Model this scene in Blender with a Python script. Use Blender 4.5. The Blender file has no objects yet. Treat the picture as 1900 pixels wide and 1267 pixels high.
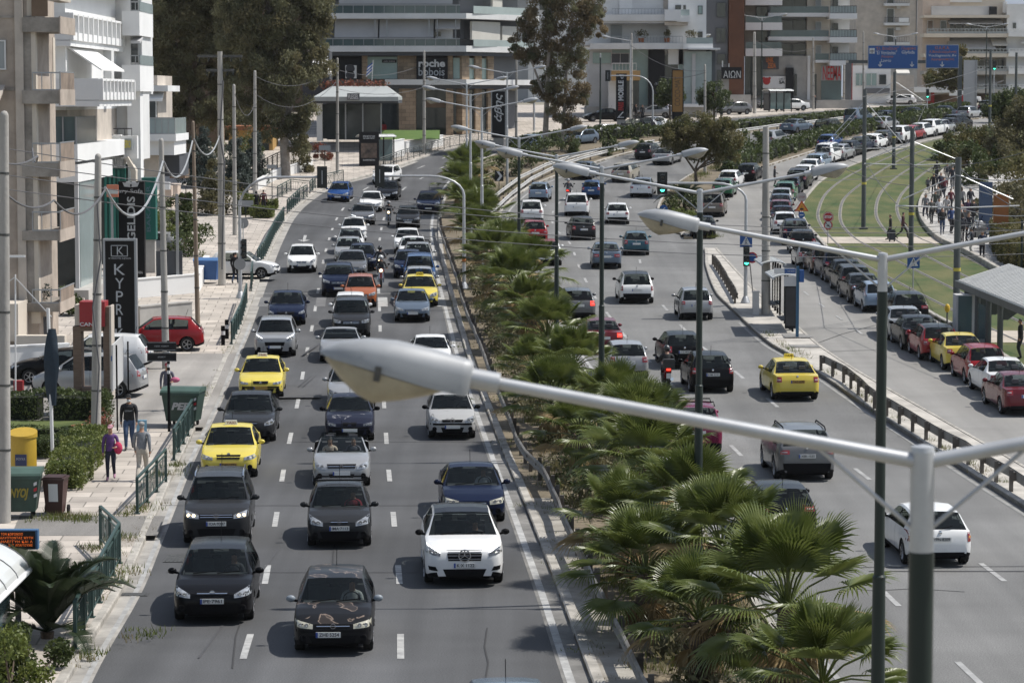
import bpy,bmesh,math,random
import numpy as np
from mathutils import Vector,Matrix
from mathutils.bvhtree import BVHTree
S=bpy.context.scene
COL=S.collection
R=math.radians
# ------------------------------------------------------------------ camera, sky, sun, exposure
CAM_H,FPX,PITCH=11.7,5200.0,math.atan(455.5/5200.0)
cd=bpy.data.cameras.new("Camera");cam=bpy.data.objects.new("Camera",cd);COL.objects.link(cam)
cd.sensor_width=36.0;cd.lens=FPX/1900*36;cd.clip_start=0.5;cd.clip_end=9000
cam.location=(0,0,CAM_H);cam.rotation_euler=(math.pi/2-PITCH,0,0)
cd.dof.use_dof=True;cd.dof.focus_distance=75;cd.dof.aperture_fstop=4.2
S.camera=cam
SUN_EL,SUN_AZ=R(57),R(10) # azimuth measured from +X (right) towards +Y (away)
w=bpy.data.worlds.new("World");S.world=w;w.use_nodes=True
nt=w.node_tree;bg=nt.nodes["Background"];sk=nt.nodes.new("ShaderNodeTexSky")
sk.sky_type='NISHITA';sk.sun_disc=False;sk.sun_elevation=SUN_EL
sk.sun_rotation=math.pi/2-SUN_AZ;sk.air_density=1.0;sk.dust_density=0.8
hs=nt.nodes.new("ShaderNodeHueSaturation");hs.inputs["Saturation"].default_value=.68;nt.links.new(sk.outputs[0],hs.inputs["Color"]);nt.links.new(hs.outputs[0],bg.inputs[0]);bg.inputs[1].default_value=0.125
sl=bpy.data.lights.new("Sun",'SUN');sl.energy=4.5;sl.angle=R(0.5);sl.color=(1.0,0.96,0.90)
so=bpy.data.objects.new("Sun",sl);COL.objects.link(so)
sdir=Vector((math.cos(SUN_EL)*math.cos(SUN_AZ),math.cos(SUN_EL)*math.sin(SUN_AZ),math.sin(SUN_EL)))
so.rotation_euler=sdir.to_track_quat('Z','Y').to_euler();so.location=(60,0,90)
S.view_settings.view_transform='Standard';S.view_settings.look='None'
S.view_settings.exposure=0.16;S.view_settings.gamma=1.0
S.render.engine='CYCLES';S.cycles.max_bounces=6;S.cycles.transparent_max_bounces=12
S.cycles.diffuse_bounces=3;S.cycles.glossy_bounces=3;S.cycles.caustics_reflective=False
# ------------------------------------------------------------------ photo pixel -> place on the terrain
ZT=[(-50,0),(90,0),(104,.25),(118,.5),(130,.8),(158,1.6),(190,2.4),(220,3.5),(245,5.2),(275,7.4),(305,9.0),(350,10.0),(420,10.5),(600,11.0),(1500,11.2),(6000,11.2)]
_zx=np.array([a for a,b in ZT],float);_zz=np.array([b for a,b in ZT],float)
_d=np.diff(_zz)/np.diff(_zx);_m=np.zeros(len(_zx))
for i in range(1,len(_zx)-1):
 _m[i]=0 if _d[i-1]*_d[i]<=0 else 2*_d[i-1]*_d[i]/(_d[i-1]+_d[i])
def gz(y):
 i=min(max(int(np.searchsorted(_zx,y))-1,0),len(_d)-1)
 h=_zx[i+1]-_zx[i];t=min(max((y-_zx[i])/h,0),1);t2=t*t;t3=t2*t
 return float((2*t3-3*t2+1)*_zz[i]+(t3-2*t2+t)*h*_m[i]+(-2*t3+3*t2)*_zz[i+1]+(t3-t2)*h*_m[i+1])
SP,CP=math.sin(PITCH),math.cos(PITCH)
def ray(px,py):
 u=(px-950)/FPX;v=-(py-633.5)/FPX
 return(u,CP+v*SP,-SP+v*CP)
_Yc={}
def rowY(py):
 k=round(py,2)
 if k in _Yc:return _Yc[k]
 _,dy,dz=ray(950,py);lo,hi=8.0,1500.0
 y=8.0
 f=lambda y:CAM_H+dz/dy*y-gz(y)
 while y<1500 and f(y)>0:y*=1.03
 lo,hi=y/1.03,y
 for _ in range(30):
  m=(lo+hi)/2
  if f(m)>0:lo=m
  else:hi=m
 _Yc[k]=hi
 return hi
def P(px,py,dz=0.0):
 "ground point seen at photo pixel (px, py)"
 Y=rowY(py);dx,dy,_=ray(px,py)
 return Vector((dx/dy*Y,Y,gz(Y)+dz))
def Q(px,py,Y):
 "point at depth Y seen at photo pixel"
 dx,dy,dz=ray(px,py)
 return Vector((dx/dy*Y,Y,CAM_H+dz/dy*Y))
def ppm(Y):return FPX/Y
# ------------------------------------------------------------------ materials
MATS={}
def mat(name,col,rough=.6,metal=0.,spec=.5,coat=0.,var=0.,vscale=3.,bump=0.,bscale=20.,col2=None,trans=0.,alpha=1.,emit=None,es=1.,stretch=None,detail=6.):
 if name in MATS:return MATS[name]
 m=bpy.data.materials.new(name);m.use_nodes=True;n=m.node_tree;b=n.nodes["Principled BSDF"]
 b.inputs["Base Color"].default_value=(*col,1);b.inputs["Roughness"].default_value=rough
 b.inputs["Metallic"].default_value=metal;b.inputs["Specular IOR Level"].default_value=spec
 b.inputs["Coat Weight"].default_value=coat;b.inputs["Coat Roughness"].default_value=.08
 b.inputs["Transmission Weight"].default_value=trans;b.inputs["Alpha"].default_value=alpha
 if emit:b.inputs["Emission Color"].default_value=(*emit,1);b.inputs["Emission Strength"].default_value=es
 if var or col2:
  tc=n.nodes.new("ShaderNodeTexCoord");src=tc.outputs["Object"]
  if stretch:
   mp=n.nodes.new("ShaderNodeMapping");mp.inputs["Scale"].default_value=stretch;n.links.new(src,mp.inputs[0]);src=mp.outputs[0]
  nz=n.nodes.new("ShaderNodeTexNoise");nz.inputs["Scale"].default_value=vscale;nz.inputs["Detail"].default_value=detail;nz.inputs["Roughness"].default_value=.65
  n.links.new(src,nz.inputs["Vector"])
  rp=n.nodes.new("ShaderNodeValToRGB");rp.color_ramp.elements[0].position=.33;rp.color_ramp.elements[1].position=.67
  c2=col2 or tuple(min(1,c*(1+var))for c in col);c1=col if col2 else tuple(c*(1-var)for c in col)
  rp.color_ramp.elements[0].color=(*c1,1);rp.color_ramp.elements[1].color=(*c2,1)
  n.links.new(nz.outputs["Fac"],rp.inputs[0]);n.links.new(rp.outputs[0],b.inputs["Base Color"])
 if bump:
  tc=n.nodes.new("ShaderNodeTexCoord")
  nz=n.nodes.new("ShaderNodeTexNoise");nz.inputs["Scale"].default_value=bscale;nz.inputs["Detail"].default_value=4
  n.links.new(tc.outputs["Object"],nz.inputs["Vector"])
  bp=n.nodes.new("ShaderNodeBump");bp.inputs["Strength"].default_value=bump;bp.inputs["Distance"].default_value=.05
  n.links.new(nz.outputs["Fac"],bp.inputs["Height"]);n.links.new(bp.outputs[0],b.inputs["Normal"])
 MATS[name]=m
 return m
def masonry(name,c,bw=.75,bh=.38,var=.25):
 "coursed stone cladding on upright faces"
 m=paving(name,c,bw,bh,.012,0,var);n=m.node_tree;L=n.links
 tc=[q for q in n.nodes if q.type=='TEX_COORD'][0];br=[q for q in n.nodes if q.type=='TEX_BRICK'][0];sp=n.nodes.new("ShaderNodeSeparateXYZ");cb=n.nodes.new("ShaderNodeCombineXYZ");ad=n.nodes.new("ShaderNodeMath")
 L.new(tc.outputs["Object"],sp.inputs[0]);L.new(sp.outputs[0],ad.inputs[0]);L.new(sp.outputs[1],ad.inputs[1]);L.new(ad.outputs[0],cb.inputs[0]);L.new(sp.outputs[2],cb.inputs[1]);L.new(cb.outputs[0],br.inputs["Vector"]);return m
def asphalt(name,c,speck=.35,patch=.18):
 "road surface: fine aggregate speckle, worn patches and darker wheel-track streaks in world space"
 m=bpy.data.materials.new(name);m.use_nodes=True;n=m.node_tree;b=n.nodes["Principled BSDF"];L=n.links
 b.inputs["Roughness"].default_value=.8;b.inputs["Specular IOR Level"].default_value=.3
 tc=n.nodes.new("ShaderNodeTexCoord")
 def noise(scale,st=None,det=5):
  nz=n.nodes.new("ShaderNodeTexNoise");nz.inputs["Scale"].default_value=scale;nz.inputs["Detail"].default_value=det
  if st:
   mp=n.nodes.new("ShaderNodeMapping");mp.inputs["Scale"].default_value=st;mp.inputs["Rotation"].default_value=(0,0,R(-4));L.new(tc.outputs["Object"],mp.inputs[0]);L.new(mp.outputs[0],nz.inputs["Vector"])
  else:L.new(tc.outputs["Object"],nz.inputs["Vector"])
  return nz.outputs["Fac"]
 def mr(sock,a,bb):
  q=n.nodes.new("ShaderNodeMapRange");q.inputs[1].default_value=.3;q.inputs[2].default_value=.7;q.inputs[3].default_value=a;q.inputs[4].default_value=bb;L.new(sock,q.inputs[0]);return q.outputs[0]
 def mul(a,bb):
  q=n.nodes.new("ShaderNodeMath");q.operation='MULTIPLY';L.new(a,q.inputs[0]);L.new(bb,q.inputs[1]);return q.outputs[0]
 f=mul(mr(noise(30,None,3),1-speck,1+speck),mr(noise(.12),1-patch,1+patch))
 f=mul(f,mr(noise(.9,(1,.035,1),3),1-patch*.9,1+patch*.7))
 f=mul(f,mr(noise(.5,(.5,1.5,1),6),.93,1.06))
 cc=n.nodes.new("ShaderNodeVectorMath");cc.operation='SCALE';cc.inputs[0].default_value=c;L.new(f,cc.inputs["Scale"]);L.new(cc.outputs[0],b.inputs["Base Color"])
 return m
def paving(name,c,bw=.5,bh=.5,mortar=.012,rot=-3.0,var=.16):
 m=bpy.data.materials.new(name);m.use_nodes=True;n=m.node_tree;b=n.nodes["Principled BSDF"];L=n.links
 b.inputs["Roughness"].default_value=.85
 tc=n.nodes.new("ShaderNodeTexCoord");mp=n.nodes.new("ShaderNodeMapping");mp.inputs["Rotation"].default_value=(0,0,R(rot));L.new(tc.outputs["Object"],mp.inputs[0])
 br=n.nodes.new("ShaderNodeTexBrick");br.inputs["Scale"].default_value=1;br.inputs["Brick Width"].default_value=bw;br.inputs["Row Height"].default_value=bh;br.inputs["Mortar Size"].default_value=mortar
 br.inputs["Color1"].default_value=(*[x*(1-var)for x in c],1);br.inputs["Color2"].default_value=(*[x*(1+var)for x in c],1);br.inputs["Mortar"].default_value=(*[x*.45 for x in c],1);br.offset=.5
 L.new(mp.outputs[0],br.inputs["Vector"])
 nz=n.nodes.new("ShaderNodeTexNoise");nz.inputs["Scale"].default_value=.6;nz.inputs["Detail"].default_value=8;L.new(tc.outputs["Object"],nz.inputs["Vector"])
 q=n.nodes.new("ShaderNodeMapRange");q.inputs[1].default_value=.3;q.inputs[2].default_value=.7;q.inputs[3].default_value=.75;q.inputs[4].default_value=1.2;L.new(nz.outputs["Fac"],q.inputs[0])
 cc=n.nodes.new("ShaderNodeVectorMath");cc.operation='SCALE';L.new(br.outputs["Color"],cc.inputs[0]);L.new(q.outputs[0],cc.inputs["Scale"]);L.new(cc.outputs[0],b.inputs["Base Color"])
 return m
 # ------------------------------------------------------------------ mesh builder
def rotz(p,a):c,s=math.cos(a),math.sin(a);return Vector((p[0]*c-p[1]*s,p[0]*s+p[1]*c,p[2]))
class MB:
 def __init__(s):s.v=[];s.f=[];s.m=[]
 def add(s,vs,fs,mi=0):
  o=len(s.v);s.v+=[tuple(v)for v in vs];s.f+=[tuple(i+o for i in f)for f in fs];s.m+=[mi]*len(fs);return s
 def quad(s,a,b,c,d,mi=0):return s.add([a,b,c,d],[(0,1,2,3)],mi)
 def box(s,c,d,rz=0.,mi=0,rx=0.):
  h=[x/2 for x in d];vs=[]
  for z in(-h[2],h[2]):
   for x,y in((-h[0],-h[1]),(h[0],-h[1]),(h[0],h[1]),(-h[0],h[1])):
    p=Vector((x,y,z))
    if rx:p=Matrix.Rotation(rx,3,'X')@p
    vs.append(rotz(p,rz)+Vector(c))
  return s.add(vs,[(3,2,1,0),(4,5,6,7),(0,1,5,4),(1,2,6,5),(2,3,7,6),(3,0,4,7)],mi)
 def box2(s,x0,x1,y0,y1,z0,z1,mi=0):return s.box(((x0+x1)/2,(y0+y1)/2,(z0+z1)/2),(x1-x0,y1-y0,z1-z0),0,mi)
 def beam(s,a,b,w_,h_,mi=0):
  a,b=Vector(a),Vector(b);d=(b-a).normalized();up=Vector((0,0,1))if abs(d.z)<.95 else Vector((0,1,0))
  x=d.cross(up).normalized()*w_/2;z=x.cross(d).normalized()*h_/2
  return s.add([a-x-z,a+x-z,a+x+z,a-x+z,b-x-z,b+x-z,b+x+z,b-x+z],[(0,1,2,3),(7,6,5,4),(4,5,1,0),(5,6,2,1),(6,7,3,2),(7,4,0,3)],mi)
 def tube(s,pts,r,n=8,mi=0,cap=True):
  pts=[Vector(p)for p in pts];rs=r if isinstance(r,(list,tuple))else[r]*len(pts);vs=[];fs=[];x=None
  for i,p in enumerate(pts):
   d=(pts[min(i+1,len(pts)-1)]-pts[max(i-1,0)]).normalized()
   if x is None:x=d.orthogonal().normalized()
   x=(x-d*x.dot(d));x=x.normalized()if x.length>1e-6 else d.orthogonal().normalized();y=d.cross(x)
   for k in range(n):
    a=2*math.pi*k/n;vs.append(p+(x*math.cos(a)+y*math.sin(a))*rs[i])
  for i in range(len(pts)-1):
   for k in range(n):k2=(k+1)%n;fs.append((i*n+k,i*n+k2,(i+1)*n+k2,(i+1)*n+k))
  if cap:fs.append(tuple(reversed(range(n))));fs.append(tuple((len(pts)-1)*n+k for k in range(n)))
  return s.add(vs,fs,mi)
 def lathe(s,prof,n=16,c=(0,0,0),mi=0,axis='Z'):
  vs=[];fs=[];c=Vector(c)
  for r_,z in prof:
   for k in range(n):
    a=2*math.pi*k/n;p=(r_*math.cos(a),r_*math.sin(a),z)
    if axis=='X':p=(z,p[0],p[1])
    if axis=='Y':p=(p[1],z,p[0])
    vs.append(Vector(p)+c)
  for i in range(len(prof)-1):
   for k in range(n):k2=(k+1)%n;fs.append((i*n+k,i*n+k2,(i+1)*n+k2,(i+1)*n+k))
  return s.add(vs,fs,mi)
 def prism(s,pts,h,mi=0):
  "closed polygon (list of 3D points) extruded by vector h"
  n=len(pts);h=Vector(h);vs=[Vector(p)for p in pts]+[Vector(p)+h for p in pts]
  return s.add(vs,[tuple(reversed(range(n))),tuple(range(n,2*n))]+[(i,(i+1)%n,n+(i+1)%n,n+i)for i in range(n)],mi)
 def sphere(s,c,r,n=10,mi=0,sc=(1,1,1)):
  vs=[];fs=[];k2=n//2
  for i in range(k2+1):
   t=math.pi*i/k2
   for k in range(n):
    a=2*math.pi*k/n;vs.append(Vector((r*sc[0]*math.sin(t)*math.cos(a),r*sc[1]*math.sin(t)*math.sin(a),r*sc[2]*math.cos(t)))+Vector(c))
  for i in range(k2):
   for k in range(n):q=(k+1)%n;fs.append((i*n+k,(i+1)*n+k,(i+1)*n+q,i*n+q))
  return s.add(vs,fs,mi)
 def mesh(s,name,mats,smooth=None):
  me=bpy.data.meshes.new(name);me.from_pydata(s.v,[],s.f)
  for m in(mats if isinstance(mats,(list,tuple))else[mats]):me.materials.append(m)
  if any(s.m):me.polygons.foreach_set("material_index",s.m)
  if smooth is not None:
   me.polygons.foreach_set("use_smooth",[True]*len(s.f))
   me.set_sharp_from_angle(angle=R(smooth))
  me.update();return me
 def build(s,name,mats,parent=None,smooth=None,loc=None):
  return link(name,s.mesh(name,mats,smooth),parent,loc)
def link(name,data,parent=None,loc=None,rz=0.):
 o=bpy.data.objects.new(name,data);COL.objects.link(o)
 if parent is not None:o.parent=parent
 if loc is not None:o.location=loc
 if rz:o.rotation_euler.z=rz
 return o
def tag(o,label,cat,group=None):
 o['label']=label;o['category']=cat
 if group:o['group']=group
 return o
def thing(name,label,cat,loc=(0,0,0),rz=0.,group=None):
 o=link(name,None,None,loc,rz);o.empty_display_size=.2;return tag(o,label,cat,group)
def struct(o,kind='structure'):o['kind']=kind;return o
def children(o):return list(o.children)
def copy_tree(o,parent=None,mats=None):
 c=o.copy();COL.objects.link(c)
 if parent is not None:c.parent=parent
 for ch in children(o):copy_tree(ch,c)
 return c
TS=bpy.data.scenes.new("workbench") # shapes are evaluated in a scratch scene, removed at the end
def evaluated(o):
 TS.collection.objects.link(o);vl=TS.view_layers[0];vl.update();return bpy.data.meshes.new_from_object(o.evaluated_get(vl.depsgraph))
def text_mesh(body,size=1.,bold=0.,depth=.004,align='CENTER',spacing=1.,shear=0.):
 cu=bpy.data.curves.new("lettering",'FONT');cu.body=body;cu.size=size;cu.extrude=depth/2;cu.offset=bold;cu.align_x=align;cu.align_y='CENTER'
 cu.space_character=spacing;cu.shear=shear;cu.resolution_u=3
 o=bpy.data.objects.new("tmp",cu);me=evaluated(o)
 bpy.data.objects.remove(o);bpy.data.curves.remove(cu);return me
def text(name,body,size,m,loc,rot=(R(90),0,0),parent=None,width=None,**k):
 me=text_mesh(body,size,**k);me.materials.clear();me.materials.append(m)
 if width and me.vertices:
  xs=[v.co.x for v in me.vertices];s=width/max(1e-6,max(xs)-min(xs))
  for v in me.vertices:v.co.x*=s
 o=link(name,me,parent,loc);o.rotation_euler=rot;return o
 # ------------------------------------------------------------------ strips along photo rows
def interp(tab,py):
 if py>=tab[0][0]:a,b=tab[0],tab[1]
 elif py<=tab[-1][0]:a,b=tab[-2],tab[-1]
 else:
  for a,b in zip(tab,tab[1:]):
   if a[0]>=py>=b[0]:break
 t=(py-a[0])/(b[0]-a[0])if b[0]!=a[0]else 0
 return a[1]+(b[1]-a[1])*t
def smoothtab(tab):
 "resample a px polyline with Catmull-Rom so that the edges curve softly"
 out=[]
 n=len(tab)
 for i in range(n-1):
  p0=tab[max(i-1,0)];p1=tab[i];p2=tab[i+1];p3=tab[min(i+2,n-1)]
  for k in range(6):
   y=p1[0]+(p2[0]-p1[0])*k/6;t=k/6
   m1=(p2[1]-p0[1])/(p2[0]-p0[0])*(p2[0]-p1[0])if p2[0]!=p0[0]else 0
   m2=(p3[1]-p1[1])/(p3[0]-p1[0])*(p2[0]-p1[0])if p3[0]!=p1[0]else 0
   t2,t3=t*t,t*t*t
   out.append((y,(2*t3-3*t2+1)*p1[1]+(t3-2*t2+t)*m1+(-2*t3+3*t2)*p2[1]+(t3-t2)*m2))
 out.append(tab[-1]);return out
def rows(y0,y1):
 "photo rows from y0 (near) to y1 (far), about 1.5 m apart on the ground"
 Y0,Y1=rowY(y0),rowY(y1);n=max(2,int((Y1-Y0)/1.5));out=[]
 for i in range(n+1):
  Y=Y0+(Y1-Y0)*i/n;out.append(Y_to_py(Y))
 return out
def Y_to_py(Y,dz=0.):
 z=gz(Y)+dz-CAM_H
 # camera coords: depth along axis and up
 d=Y*CP-z*SP;u=Y*SP+z*CP
 return 633.5-FPX*u/d
def strip(name,L,Rr,y0,y1,dz,m,skirt=0.,kind='structure'):
 b=MB();vl=[]
 fl=L if callable(L)else(lambda y:interp(L,y));fr=Rr if callable(Rr)else(lambda y:interp(Rr,y))
 for py in rows(y0,y1):
  a,c=P(fl(py),py,dz),P(fr(py),py,dz);vl.append((a,c))
 for(a,c),(d,e)in zip(vl,vl[1:]):
  b.quad(a,c,e,d)
  if skirt:
   dn=Vector((0,0,-skirt));b.quad(c,c+dn,e+dn,e);b.quad(a+dn,a,d,d+dn)
 if skirt:
  dn=Vector((0,0,-skirt));a,c=vl[0];b.quad(a,a+dn,c+dn,c);a,c=vl[-1];b.quad(c,c+dn,a+dn,a)
 o=b.build(name,m);o['kind']=kind;return o
def kerb(name,T,y0,y1,m,w_=.16,h=.14,side=1):
 "kerbstone line with a rounded top edge following a px table; side=+1: stone lies to the right of the line"
 b=MB();pr=[]
 for py in rows(y0,y1):
  p=P(interp(T,py),py);q=P(interp(T,py-.6),py-.6);d=(q-p);d.z=0;d.normalize();nrm=Vector((d.y,-d.x,0))*side
  pr.append([p+Vector((0,0,-.1)),p+Vector((0,0,h-.03)),p+nrm*.03+Vector((0,0,h)),p+nrm*w_+Vector((0,0,h)),p+nrm*w_+Vector((0,0,-.1))])
 for A,B in zip(pr,pr[1:]):
  for k in range(4):b.quad(A[k],A[k+1],B[k+1],B[k])
 o=b.build(name,m);o['kind']='structure';return o
 # ------------------------------------------------------------------ ground, roads, kerbs, markings
_Yh={}
def Ph(px,py,h):
 "point at height h above the terrain seen at photo pixel"
 k=(round(py,2),h)
 if k not in _Yh:
  _,dy,dz=ray(950,py);f=lambda y:CAM_H+dz/dy*y-gz(y)-h
  y=8.0
  while y<1500 and f(y)>0:y*=1.03
  lo,hi=y/1.03,y
  for _ in range(30):
   m=(lo+hi)/2
   if f(m)>0:lo=m
   else:hi=m
  _Yh[k]=hi
 Y=_Yh[k];dx,dy,_=ray(px,py)
 return Vector((dx/dy*Y,Y,gz(Y)+h))
LK=smoothtab([(1900,-200),(1240,142),(1102,226),(1000,272),(947,295),(870,328),(775,375),(732,396),(650,431),(612,448),(560,468),(476,500),(427,523),(400,540),(375,566),(348,612),(328,682),(312,735),(295,782),(279,831),(262,914),(252,985),(246,1055),(240,1120),(232,1205),(225,1290),(218,1390),(210,1480),(205,1550),(200,1650),(195,1800)])
LM=smoothtab([(1900,1342),(1261,1095),(1095,1034),(936,972),(863,942),(735,892),(662,866),(586,845),(529,829),(470,816),(420,812),(391,816),(360,826),(335,842),(315,862),(300,888),(285,925),(275,965),(266,1020),(260,1080),(256,1150),(250,1230),(246,1290),(240,1370),(232,1445),(225,1515),(218,1585),(210,1690),(205,1760),(200,1850),(195,2000)])
RM=smoothtab([(1900,2009),(1267,1520),(1045,1349),(850,1198),(700,1090),(600,1022),(500,962),(450,938),(398,930),(375,948),(348,986),(328,1033),(305,1099),(282,1182),(262,1300),(250,1380),(243,1440),(236,1500),(230,1560),(224,1620),(218,1690),(210,1790),(203,1900),(197,2050)])
RK=smoothtab([(1900,3457),(945,1900),(771,1628),(672,1483),(639,1426),(569,1350),(546,1328),(496,1309),(463,1306),(446,1290),(432,1250),(420,1222),(388,1219),(361,1233),(335,1265),(310,1310),(290,1360),(278,1400),(262,1480),(254,1525),(245,1590),(235,1660),(226,1740),(218,1830),(210,1920),(200,2060)])
SR=smoothtab([(1900,3950),(1267,2880),(945,2330),(690,1900),(615,1781),(589,1731),(540,1650),(490,1562),(440,1512),(411,1489),(388,1484),(365,1496),(331,1532),(295,1615),(278,1670),(262,1725),(250,1790),(240,1860),(230,1950),(215,2150)])
I1R=smoothtab([(446,1268),(420,1274),(400,1290),(380,1312),(361,1326),(345,1352),(330,1378),(315,1408),(283,1509),(255,1600),(240,1680),(228,1750),(218,1850),(208,1960)])
I2R=smoothtab([(1900,3620),(1267,2560),(945,2020),(870,1900),(700,1605),(660,1543),(645,1522),(600,1470),(552,1413),(510,1372),(480,1345),(463,1330)])
TR=smoothtab([(1900,4300),(1267,3140),(945,2600),(690,2150),(540,1900),(508,1847),(470,1781),(451,1741),(420,1711),(391,1703),(365,1713),(323,1748),(300,1790),(285,1830),(262,1930),(250,2010),(240,2100)])
M_road1=asphalt("asphalt_dark",(.082,.083,.085),.3,.27)
M_road2=asphalt("asphalt_coarse",(.158,.157,.152),.38,.2)
M_road3=asphalt("asphalt_pale",(.235,.228,.214),.12,.14)
M_conc=mat("concrete",(.40,.375,.335),.9,var=.28,vscale=.9,bump=.2,bscale=8)
M_kerb=mat("kerb_stone",(.34,.32,.285),.9,var=.35,vscale=1.6,bump=.3,bscale=6)
M_pave=paving("pavement_slabs",(.43,.385,.335),1.0,1.0,.022)
M_paved=paving("promenade_slabs",(.40,.385,.36),.6,.6,.012,20)
M_dirt=mat("dry_soil",(.085,.070,.045),.95,var=.5,vscale=.8,col2=(.21,.17,.115),bump=.5,bscale=5)
M_base=mat("scrub_ground",(.17,.15,.11),.95,col2=(.27,.25,.20),vscale=.05)
M_lawn=mat("lawn_ground",(.030,.064,.010),.95,col2=(.125,.118,.042),vscale=.5,bump=.9,bscale=9,detail=12.,stretch=(1,.45,1))
M_line=mat("road_paint",(.24,.24,.235),.8,col2=(.46,.46,.445),vscale=2.6)
M_linef=mat("worn_road_paint",(.22,.22,.215),.8,col2=(.40,.40,.39),vscale=1.6)
# terrain sheet
b=MB();ys=[-60,-20,0]+list(range(20,360,6))+list(range(360,640,20))+[700,800,1000,1400,2000,3200,5000];xs=[-2500,-900,-300,-120,-60,0,60,120,300,900,2500]
nx=len(xs);b.add([(x,y,gz(y)-.06)for y in ys for x in xs],[(i*nx+k,i*nx+k+1,(i+1)*nx+k+1,(i+1)*nx+k)for i in range(len(ys)-1)for k in range(nx-1)])
struct(b.build("ground",M_base))
# far hillside over the last roofs, distance haze painted into its blue tint
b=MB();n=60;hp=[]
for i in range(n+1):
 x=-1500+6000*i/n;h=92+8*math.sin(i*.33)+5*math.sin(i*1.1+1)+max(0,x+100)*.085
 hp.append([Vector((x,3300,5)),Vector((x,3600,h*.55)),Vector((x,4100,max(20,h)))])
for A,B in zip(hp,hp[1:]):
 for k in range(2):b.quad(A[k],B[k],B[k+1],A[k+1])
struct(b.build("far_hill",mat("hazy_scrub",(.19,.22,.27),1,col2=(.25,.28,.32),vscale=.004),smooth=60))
strip("pavement_left",lambda y:interp(LK,y)-900,lambda y:interp(LK,y)-2,1900,197,.135,M_pave,.25)
strip("carriageway_left",LK,LM,1900,196,0,M_road1)
strip("side_road",lambda y:interp(RM,y)-30,SR,1900,216,-.006,M_road3)
strip("carriageway_right",RM,RK,1900,201,.001,M_road2)
struct(strip("median_bed",LM,RM,1900,198,.085,M_dirt,.3))
strip("traffic_island",RK,I1R,444,208,.12,M_dirt,.3)
strip("bus_stop_island",RK,I2R,1900,464,.13,M_conc,.3)
strip("tram_lawn",SR,TR,1900,218,.10,M_lawn,.3)
strip("promenade",TR,lambda y:interp(TR,y)+700,1900,242,.14,M_paved,.3)
kerb("kerb_left",LK,1900,232,M_kerb,.2,.15,-1)
kerb("kerb_median",LM,1900,246,M_kerb,.24,.115,1)
kerb("kerb_median_right",RM,1900,215,M_kerb,.2,.15,-1)
kerb("kerb_bus_island",RK,1900,464,M_kerb,.2,.155,1)
kerb("kerb_bus_island_back",I2R,1900,464,M_kerb,.15,.15,-1)
kerb("kerb_island",RK,440,225,M_kerb,.2,.15,1)
kerb("kerb_island_back",I1R,440,220,M_kerb,.2,.15,-1)
kerb("kerb_tram",SR,1900,240,M_kerb,.22,.16,1)
kerb("kerb_promenade",TR,1900,262,M_kerb,.25,.42,1)
# concrete gutter and driveway aprons on the left, concrete foot along the median rail
strip("gutter_left",lambda y:interp(LK,y),lambda y:interp(LK,y)+.45*ppm(rowY(y)),1900,300,.005,mat("gutter_concrete",(.30,.285,.26),.9,var=.35,vscale=.7,bump=.2,bscale=5))
strip("gutter_median",lambda y:interp(LM,y)-.55*ppm(rowY(y)),LM,1900,400,.005,mat("gutter_asphalt",(.17,.165,.155),.9,var=.4,vscale=.8))
strip("concrete_footing",lambda y:interp(LM,y)+.24*ppm(rowY(y)),lambda y:interp(LM,y)+1.05*ppm(rowY(y)),1900,930,.1,mat("footing_concrete",(.19,.17,.14),.9,col2=(.36,.34,.30),vscale=.8,bump=.3,bscale=6))
M_drive=asphalt("driveway_asphalt",(.21,.20,.185),.3,.2)
strip("driveway",lambda y:interp(LK,y)-250,lambda y:interp(LK,y)+.3*ppm(rowY(y)),1003,966,.142,M_drive)
strip("forecourt",lambda y:interp(LK,y)-420,lambda y:interp(LK,y)+.3*ppm(rowY(y)),800,662,.142,asphalt("forecourt_asphalt",(.255,.24,.22),.25,.25))
# markings
def tline(name,LT,RT,t,w_,y0,y1,dash=None,m=None,dz=.009,phase=0.,skip=0.):
 Y=rowY(y0);Y1=rowY(y1);b=MB()
 def pt(Y):
  py=Y_to_py(Y);return P(interp(LT,py)*(1-t)+interp(RT,py)*t,py,dz)
 Y+=phase;rnd=random.Random(int(t*1000))
 while Y<Y1:
  L_=dash[0]if dash else 3.0;n=3
  if rnd.random()>=skip:
   for k in range(n):
    a,c=pt(Y+L_*k/n),pt(Y+L_*(k+1)/n);d=(c-a).normalized();nr=Vector((d.y,-d.x,0))*w_/2
    b.quad(a-nr,a+nr,c+nr,c-nr)
  Y+=(dash[1]if dash else 3.0)
 struct(b.build(name,m or M_line))
YD=9.0
Yb=rowY(1222.0)
for nm,t in(("lane_dashes",.322),("lane_dashes",.637)):
 tline(nm,LK,LM,t,.15,1900,262,(2.7,YD),M_line,.009,(Yb-rowY(1900))%YD)
tline("edge_line_left",LK,LM,.962,.17,1900,250)
tline("edge_line_left",LK,LM,.03,.12,1900,600,None,M_linef)
tline("lane_dashes",RM,RK,.33,.14,1900,262,(2.6,YD),M_linef,.009,2.2)
tline("lane_dashes",RM,RK,.66,.14,1900,470,(2.6,YD),M_linef,.009,5.5)
tline("edge_line_right",RM,RK,.045,.14,1900,300,None,M_linef)
tline("edge_line_right",RM,RK,.975,.13,1900,600,None,mat("faint_road_paint",(.30,.30,.29),.85,col2=(.2,.2,.19),vscale=1.5))
tline("parking_line",I2R,SR,.66,.12,760,470,(2.4,5.2),M_linef)
tline("lane_dashes",I2R,SR,.36,.11,620,470,(2.0,6.0),M_linef)
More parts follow.
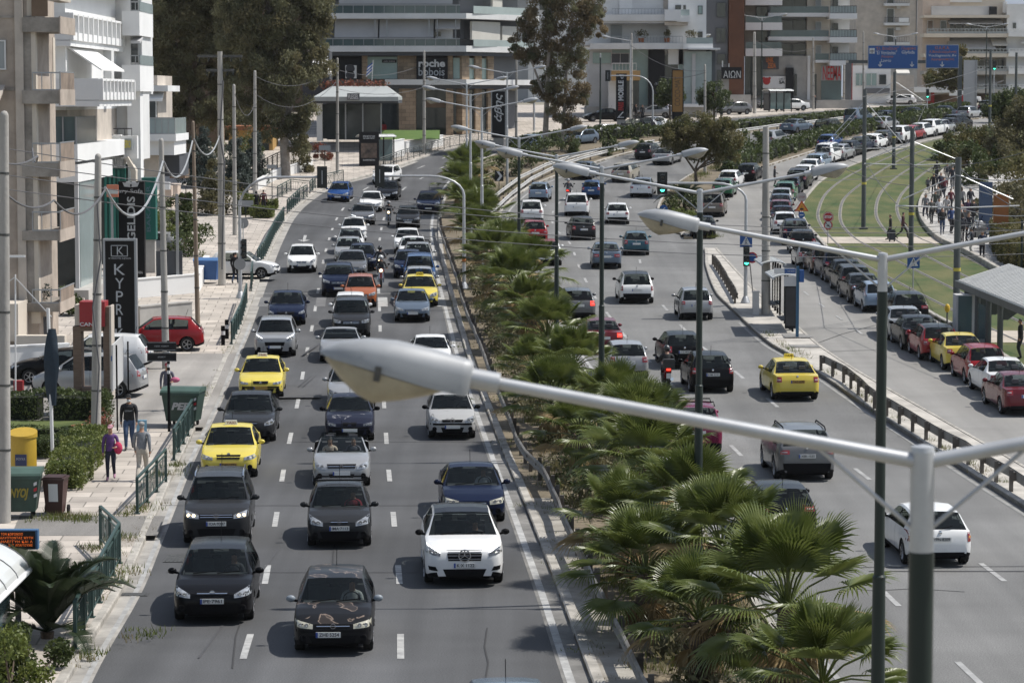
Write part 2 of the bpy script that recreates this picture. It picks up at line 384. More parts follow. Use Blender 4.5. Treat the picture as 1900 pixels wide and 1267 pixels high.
def blocks(name,LT,RT,ts,w_,y0,y1,m):
 b=MB()
 for t in ts:
  a=P(interp(LT,y0)*(1-t)+interp(RT,y0)*t,y0,.010);c=P(interp(LT,y1)*(1-t)+interp(RT,y1)*t,y1,.010)
  b.quad(a-Vector((w_/2,0,0)),a+Vector((w_/2,0,0)),c+Vector((w_/2,0,0)),c-Vector((w_/2,0,0)))
 struct(b.build(name,m))
blocks("crossing_stripes",LK,LM,[.655,.945],.5,569,552,M_line)
blocks("crossing_stripes_worn",LK,LM,[.06,.155,.25,.345,.44,.55,.75,.85],.5,569,552,mat("ghost_road_paint",(.155,.155,.155),.85,col2=(.10,.10,.10),vscale=1.2))
a=P(480,545,.010);c=P(836,545,.010);b=MB();b.box(((a.x+c.x)/2,a.y,a.z),(c.x-a.x,.3,.001));struct(b.build("stop_line",M_linef))
b=MB();a=P(563,449,.0);g=lambda x,y:Vector((a.x+x-y*.05,a.y+y,gz(a.y+y)+.012))
b.add([g(0,0),g(.42,1.6),g(-.42,1.6)],[(0,1,2)])
for k in range(4):b.quad(g(-.1,1.6+k),g(.1,1.6+k),g(.1,2.6+k),g(-.1,2.6+k))
struct(b.build("direction_arrow",M_line))
# tarmac seams, one painted pole shadow, patches and manholes
M_patch=mat("tar_and_shadow_patch",(.055,.055,.058),.75,var=.2,vscale=2)
for(px,py,l,w_,rz)in((610,1062,8,.05,0),(560,938,9,.05,0),(720,820,7,.05,0),(1700,1052,6,.05,2),(1800,1060,5,.09,0),(1600,650,6,.06,20),(450,1110,.05,14,-2),(590,640,.12,9,-4),(575,700,.04,7,-3),(583,700,.04,7,-3)):  # the wider strip across the right lanes paints a pole's cast shadow
 p=P(px,py,.013);b=MB();b.box((0,0,0),(l,w_,.001));o=b.build("seam_and_shadow_strip",M_patch,None,None,p);o.rotation_euler.z=R(rz);struct(o)
M_iron=mat("cast_iron",(.10,.10,.095),.6,.6,var=.3,vscale=6)
def drain(px,py,l=.8,w_=.5,dz=.012):
 p=P(px,py,dz);b=MB();b.box((0,0,0),(l,w_,.01))
 for k in range(7):b.box((-l/2+l*(k+.5)/7,0,.008),(.03,w_*.8,.008))
 o=b.build("drain_grating",M_iron,None,None,p);return tag(o,f"iron drain grating {'in the gutter beside the lowest green railing' if py > 1090 else 'in the road left of the grey crossover'}","drain")
drain(240,1103,.9,.4);drain(333,1036,.7,1.2)
M_slab=mat("inspection_cover",(.20,.195,.185),.8,var=.25,vscale=4)
for px,py,l,w_,lab in((1478,628,1.3,2.2,"large grey inspection cover at the end of the bus stop island"),(1493,648,1.3,1.2,"smaller grey inspection cover nearest the island guardrail")):
 b=MB();b.box((0,0,0),(l,w_,.012));b.box((0,0,.008),(l*.94,w_*.94,.006));tag(b.build("inspection_cover",M_slab,None,None,P(px,py,.14)),lab,"manhole cover")
 # tram track: four grooved rails on concrete edging
M_rail=mat("rail_steel",(.17,.16,.15),.55,.6,var=.3,vscale=3)
M_edge=mat("track_edging",(.15,.145,.11),.9,col2=(.27,.25,.21),vscale=.9)
def tramrail(tab):
 T=smoothtab(tab);b=MB();pr=[]
 for py in rows(tab[0][0],tab[-1][0]):
  p=P(interp(T,py),py,.10);q=P(interp(T,py-.5),py-.5,.1);d=q-p;d.z=0;d.normalize();nr=Vector((d.y,-d.x,0));pr.append((p,nr))
 for(p,n_),(q,n2)in zip(pr,pr[1:]):
  for o0,o1,h0,h1,mi in((-.13,-.05,.012,.012,0),(.05,.13,.012,.012,0),(-.05,.05,.035,.035,1)):
   b.quad(p+n_*o0+Vector((0,0,h0)),p+n_*o1+Vector((0,0,h1)),q+n2*o1+Vector((0,0,h1)),q+n2*o0+Vector((0,0,h0)),mi)
  for o0 in(-.05,.05):b.quad(p+n_*o0,p+n_*o0+Vector((0,0,.035)),q+n2*o0+Vector((0,0,.035)),q+n2*o0,1)
 struct(b.build("tram_rail",[M_edge,M_rail]))
tramrail([(760,2170),(645,1905),(595,1800),(520,1652),(490,1598),(448,1545),(413,1520),(391,1519),(358,1536),(325,1582),(295,1648),(272,1700),(258,1752)])
tramrail([(760,2270),(625,1945),(540,1770),(500,1690),(470,1632),(448,1590),(420,1563),(394,1559),(368,1569),(332,1615),(298,1672),(275,1728)])
tramrail([(700,2240),(590,1960),(520,1800),(480,1722),(450,1664),(420,1634),(394,1625),(358,1636),(325,1672),(300,1718),(280,1765)])
tramrail([(680,2290),(570,2000),(505,1843),(470,1770),(445,1706),(420,1677),(388,1664),(358,1677),(315,1727),(290,1780)])
M_cross=mat("crossing_concrete",(.42,.37,.31),.9,var=.2,vscale=1)
strip("tram_crossing",SR,TR,455,443,.118,M_cross)
strip("tram_platform_crossing",lambda y:interp(SR,y),TR,640,618,.118,M_cross)
M_oil=mat("oil_stain",(.060,.061,.064),.6,col2=(.080,.081,.084),vscale=3)
M_repair=mat("asphalt_repair",(.072,.073,.077),.85,var=.2,vscale=8)
rnd=random.Random(12)
def blot(px,py,rx,ry,m,name,dz=.007):
 p=P(px,py,dz);b=MB();n=18;b.add([(math.cos(2*math.pi*k/n)*rx*rnd.uniform(.75,1.1),math.sin(2*math.pi*k/n)*ry*rnd.uniform(.75,1.1),0)for k in range(n)],[tuple(range(n))]);struct(b.build(name,m,None,None,p))
def repair(px,py,w_,l,m=M_repair):p=P(px,py,.006);b=MB();b.box((0,0,0),(w_,l,.001));o=b.build("asphalt_repair",m,None,None,p);o.rotation_euler.z=R(3);struct(o)
for a in((365,985,1.1,5),(560,720,1.6,7),(740,640,1.4,8)):repair(*a)
M_repair2=mat("coarse_asphalt_repair",(.135,.134,.131),.85,var=.25,vscale=8)
for a in((1500,800,.9,9),(1250,640,1.0,9)):repair(*a,m=M_repair2)
M_crk=mat("crack",(.035,.035,.036),.9)
def crack(pts):b=MB();q=[P(x+rnd.uniform(-3,3),y,.011)for x,y in pts];[b.beam(a,c,.035,.002)for a,c in zip(q,q[1:])];struct(b.build("road_crack",M_crk))
crack([(900,1265),(905,1230),(898,1200),(906,1165)]);crack([(620,1060),(619,1030),(622,1010)]);crack([(1240,560),(1280,562),(1320,559)]);crack([(1560,1090),(1620,1096),(1700,1092),(1790,1098)]);crack([(1510,640),(1560,620),(1640,600)]);crack([(455,1125),(440,1180),(430,1240)])
tag((lambda p:(lambda b:b.build("manhole_cover",M_iron,None,40,p))((lambda b:(b.lathe([(.001,.012),(.30,.012),(.34,.004)],20),b)[1])(MB())))(P(735,660,.006)),"round iron manhole cover in the middle of the left carriageway","manhole cover")
# ------------------------------------------------------------------ cars
M_glass=mat("car_glass",(.008,.011,.012),.03,spec=.42,coat=.15)
def _glass():
 n=M_glass.node_tree;L=n.links;b=n.nodes["Principled BSDF"];out=n.nodes["Material Output"]
 tr=n.nodes.new("ShaderNodeBsdfTransparent");tr.inputs[0].default_value=(.74,.80,.78,1);mx=n.nodes.new("ShaderNodeMixShader");mx.inputs[0].default_value=.42
 L.new(tr.outputs[0],mx.inputs[1]);L.new(b.outputs[0],mx.inputs[2]);L.new(mx.outputs[0],out.inputs[0])
_glass()
M_blk=mat("black_trim",(.008,.008,.009),.6,spec=.08)
M_tyre=mat("tyre_rubber",(.022,.022,.022),.85,spec=.2)
M_rim=mat("alloy_rim",(.38,.38,.39),.3,.7)
M_cap=mat("steel_hubcap",(.30,.31,.32),.4,.4)
M_chrome=mat("chrome",(.62,.63,.65),.14,1.)
M_plate=mat("plate_white",(.66,.66,.64),.5)
M_plateY=mat("plate_taxi",(.40,.24,.05),.5)
M_ink=mat("ink_black",(.02,.02,.02),.6)
M_eu=mat("plate_band_blue",(.02,.06,.28),.5)
M_seat=mat("seat_cloth",(.085,.085,.09),.85,var=.2,vscale=5)
M_lens=mat("headlamp_lens",(.50,.52,.54),.08,.35,coat=1.,col2=(.12,.125,.13),vscale=7)
M_lensy=mat("clouded_headlamp",(.52,.50,.40),.3,.1,coat=.6,col2=(.36,.34,.27),vscale=6)
M_lensd=mat("dark_headlamp",(.03,.03,.035),.08,.2,coat=1.,col2=(.22,.23,.24),vscale=9)
M_led=mat("led_strip",(.8,.82,.85),.3,emit=(1,1,.98),es=1.2)
M_bulb=mat("lit_bulb",(.9,.8,.6),.3,emit=(1,.78,.45),es=3.0)
M_red=mat("tail_lens_red",(.30,.012,.012),.12,coat=1.,col2=(.16,.006,.008),vscale=8)
M_redlit=mat("brake_light_lit",(.5,.02,.02),.2,emit=(1,.06,.03),es=1.6)
M_clear=mat("tail_lens_clear",(.42,.33,.33),.12,coat=1.)
M_amber=mat("indicator_amber",(.55,.2,.02),.2,coat=1.)
M_sign=mat("taxi_sign",(.75,.72,.62),.5)
def paint(name,c,metal=0.,rough=.28):
 k="paint_"+name
 if k in MATS:return MATS[k]
 dk=max(c)<.06;m=mat(k,c,.22,0 if dk else metal*.4,spec=.09 if dk else.22,coat=.07 if dk else.22,var=.05,vscale=2.5)
 m.node_tree.nodes["Principled BSDF"].inputs["Coat Roughness"].default_value=.05
 return m
PAINT=dict(white=((.70,.70,.69),0),black=((.007,.007,.008),.1),navy=((.008,.013,.034),.25),darkgrey=((.026,.027,.029),.3),grey=((.13,.132,.135),.6),silver=((.31,.315,.32),.7),blue=((.022,.065,.17),.3),brightblue=((.015,.060,.20),.3),lightblue=((.21,.27,.35),.4),teal=((.030,.085,.115),.4),yellow=((.57,.45,.075),0),taxiyellow=((.60,.49,.085),0),red=((.24,.012,.016),0),burgundy=((.13,.018,.025),.3),magenta=((.15,.012,.045),.2),orange=((.34,.105,.045),.3),beige=((.36,.33,.27),.5),green=((.03,.12,.06),.2),brown=((.09,.055,.045),.4),bronze=((.15,.13,.11),.5),sunroofblack=((.01,.01,.012),.2),bluegrey=((.10,.13,.17),.5))
def pm(c):return paint(c,PAINT[c][0],PAINT[c][1])
def worn_paint(name,base,bare,scale=.9,lo=.52,axis=1):
 "faded lacquer: bare patches with a shape of their own"
 m=bpy.data.materials.new(name);m.use_nodes=True;n=m.node_tree;b=n.nodes["Principled BSDF"];L=n.links
 b.inputs["Roughness"].default_value=.3;b.inputs["Specular IOR Level"].default_value=.12;b.inputs["Coat Weight"].default_value=.08
 tc=n.nodes.new("ShaderNodeTexCoord");nz=n.nodes.new("ShaderNodeTexNoise");nz.inputs["Scale"].default_value=scale;nz.inputs["Detail"].default_value=5;nz.inputs["Distortion"].default_value=.6;L.new(tc.outputs["Object"],nz.inputs["Vector"])
 sx=n.nodes.new("ShaderNodeSeparateXYZ");gm=n.nodes.new("ShaderNodeNewGeometry");L.new(gm.outputs["Normal"],sx.inputs[0])
 up=n.nodes.new("ShaderNodeMapRange");up.inputs[1].default_value=.75;up.inputs[2].default_value=.93;L.new(sx.outputs[2],up.inputs[0])
 rp=n.nodes.new("ShaderNodeValToRGB");e=rp.color_ramp.elements;e[0].position=lo;e[0].color=(0,0,0,1);e[1].position=lo+.012;e[1].color=(1,1,1,1);x=e.new(lo+.026);x.color=(.10,.10,.10,1)
 L.new(nz.outputs["Fac"],rp.inputs[0]);q=n.nodes.new("ShaderNodeMath");q.operation='MULTIPLY';L.new(up.outputs[0],q.inputs[0]);L.new(rp.outputs[0],q.inputs[1])
 mx=n.nodes.new("ShaderNodeMix");mx.data_type='RGBA';mx.inputs[6].default_value=(*base,1);mx.inputs[7].default_value=(*bare,1);L.new(q.outputs[0],mx.inputs[0]);L.new(mx.outputs[2],b.inputs["Base Color"])
 return m
TYPES=dict( hatch=dict(L=4.05,W=1.71,H=1.46,nose=.74,cowl=.255,cz=.97,rf=.42,rr=.86,rb=.965,dz=.98,tail=1.0,belt=.93,r=.30,fa=.195,ra=.815,bp=.60,cp=.83),mini=dict(L=3.65,W=1.62,H=1.50,nose=.76,cowl=.22,cz=1.0,rf=.38,rr=.88,rb=.97,dz=1.0,tail=1.0,belt=.95,r=.28,fa=.19,ra=.82,bp=.60,cp=.85),sedan=dict(L=4.55,W=1.76,H=1.43,nose=.70,cowl=.27,cz=.94,rf=.43,rr=.70,rb=.845,dz=1.02,tail=.97,belt=.92,r=.31,fa=.19,ra=.80,bp=.565,cp=.735),suv=dict(L=4.45,W=1.83,H=1.66,nose=.88,cowl=.25,cz=1.10,rf=.385,rr=.885,rb=.97,dz=1.10,tail=1.0,belt=1.05,r=.345,fa=.195,ra=.80,bp=.575,cp=.82),suvcoupe=dict(L=4.73,W=1.93,H=1.60,nose=.90,cowl=.26,cz=1.10,rf=.41,rr=.76,rb=.93,dz=1.12,tail=.985,belt=1.05,r=.365,fa=.195,ra=.80,bp=.58,cp=.80),wagon=dict(L=4.5,W=1.76,H=1.49,nose=.72,cowl=.26,cz=.96,rf=.41,rr=.90,rb=.97,dz=1.0,tail=1.0,belt=.94,r=.31,fa=.19,ra=.79,bp=.56,cp=.76),mpv=dict(L=4.3,W=1.79,H=1.62,nose=.80,cowl=.20,cz=1.06,rf=.37,rr=.89,rb=.97,dz=1.05,tail=1.0,belt=1.0,r=.315,fa=.185,ra=.80,bp=.55,cp=.79),van=dict(L=4.1,W=1.76,H=1.83,nose=.84,cowl=.20,cz=1.08,rf=.32,rr=.955,rb=.985,dz=1.10,tail=1.0,belt=1.03,r=.31,fa=.18,ra=.82,bp=.55,cp=.80),sports=dict(L=4.4,W=1.80,H=1.31,nose=.66,cowl=.30,cz=.90,rf=.46,rr=.60,rb=.86,dz=.86,tail=.985,belt=.86,r=.325,fa=.19,ra=.775,bp=.66,cp=.72),cabrio=dict(L=4.47,W=1.76,H=1.41,nose=.72,cowl=.28,cz=.95,rf=.43,rr=.70,rb=.845,dz=.98,tail=.98,belt=.93,r=.32,fa=.19,ra=.785,bp=.62,cp=.70),)
def pch(tab,u):
 for a,b in zip(tab,tab[1:]):
  if u<=b[0]:t=(u-a[0])/max(1e-9,b[0]-a[0]);return a[1]+(b[1]-a[1])*t
 return tab[-1][1]
class CarShell:
 """car-shaped surface: stations along the length x rows up the section; glass areas become meshes of their own.
    local frame: +y forward, x right, z up, origin on the ground under the middle"""
 def __init__(s,T,box=.0,open_top=False,threedoor=False):
  s.T=T;L,W,H=T['L'],T['W'],T['H'];s.glass={}
  PL=[(0,.70+box),(.006,.78+box*.8),(.02,.86+box*.5),(.05,.93+box*.3),(.11,.975),(.2,.995),(.5,1),(.75,1),(.88,.985),(.95,.95),(.98,.90+box*.3),(1,.78+box)]
  tl=T['tail']
  ZT_=[(0,T['nose']-.22),(.004,T['nose']-.12),(.012,T['nose']-.035),(.03,T['nose']),(.09,T['nose']+(T['cz']-T['nose'])*.45),(.17,T['nose']+(T['cz']-T['nose'])*.80),(T['cowl'],T['cz']),(T['rf'],H-.05),((T['rf']*.7+T['rr']*.3),H),((T['rf']*.35+T['rr']*.65),H-.005),(T['rr'],H-.055)]
  if tl-T['rb']>.05:ZT_+=[(T['rb'],T['dz']),((T['rb']+tl)/2,T['dz']-.005),(tl,T['dz']-.03),(tl+(1-tl)*.6,T['dz']-.18),(1,.56)]
  else:ZT_+=[(T['rb'],T['dz']),(T['rb']+(1-T['rb'])*.45,T['dz']-.05),(T['rb']+(1-T['rb'])*.85,T['dz']-.24),(1,.58)]
  keys=sorted({round(a,4)for a,_ in ZT_}|{0,.02,.05,.09,.13,.17,.5,.93,.96,.99,1})
  rfr=T['r']+.055;ar=[]
  for c in(T['fa'],T['ra']):
   for k in range(9):ar.append(round(c+rfr/L*math.cos(math.pi*k/8),4))
   ar+=[round(c+(rfr+.02)/L,4),round(c-(rfr+.02)/L,4)]
  ws=T['cowl']+(T['rf']-T['cowl'])*.42
  doors=[ws-.012]if True else[]
  wins=[ws,T['bp']-.013,T['bp']+.013,T['cp']]
  seams=[]
  for d_ in([T['cowl']-.005,T['bp']-.001]+([]if threedoor else[T['cp']-.01])):seams+=[d_-.0016,d_+.0016]
  us=sorted(set(keys)|set(ar)|set(wins)|set(seams));uu=[us[0]]
  for u in us[1:]:
   if u-uu[-1]>.0012:uu.append(u)
  us=uu
  def section(u,kind):
   w_=W/2*pch(PL,u);zt=pch(ZT_,u);zb=.20+.09*max(0,1-u/.06)+.10*max(0,(u-.93)/.07)
   cab=kind=='cab'
   bt=T['belt']+(T['dz']-T['belt'])*min(1,max(0,(u-T['cowl'])/(T['rb']-T['cowl'])))*.6
   if not cab:bt=min(bt,zt-.05 if u>.02 else zt-.03)
   if u>T['rr']and not cab:bt=min(zt-.03,bt+.02)
   hh=bt-zb
   p=[(w_*.93,zb),(w_*.985,zb+.10),(w_,zb+.42*hh),(w_*.992,zb+.78*hh),(w_*.95,bt)]
   if cab:
    wr=W/2*T.get('roofw',.70)
    p+=[(wr+.035,zt-.085),(wr-.01,zt-.035),(wr*.55,zt-.006),(0,zt)]
   else:
    p+=[(w_*.92,bt+.3*(zt-bt)),(w_*.86,bt+.62*(zt-bt)),(w_*.45,bt+.93*(zt-bt)),(0,zt)]
   return p
  YO=[0,0,0,0,-.05,-.10,-.08,-.02,0]
  s.V=[];s.us=us
  for u in us:
   if u<=T['cowl']:p=section(u,'hood')
   elif u<T['rf']:
    t=(u-T['cowl'])/(T['rf']-T['cowl']);a,c=section(T['cowl'],'hood'),section(T['rf'],'cab');lo=section(u,'cab')
    p=[lo[i]if i<4 else(a[i][0]+(c[i][0]-a[i][0])*t,a[i][1]+(c[i][1]-a[i][1])*t)for i in range(9)]
    p[4]=(lo[4][0],max(lo[4][1]*.4+p[4][1]*.6,p[3][1]+.05))
   elif u<=T['rr']:p=section(u,'cab')
   elif u<T['rb']:
    t=(u-T['rr'])/(T['rb']-T['rr']);a,c=section(T['rr'],'cab'),section(T['rb'],'boot');lo=section(u,'cab')
    p=[lo[i]if i<4 else(a[i][0]+(c[i][0]-a[i][0])*t,a[i][1]+(c[i][1]-a[i][1])*t)for i in range(9)]
   else:p=section(u,'boot')
   p=[list(q)for q in p]
   for c in(T['fa'],T['ra']):
    d=abs(u-c)*L
    if d<rfr+.001:
     za=T['r']+math.sqrt(max(0,rfr*rfr-d*d));
     for i,k in((0,0),(1,.004),(2,.012),(3,.05)):p[i][1]=max(p[i][1],za+k)
     p[0][0]=p[1][0]
   y=L/2-u*L;cab=1 if T['cowl']-.02<=u<=T['rf']+.02 else(0 if u>.3 else max(0,1-u/.1)*.9)
   s.V.append([(q[0],y+YO[i]*(1 if T['cowl']-.03<u<T['rf']+.03 else 0),q[1])for i,q in enumerate(p)])
  nS=len(us);body=MB();verts=[];idx={}
  for i in range(nS):
   for j in range(9):idx[i,j,1]=len(verts);verts.append(s.V[i][j])
   for j in range(8):idx[i,j,-1]=len(verts);verts.append((-s.V[i][j][0],s.V[i][j][1],s.V[i][j][2]))
   idx[i,8,-1]=idx[i,8,1]
  G={}
  def put(key,f,mi=0):G.setdefault(key,[]).append((f,mi))
  for i in range(nS-1):
   um=(us[i]+us[i+1])/2;narrow=us[i+1]-us[i]<.0040 and any(abs(um-(q))<.003 for q in(T['cowl']-.005,T['bp']-.001,T['cp']-.01))
   for j in range(8):
    for sd in(1,-1):
     f=[idx[i,j,sd],idx[i,j+1,sd],idx[i+1,j+1,sd],idx[i+1,j,sd]]
     if sd<0:f.reverse()
     key,mi='body',0
     if j>=6 and T['cowl']<um<T['rf']:key='windshield'
     elif j>=6 and T['rr']<um<T['rb']:key='rear_window'
     elif j==4 and ws<um<T['cp']:
      if open_top:key=None
      elif um<wins[1]:key='front_side_window'
      elif um>wins[2]:key='rear_side_window'
      else:mi=1
      if key:key=key+('R' if sd>0 else 'L')if key!='body' else key
     elif open_top and j>=4 and T['rf']<um<T['rb']:key=None
     elif open_top and j>=5 and T['rf']-.02<um<T['rf']+.02:key='body'
     elif narrow and 1<=j<=3 and um>T['cowl']:mi=1
     elif j==0:mi=1
     elif narrow and j>=5 and um<T['cowl']:mi=1
     if key:put(key,f,mi)
  for e in(0,nS-1):
   f=[idx[e,j,1]for j in range(9)]+[idx[e,j,-1]for j in range(7,-1,-1)]
   if e==0:f.reverse()
   put('body',f,0)
  s.part={}
  for k,fs in G.items():
   b=MB();mp={}
   for f,mi in fs:
    ff=[]
    for i in f:
     if i not in mp:mp[i]=len(b.v);b.v.append(verts[i])
     ff.append(mp[i])
    b.f.append(tuple(ff));b.m.append(mi)
   s.part[k]=b
   # closed dark underbody with wheel wells
  u=MB();wz=T['W']/2
  u.box2(-wz*.90,wz*.90,L*(.5-T['ra'])+rfr,L*(.5-T['fa'])-rfr,.17,.5)
  u.box2(-wz*.62,wz*.62,-L/2+.25,L/2-.2,.19,.62);u.box2(-wz*.86,wz*.86,-L/2+.2,L*(.5-T['ra'])-rfr,.26,.5);u.box2(-wz*.84,wz*.84,L*(.5-T['fa'])+rfr,L/2-.18,.24,.5)
  s.under=u
  bb=s.part['body'];s.bvh=BVHTree.FromPolygons([Vector(v)for v in bb.v],bb.f)
 def hit(s,x,z,d):
  "surface point seen from in front (d=-1) or behind (d=+1) at lateral x, height z"
  y0=6*-d;r_=s.bvh.ray_cast(Vector((x,y0,z)),Vector((0,d,0)))
  return r_[0]
 def patch(s,quad,d,off=.008,nu=8,nv=4,b=None,mi=0,shift=0.):
  "curved panel lying on the nose/tail: quad = 4 (x,z) corners"
  b=b or MB();g=[];(a,c,e,f)=[Vector(q)for q in quad];last=None
  for j in range(nv+1):
   row=[]
   for i in range(nu+1):
    t,v=i/nu,j/nv;q=(a*(1-t)+c*t)*(1-v)+(f*(1-t)+e*t)*v
    h=s.hit(q[0],q[1],d)
    if h is None:h=last or Vector((q[0],-d*s.T['L']/2*.97,q[1]))
    last=h;row.append((q[0],h[1]-d*off+shift,q[1]))
   g.append(row)
  n=nu+1;vs=[p for r_ in g for p in r_]
  fs=[(j*n+i,j*n+i+1,(j+1)*n+i+1,(j+1)*n+i)for j in range(nv)for i in range(nu)]
  m=len(vs);vs2=[(p[0],p[1]+d*.03,p[2])for p in vs]
  rim=[i for i in range(n)]+[j*n+nu for j in range(1,nv+1)]+[nv*n+i for i in range(nu-1,-1,-1)]+[j*n for j in range(nv-1,0,-1)]
  fs+=[(rim[k],rim[(k+1)%len(rim)],rim[(k+1)%len(rim)]+m,rim[k]+m)for k in range(len(rim))]
  b.add(vs+vs2,fs,mi);return b
WHEELS={}
def wheel_meshes(r,kind):
 k=(round(r,3),kind)
 if k not in WHEELS:
  wd=.21;b=MB()
  b.lathe([(r*.64,-wd/2),(r*.93,-wd/2),(r,-wd*.36),(r,wd*.36),(r*.93,wd/2),(r*.66,wd/2),(r*.62,wd*.3)],22,axis='X')
  me=b.mesh("wheel",M_tyre,35);b=MB()
  b.lathe([(r*.66,wd*.46),(r*.60,wd*.40),(r*.58,wd*.15),(.001,wd*.12)],22,axis='X',mi=1)
  ns=5 if kind!='cap' else 8
  for q in range(ns):
   a=2*math.pi*q/ns;ca,sa=math.cos(a),math.sin(a)
   b.beam((wd*.36,ca*.03,sa*.03),(wd*.42,ca*r*.63,sa*r*.63),r*(.2 if kind!='cap' else.17),.03,0)
  b.lathe([(r*.16,wd*.36),(r*.15,wd*.44),(.001,wd*.45)],12,axis='X');b.lathe([(r*.67,wd*.40),(r*.66,wd*.48),(r*.60,wd*.46)],22,axis='X')
  WHEELS[k]=(me,b.mesh("rim",[M_rim if kind!='cap' else M_cap,M_blk],35))
 return WHEELS[k]
def plate(root,sh,x,z,d,txt=None,taxi=False,w_=.52,cls="number_plate"):
 h=sh.hit(x,z,d);L=sh.T['L'];y=(h[1]if h else-d*L/2)-d*.03
 b=MB();b.box((x,y,z),(w_,.018,.115),0,0);b.box((x-d*-1*0-(w_/2-.022)*(1 if d>0 else-1),y-d*.011,z),(.044,.006,.112),0,1)
 o=b.build("number_plate",[M_plateY if taxi else M_plate,M_eu],root)
 if txt:text("plate_lettering",txt,.105,M_ink,(x+(.02 if d>0 else-.02),y-d*.016,z),(R(90),0,0 if d>0 else R(180)),o,width=w_*.80,bold=.0012)
 return o
def build_car(sh,root,paintm,front=None,rear=None,plate_front=None,plate_rear=None,wheel='alloy',taxi=None,roof=None,rack=False,rails=False,lowcut=True,mirror=None,roofpaint=None,taxiplate=False,spoiler=False,antenna=True,seats=True,open_top=False,badge='disc',trim=None):
 T=sh.T;L,W,H=T['L'],T['W'],T['H'];front=front or{};rear=rear or{}
 body=sh.part['body'].build("body",[paintm,trim or M_blk],root,38)
 for k,b in sh.part.items():
  if k!='body':b.build(k.rstrip('RL'),M_glass,root,40)
 sh.under.build("underbody",M_blk,root)
 if roofpaint: # contrast roof skin
  b=MB();us=sh.us
  for i in range(len(us)-1):
   if T['rf']<=us[i]and us[i+1]<=T['rr']+.001:
    for j in(6,7):
     for sd in(1,-1):b.quad(*[Vector((q[0]*sd,q[1],q[2]+.006))for q in(sh.V[i][j],sh.V[i][j+1],sh.V[i+1][j+1],sh.V[i+1][j])])
  b.build("roof_panel",roofpaint,root,40)
 for(c,sx)in((T['fa'],1),(T['fa'],-1),(T['ra'],1),(T['ra'],-1)):
  me,rm=wheel_meshes(T['r'],wheel);o=link("wheel",me,root,(sx*(W/2-.125),L*(.5-c),T['r']),0 if sx>0 else math.pi);link("rim",rm,o)
 for sx in(1,-1):
  b=MB();y=L*(.5-(T['cowl']+(T['rf']-T['cowl'])*.42));z=T['belt']+.07
  b.sphere((sx*(W/2+.085),y,z),.105,10,0,(1.0,.62,.72));b.beam((sx*(W/2-.06),y,z-.05),(sx*(W/2+.05),y,z-.03),.05,.05,1)
  b.build("mirror",[mirror or paintm,M_blk],root,60)
  # nose
 hz,hx0,hx1,hh=front.get('lz',T['nose']-.06),front.get('lx',.47)*W,front.get('lo',.25)*W,front.get('lh',.17)
 up,dn=front.get('up',.05),front.get('in',.02)
 lm=front.get('lens',M_lens)
 for sx in(1,-1):
  q=[(sx*hx1,hz-hh*.45+dn*0),(sx*hx0,hz-hh*.30+up*.3),(sx*hx0,hz+hh*.45+up),(sx*hx1,hz+hh*.25-dn)]
  if front.get('round'):
   b=MB();c=sh.hit(sx*front['round'],hz,-1);b.lathe([(.001,.02),(.08,.015),(.125,-.01),(.14,-.06),(.14,-.2)],18,(c[0],c[1]+.03,hz),axis='Y');hl=b.build("headlight",lm,root,50)
  else:hl=sh.patch(q,-1,.010).build("headlight",lm,root,40)
  for t in((.35,.7)if front.get('twin',True)else(.5,)):
   x=sx*(hx1+(abs(hx0)-hx1)*t);c=sh.hit(x,hz+up*t*.4,-1)
   if c and not front.get('round'):b=MB();rr_=hh*.27;b.lathe([(.001,.006),(rr_*.7,.014),(rr_,.012),(rr_,-.01)],14,(x,c[1]+.012,hz+up*t*.45),axis='Y');b.build("lamp_bulb",M_bulb if front.get('lit')else M_chrome,hl,50)
  if front.get('led'):
   q2=[(sx*hx1,hz+hh*.12-dn),(sx*hx0*.98,hz+hh*.32+up),(sx*hx0*.98,hz+hh*.45+up),(sx*hx1,hz+hh*.28-dn)]
   sh.patch(q2,-1,.017).build("running_light",M_led,hl,40)
  if front.get('fog',True):
   x=sx*W*.37;z=.40;c=sh.hit(x,z,-1)
   if c:
    b=MB();b.lathe([(.001,.008),(.045,.012),(.055,.02),(.075,.012),(.08,-.04)],14,(x,c[1]+.006,z),axis='Y');b.build("fog_light",[M_blk],root,50)
 gw,gz0,gz1=front.get('gw',.21)*W,front.get('g0',T['nose']-.17),front.get('g1',T['nose']-.06)
 gr=sh.patch([(-gw*.92,gz0),(gw*.92,gz0),(gw,gz1),(-gw,gz1)],-1,.012,10,3).build("grille",M_blk,root,40)
 if front.get('bars',2):
  for k in range(front.get('bars',2)):
   z=gz0+(gz1-gz0)*(k+.5)/front.get('bars',2);sh.patch([(-gw*.93,z-.008),(gw*.93,z-.008),(gw*.93,z+.008),(-gw*.93,z+.008)],-1,.018,10,1).build("grille_bar",front.get('barm',M_chrome),gr,40)
 if front.get('vbar'):sh.patch([(-.06,gz0),(.06,gz0),(.05,gz1),(-.05,gz1)],-1,.019,3,2).build("grille_bar",paintm,gr,40)
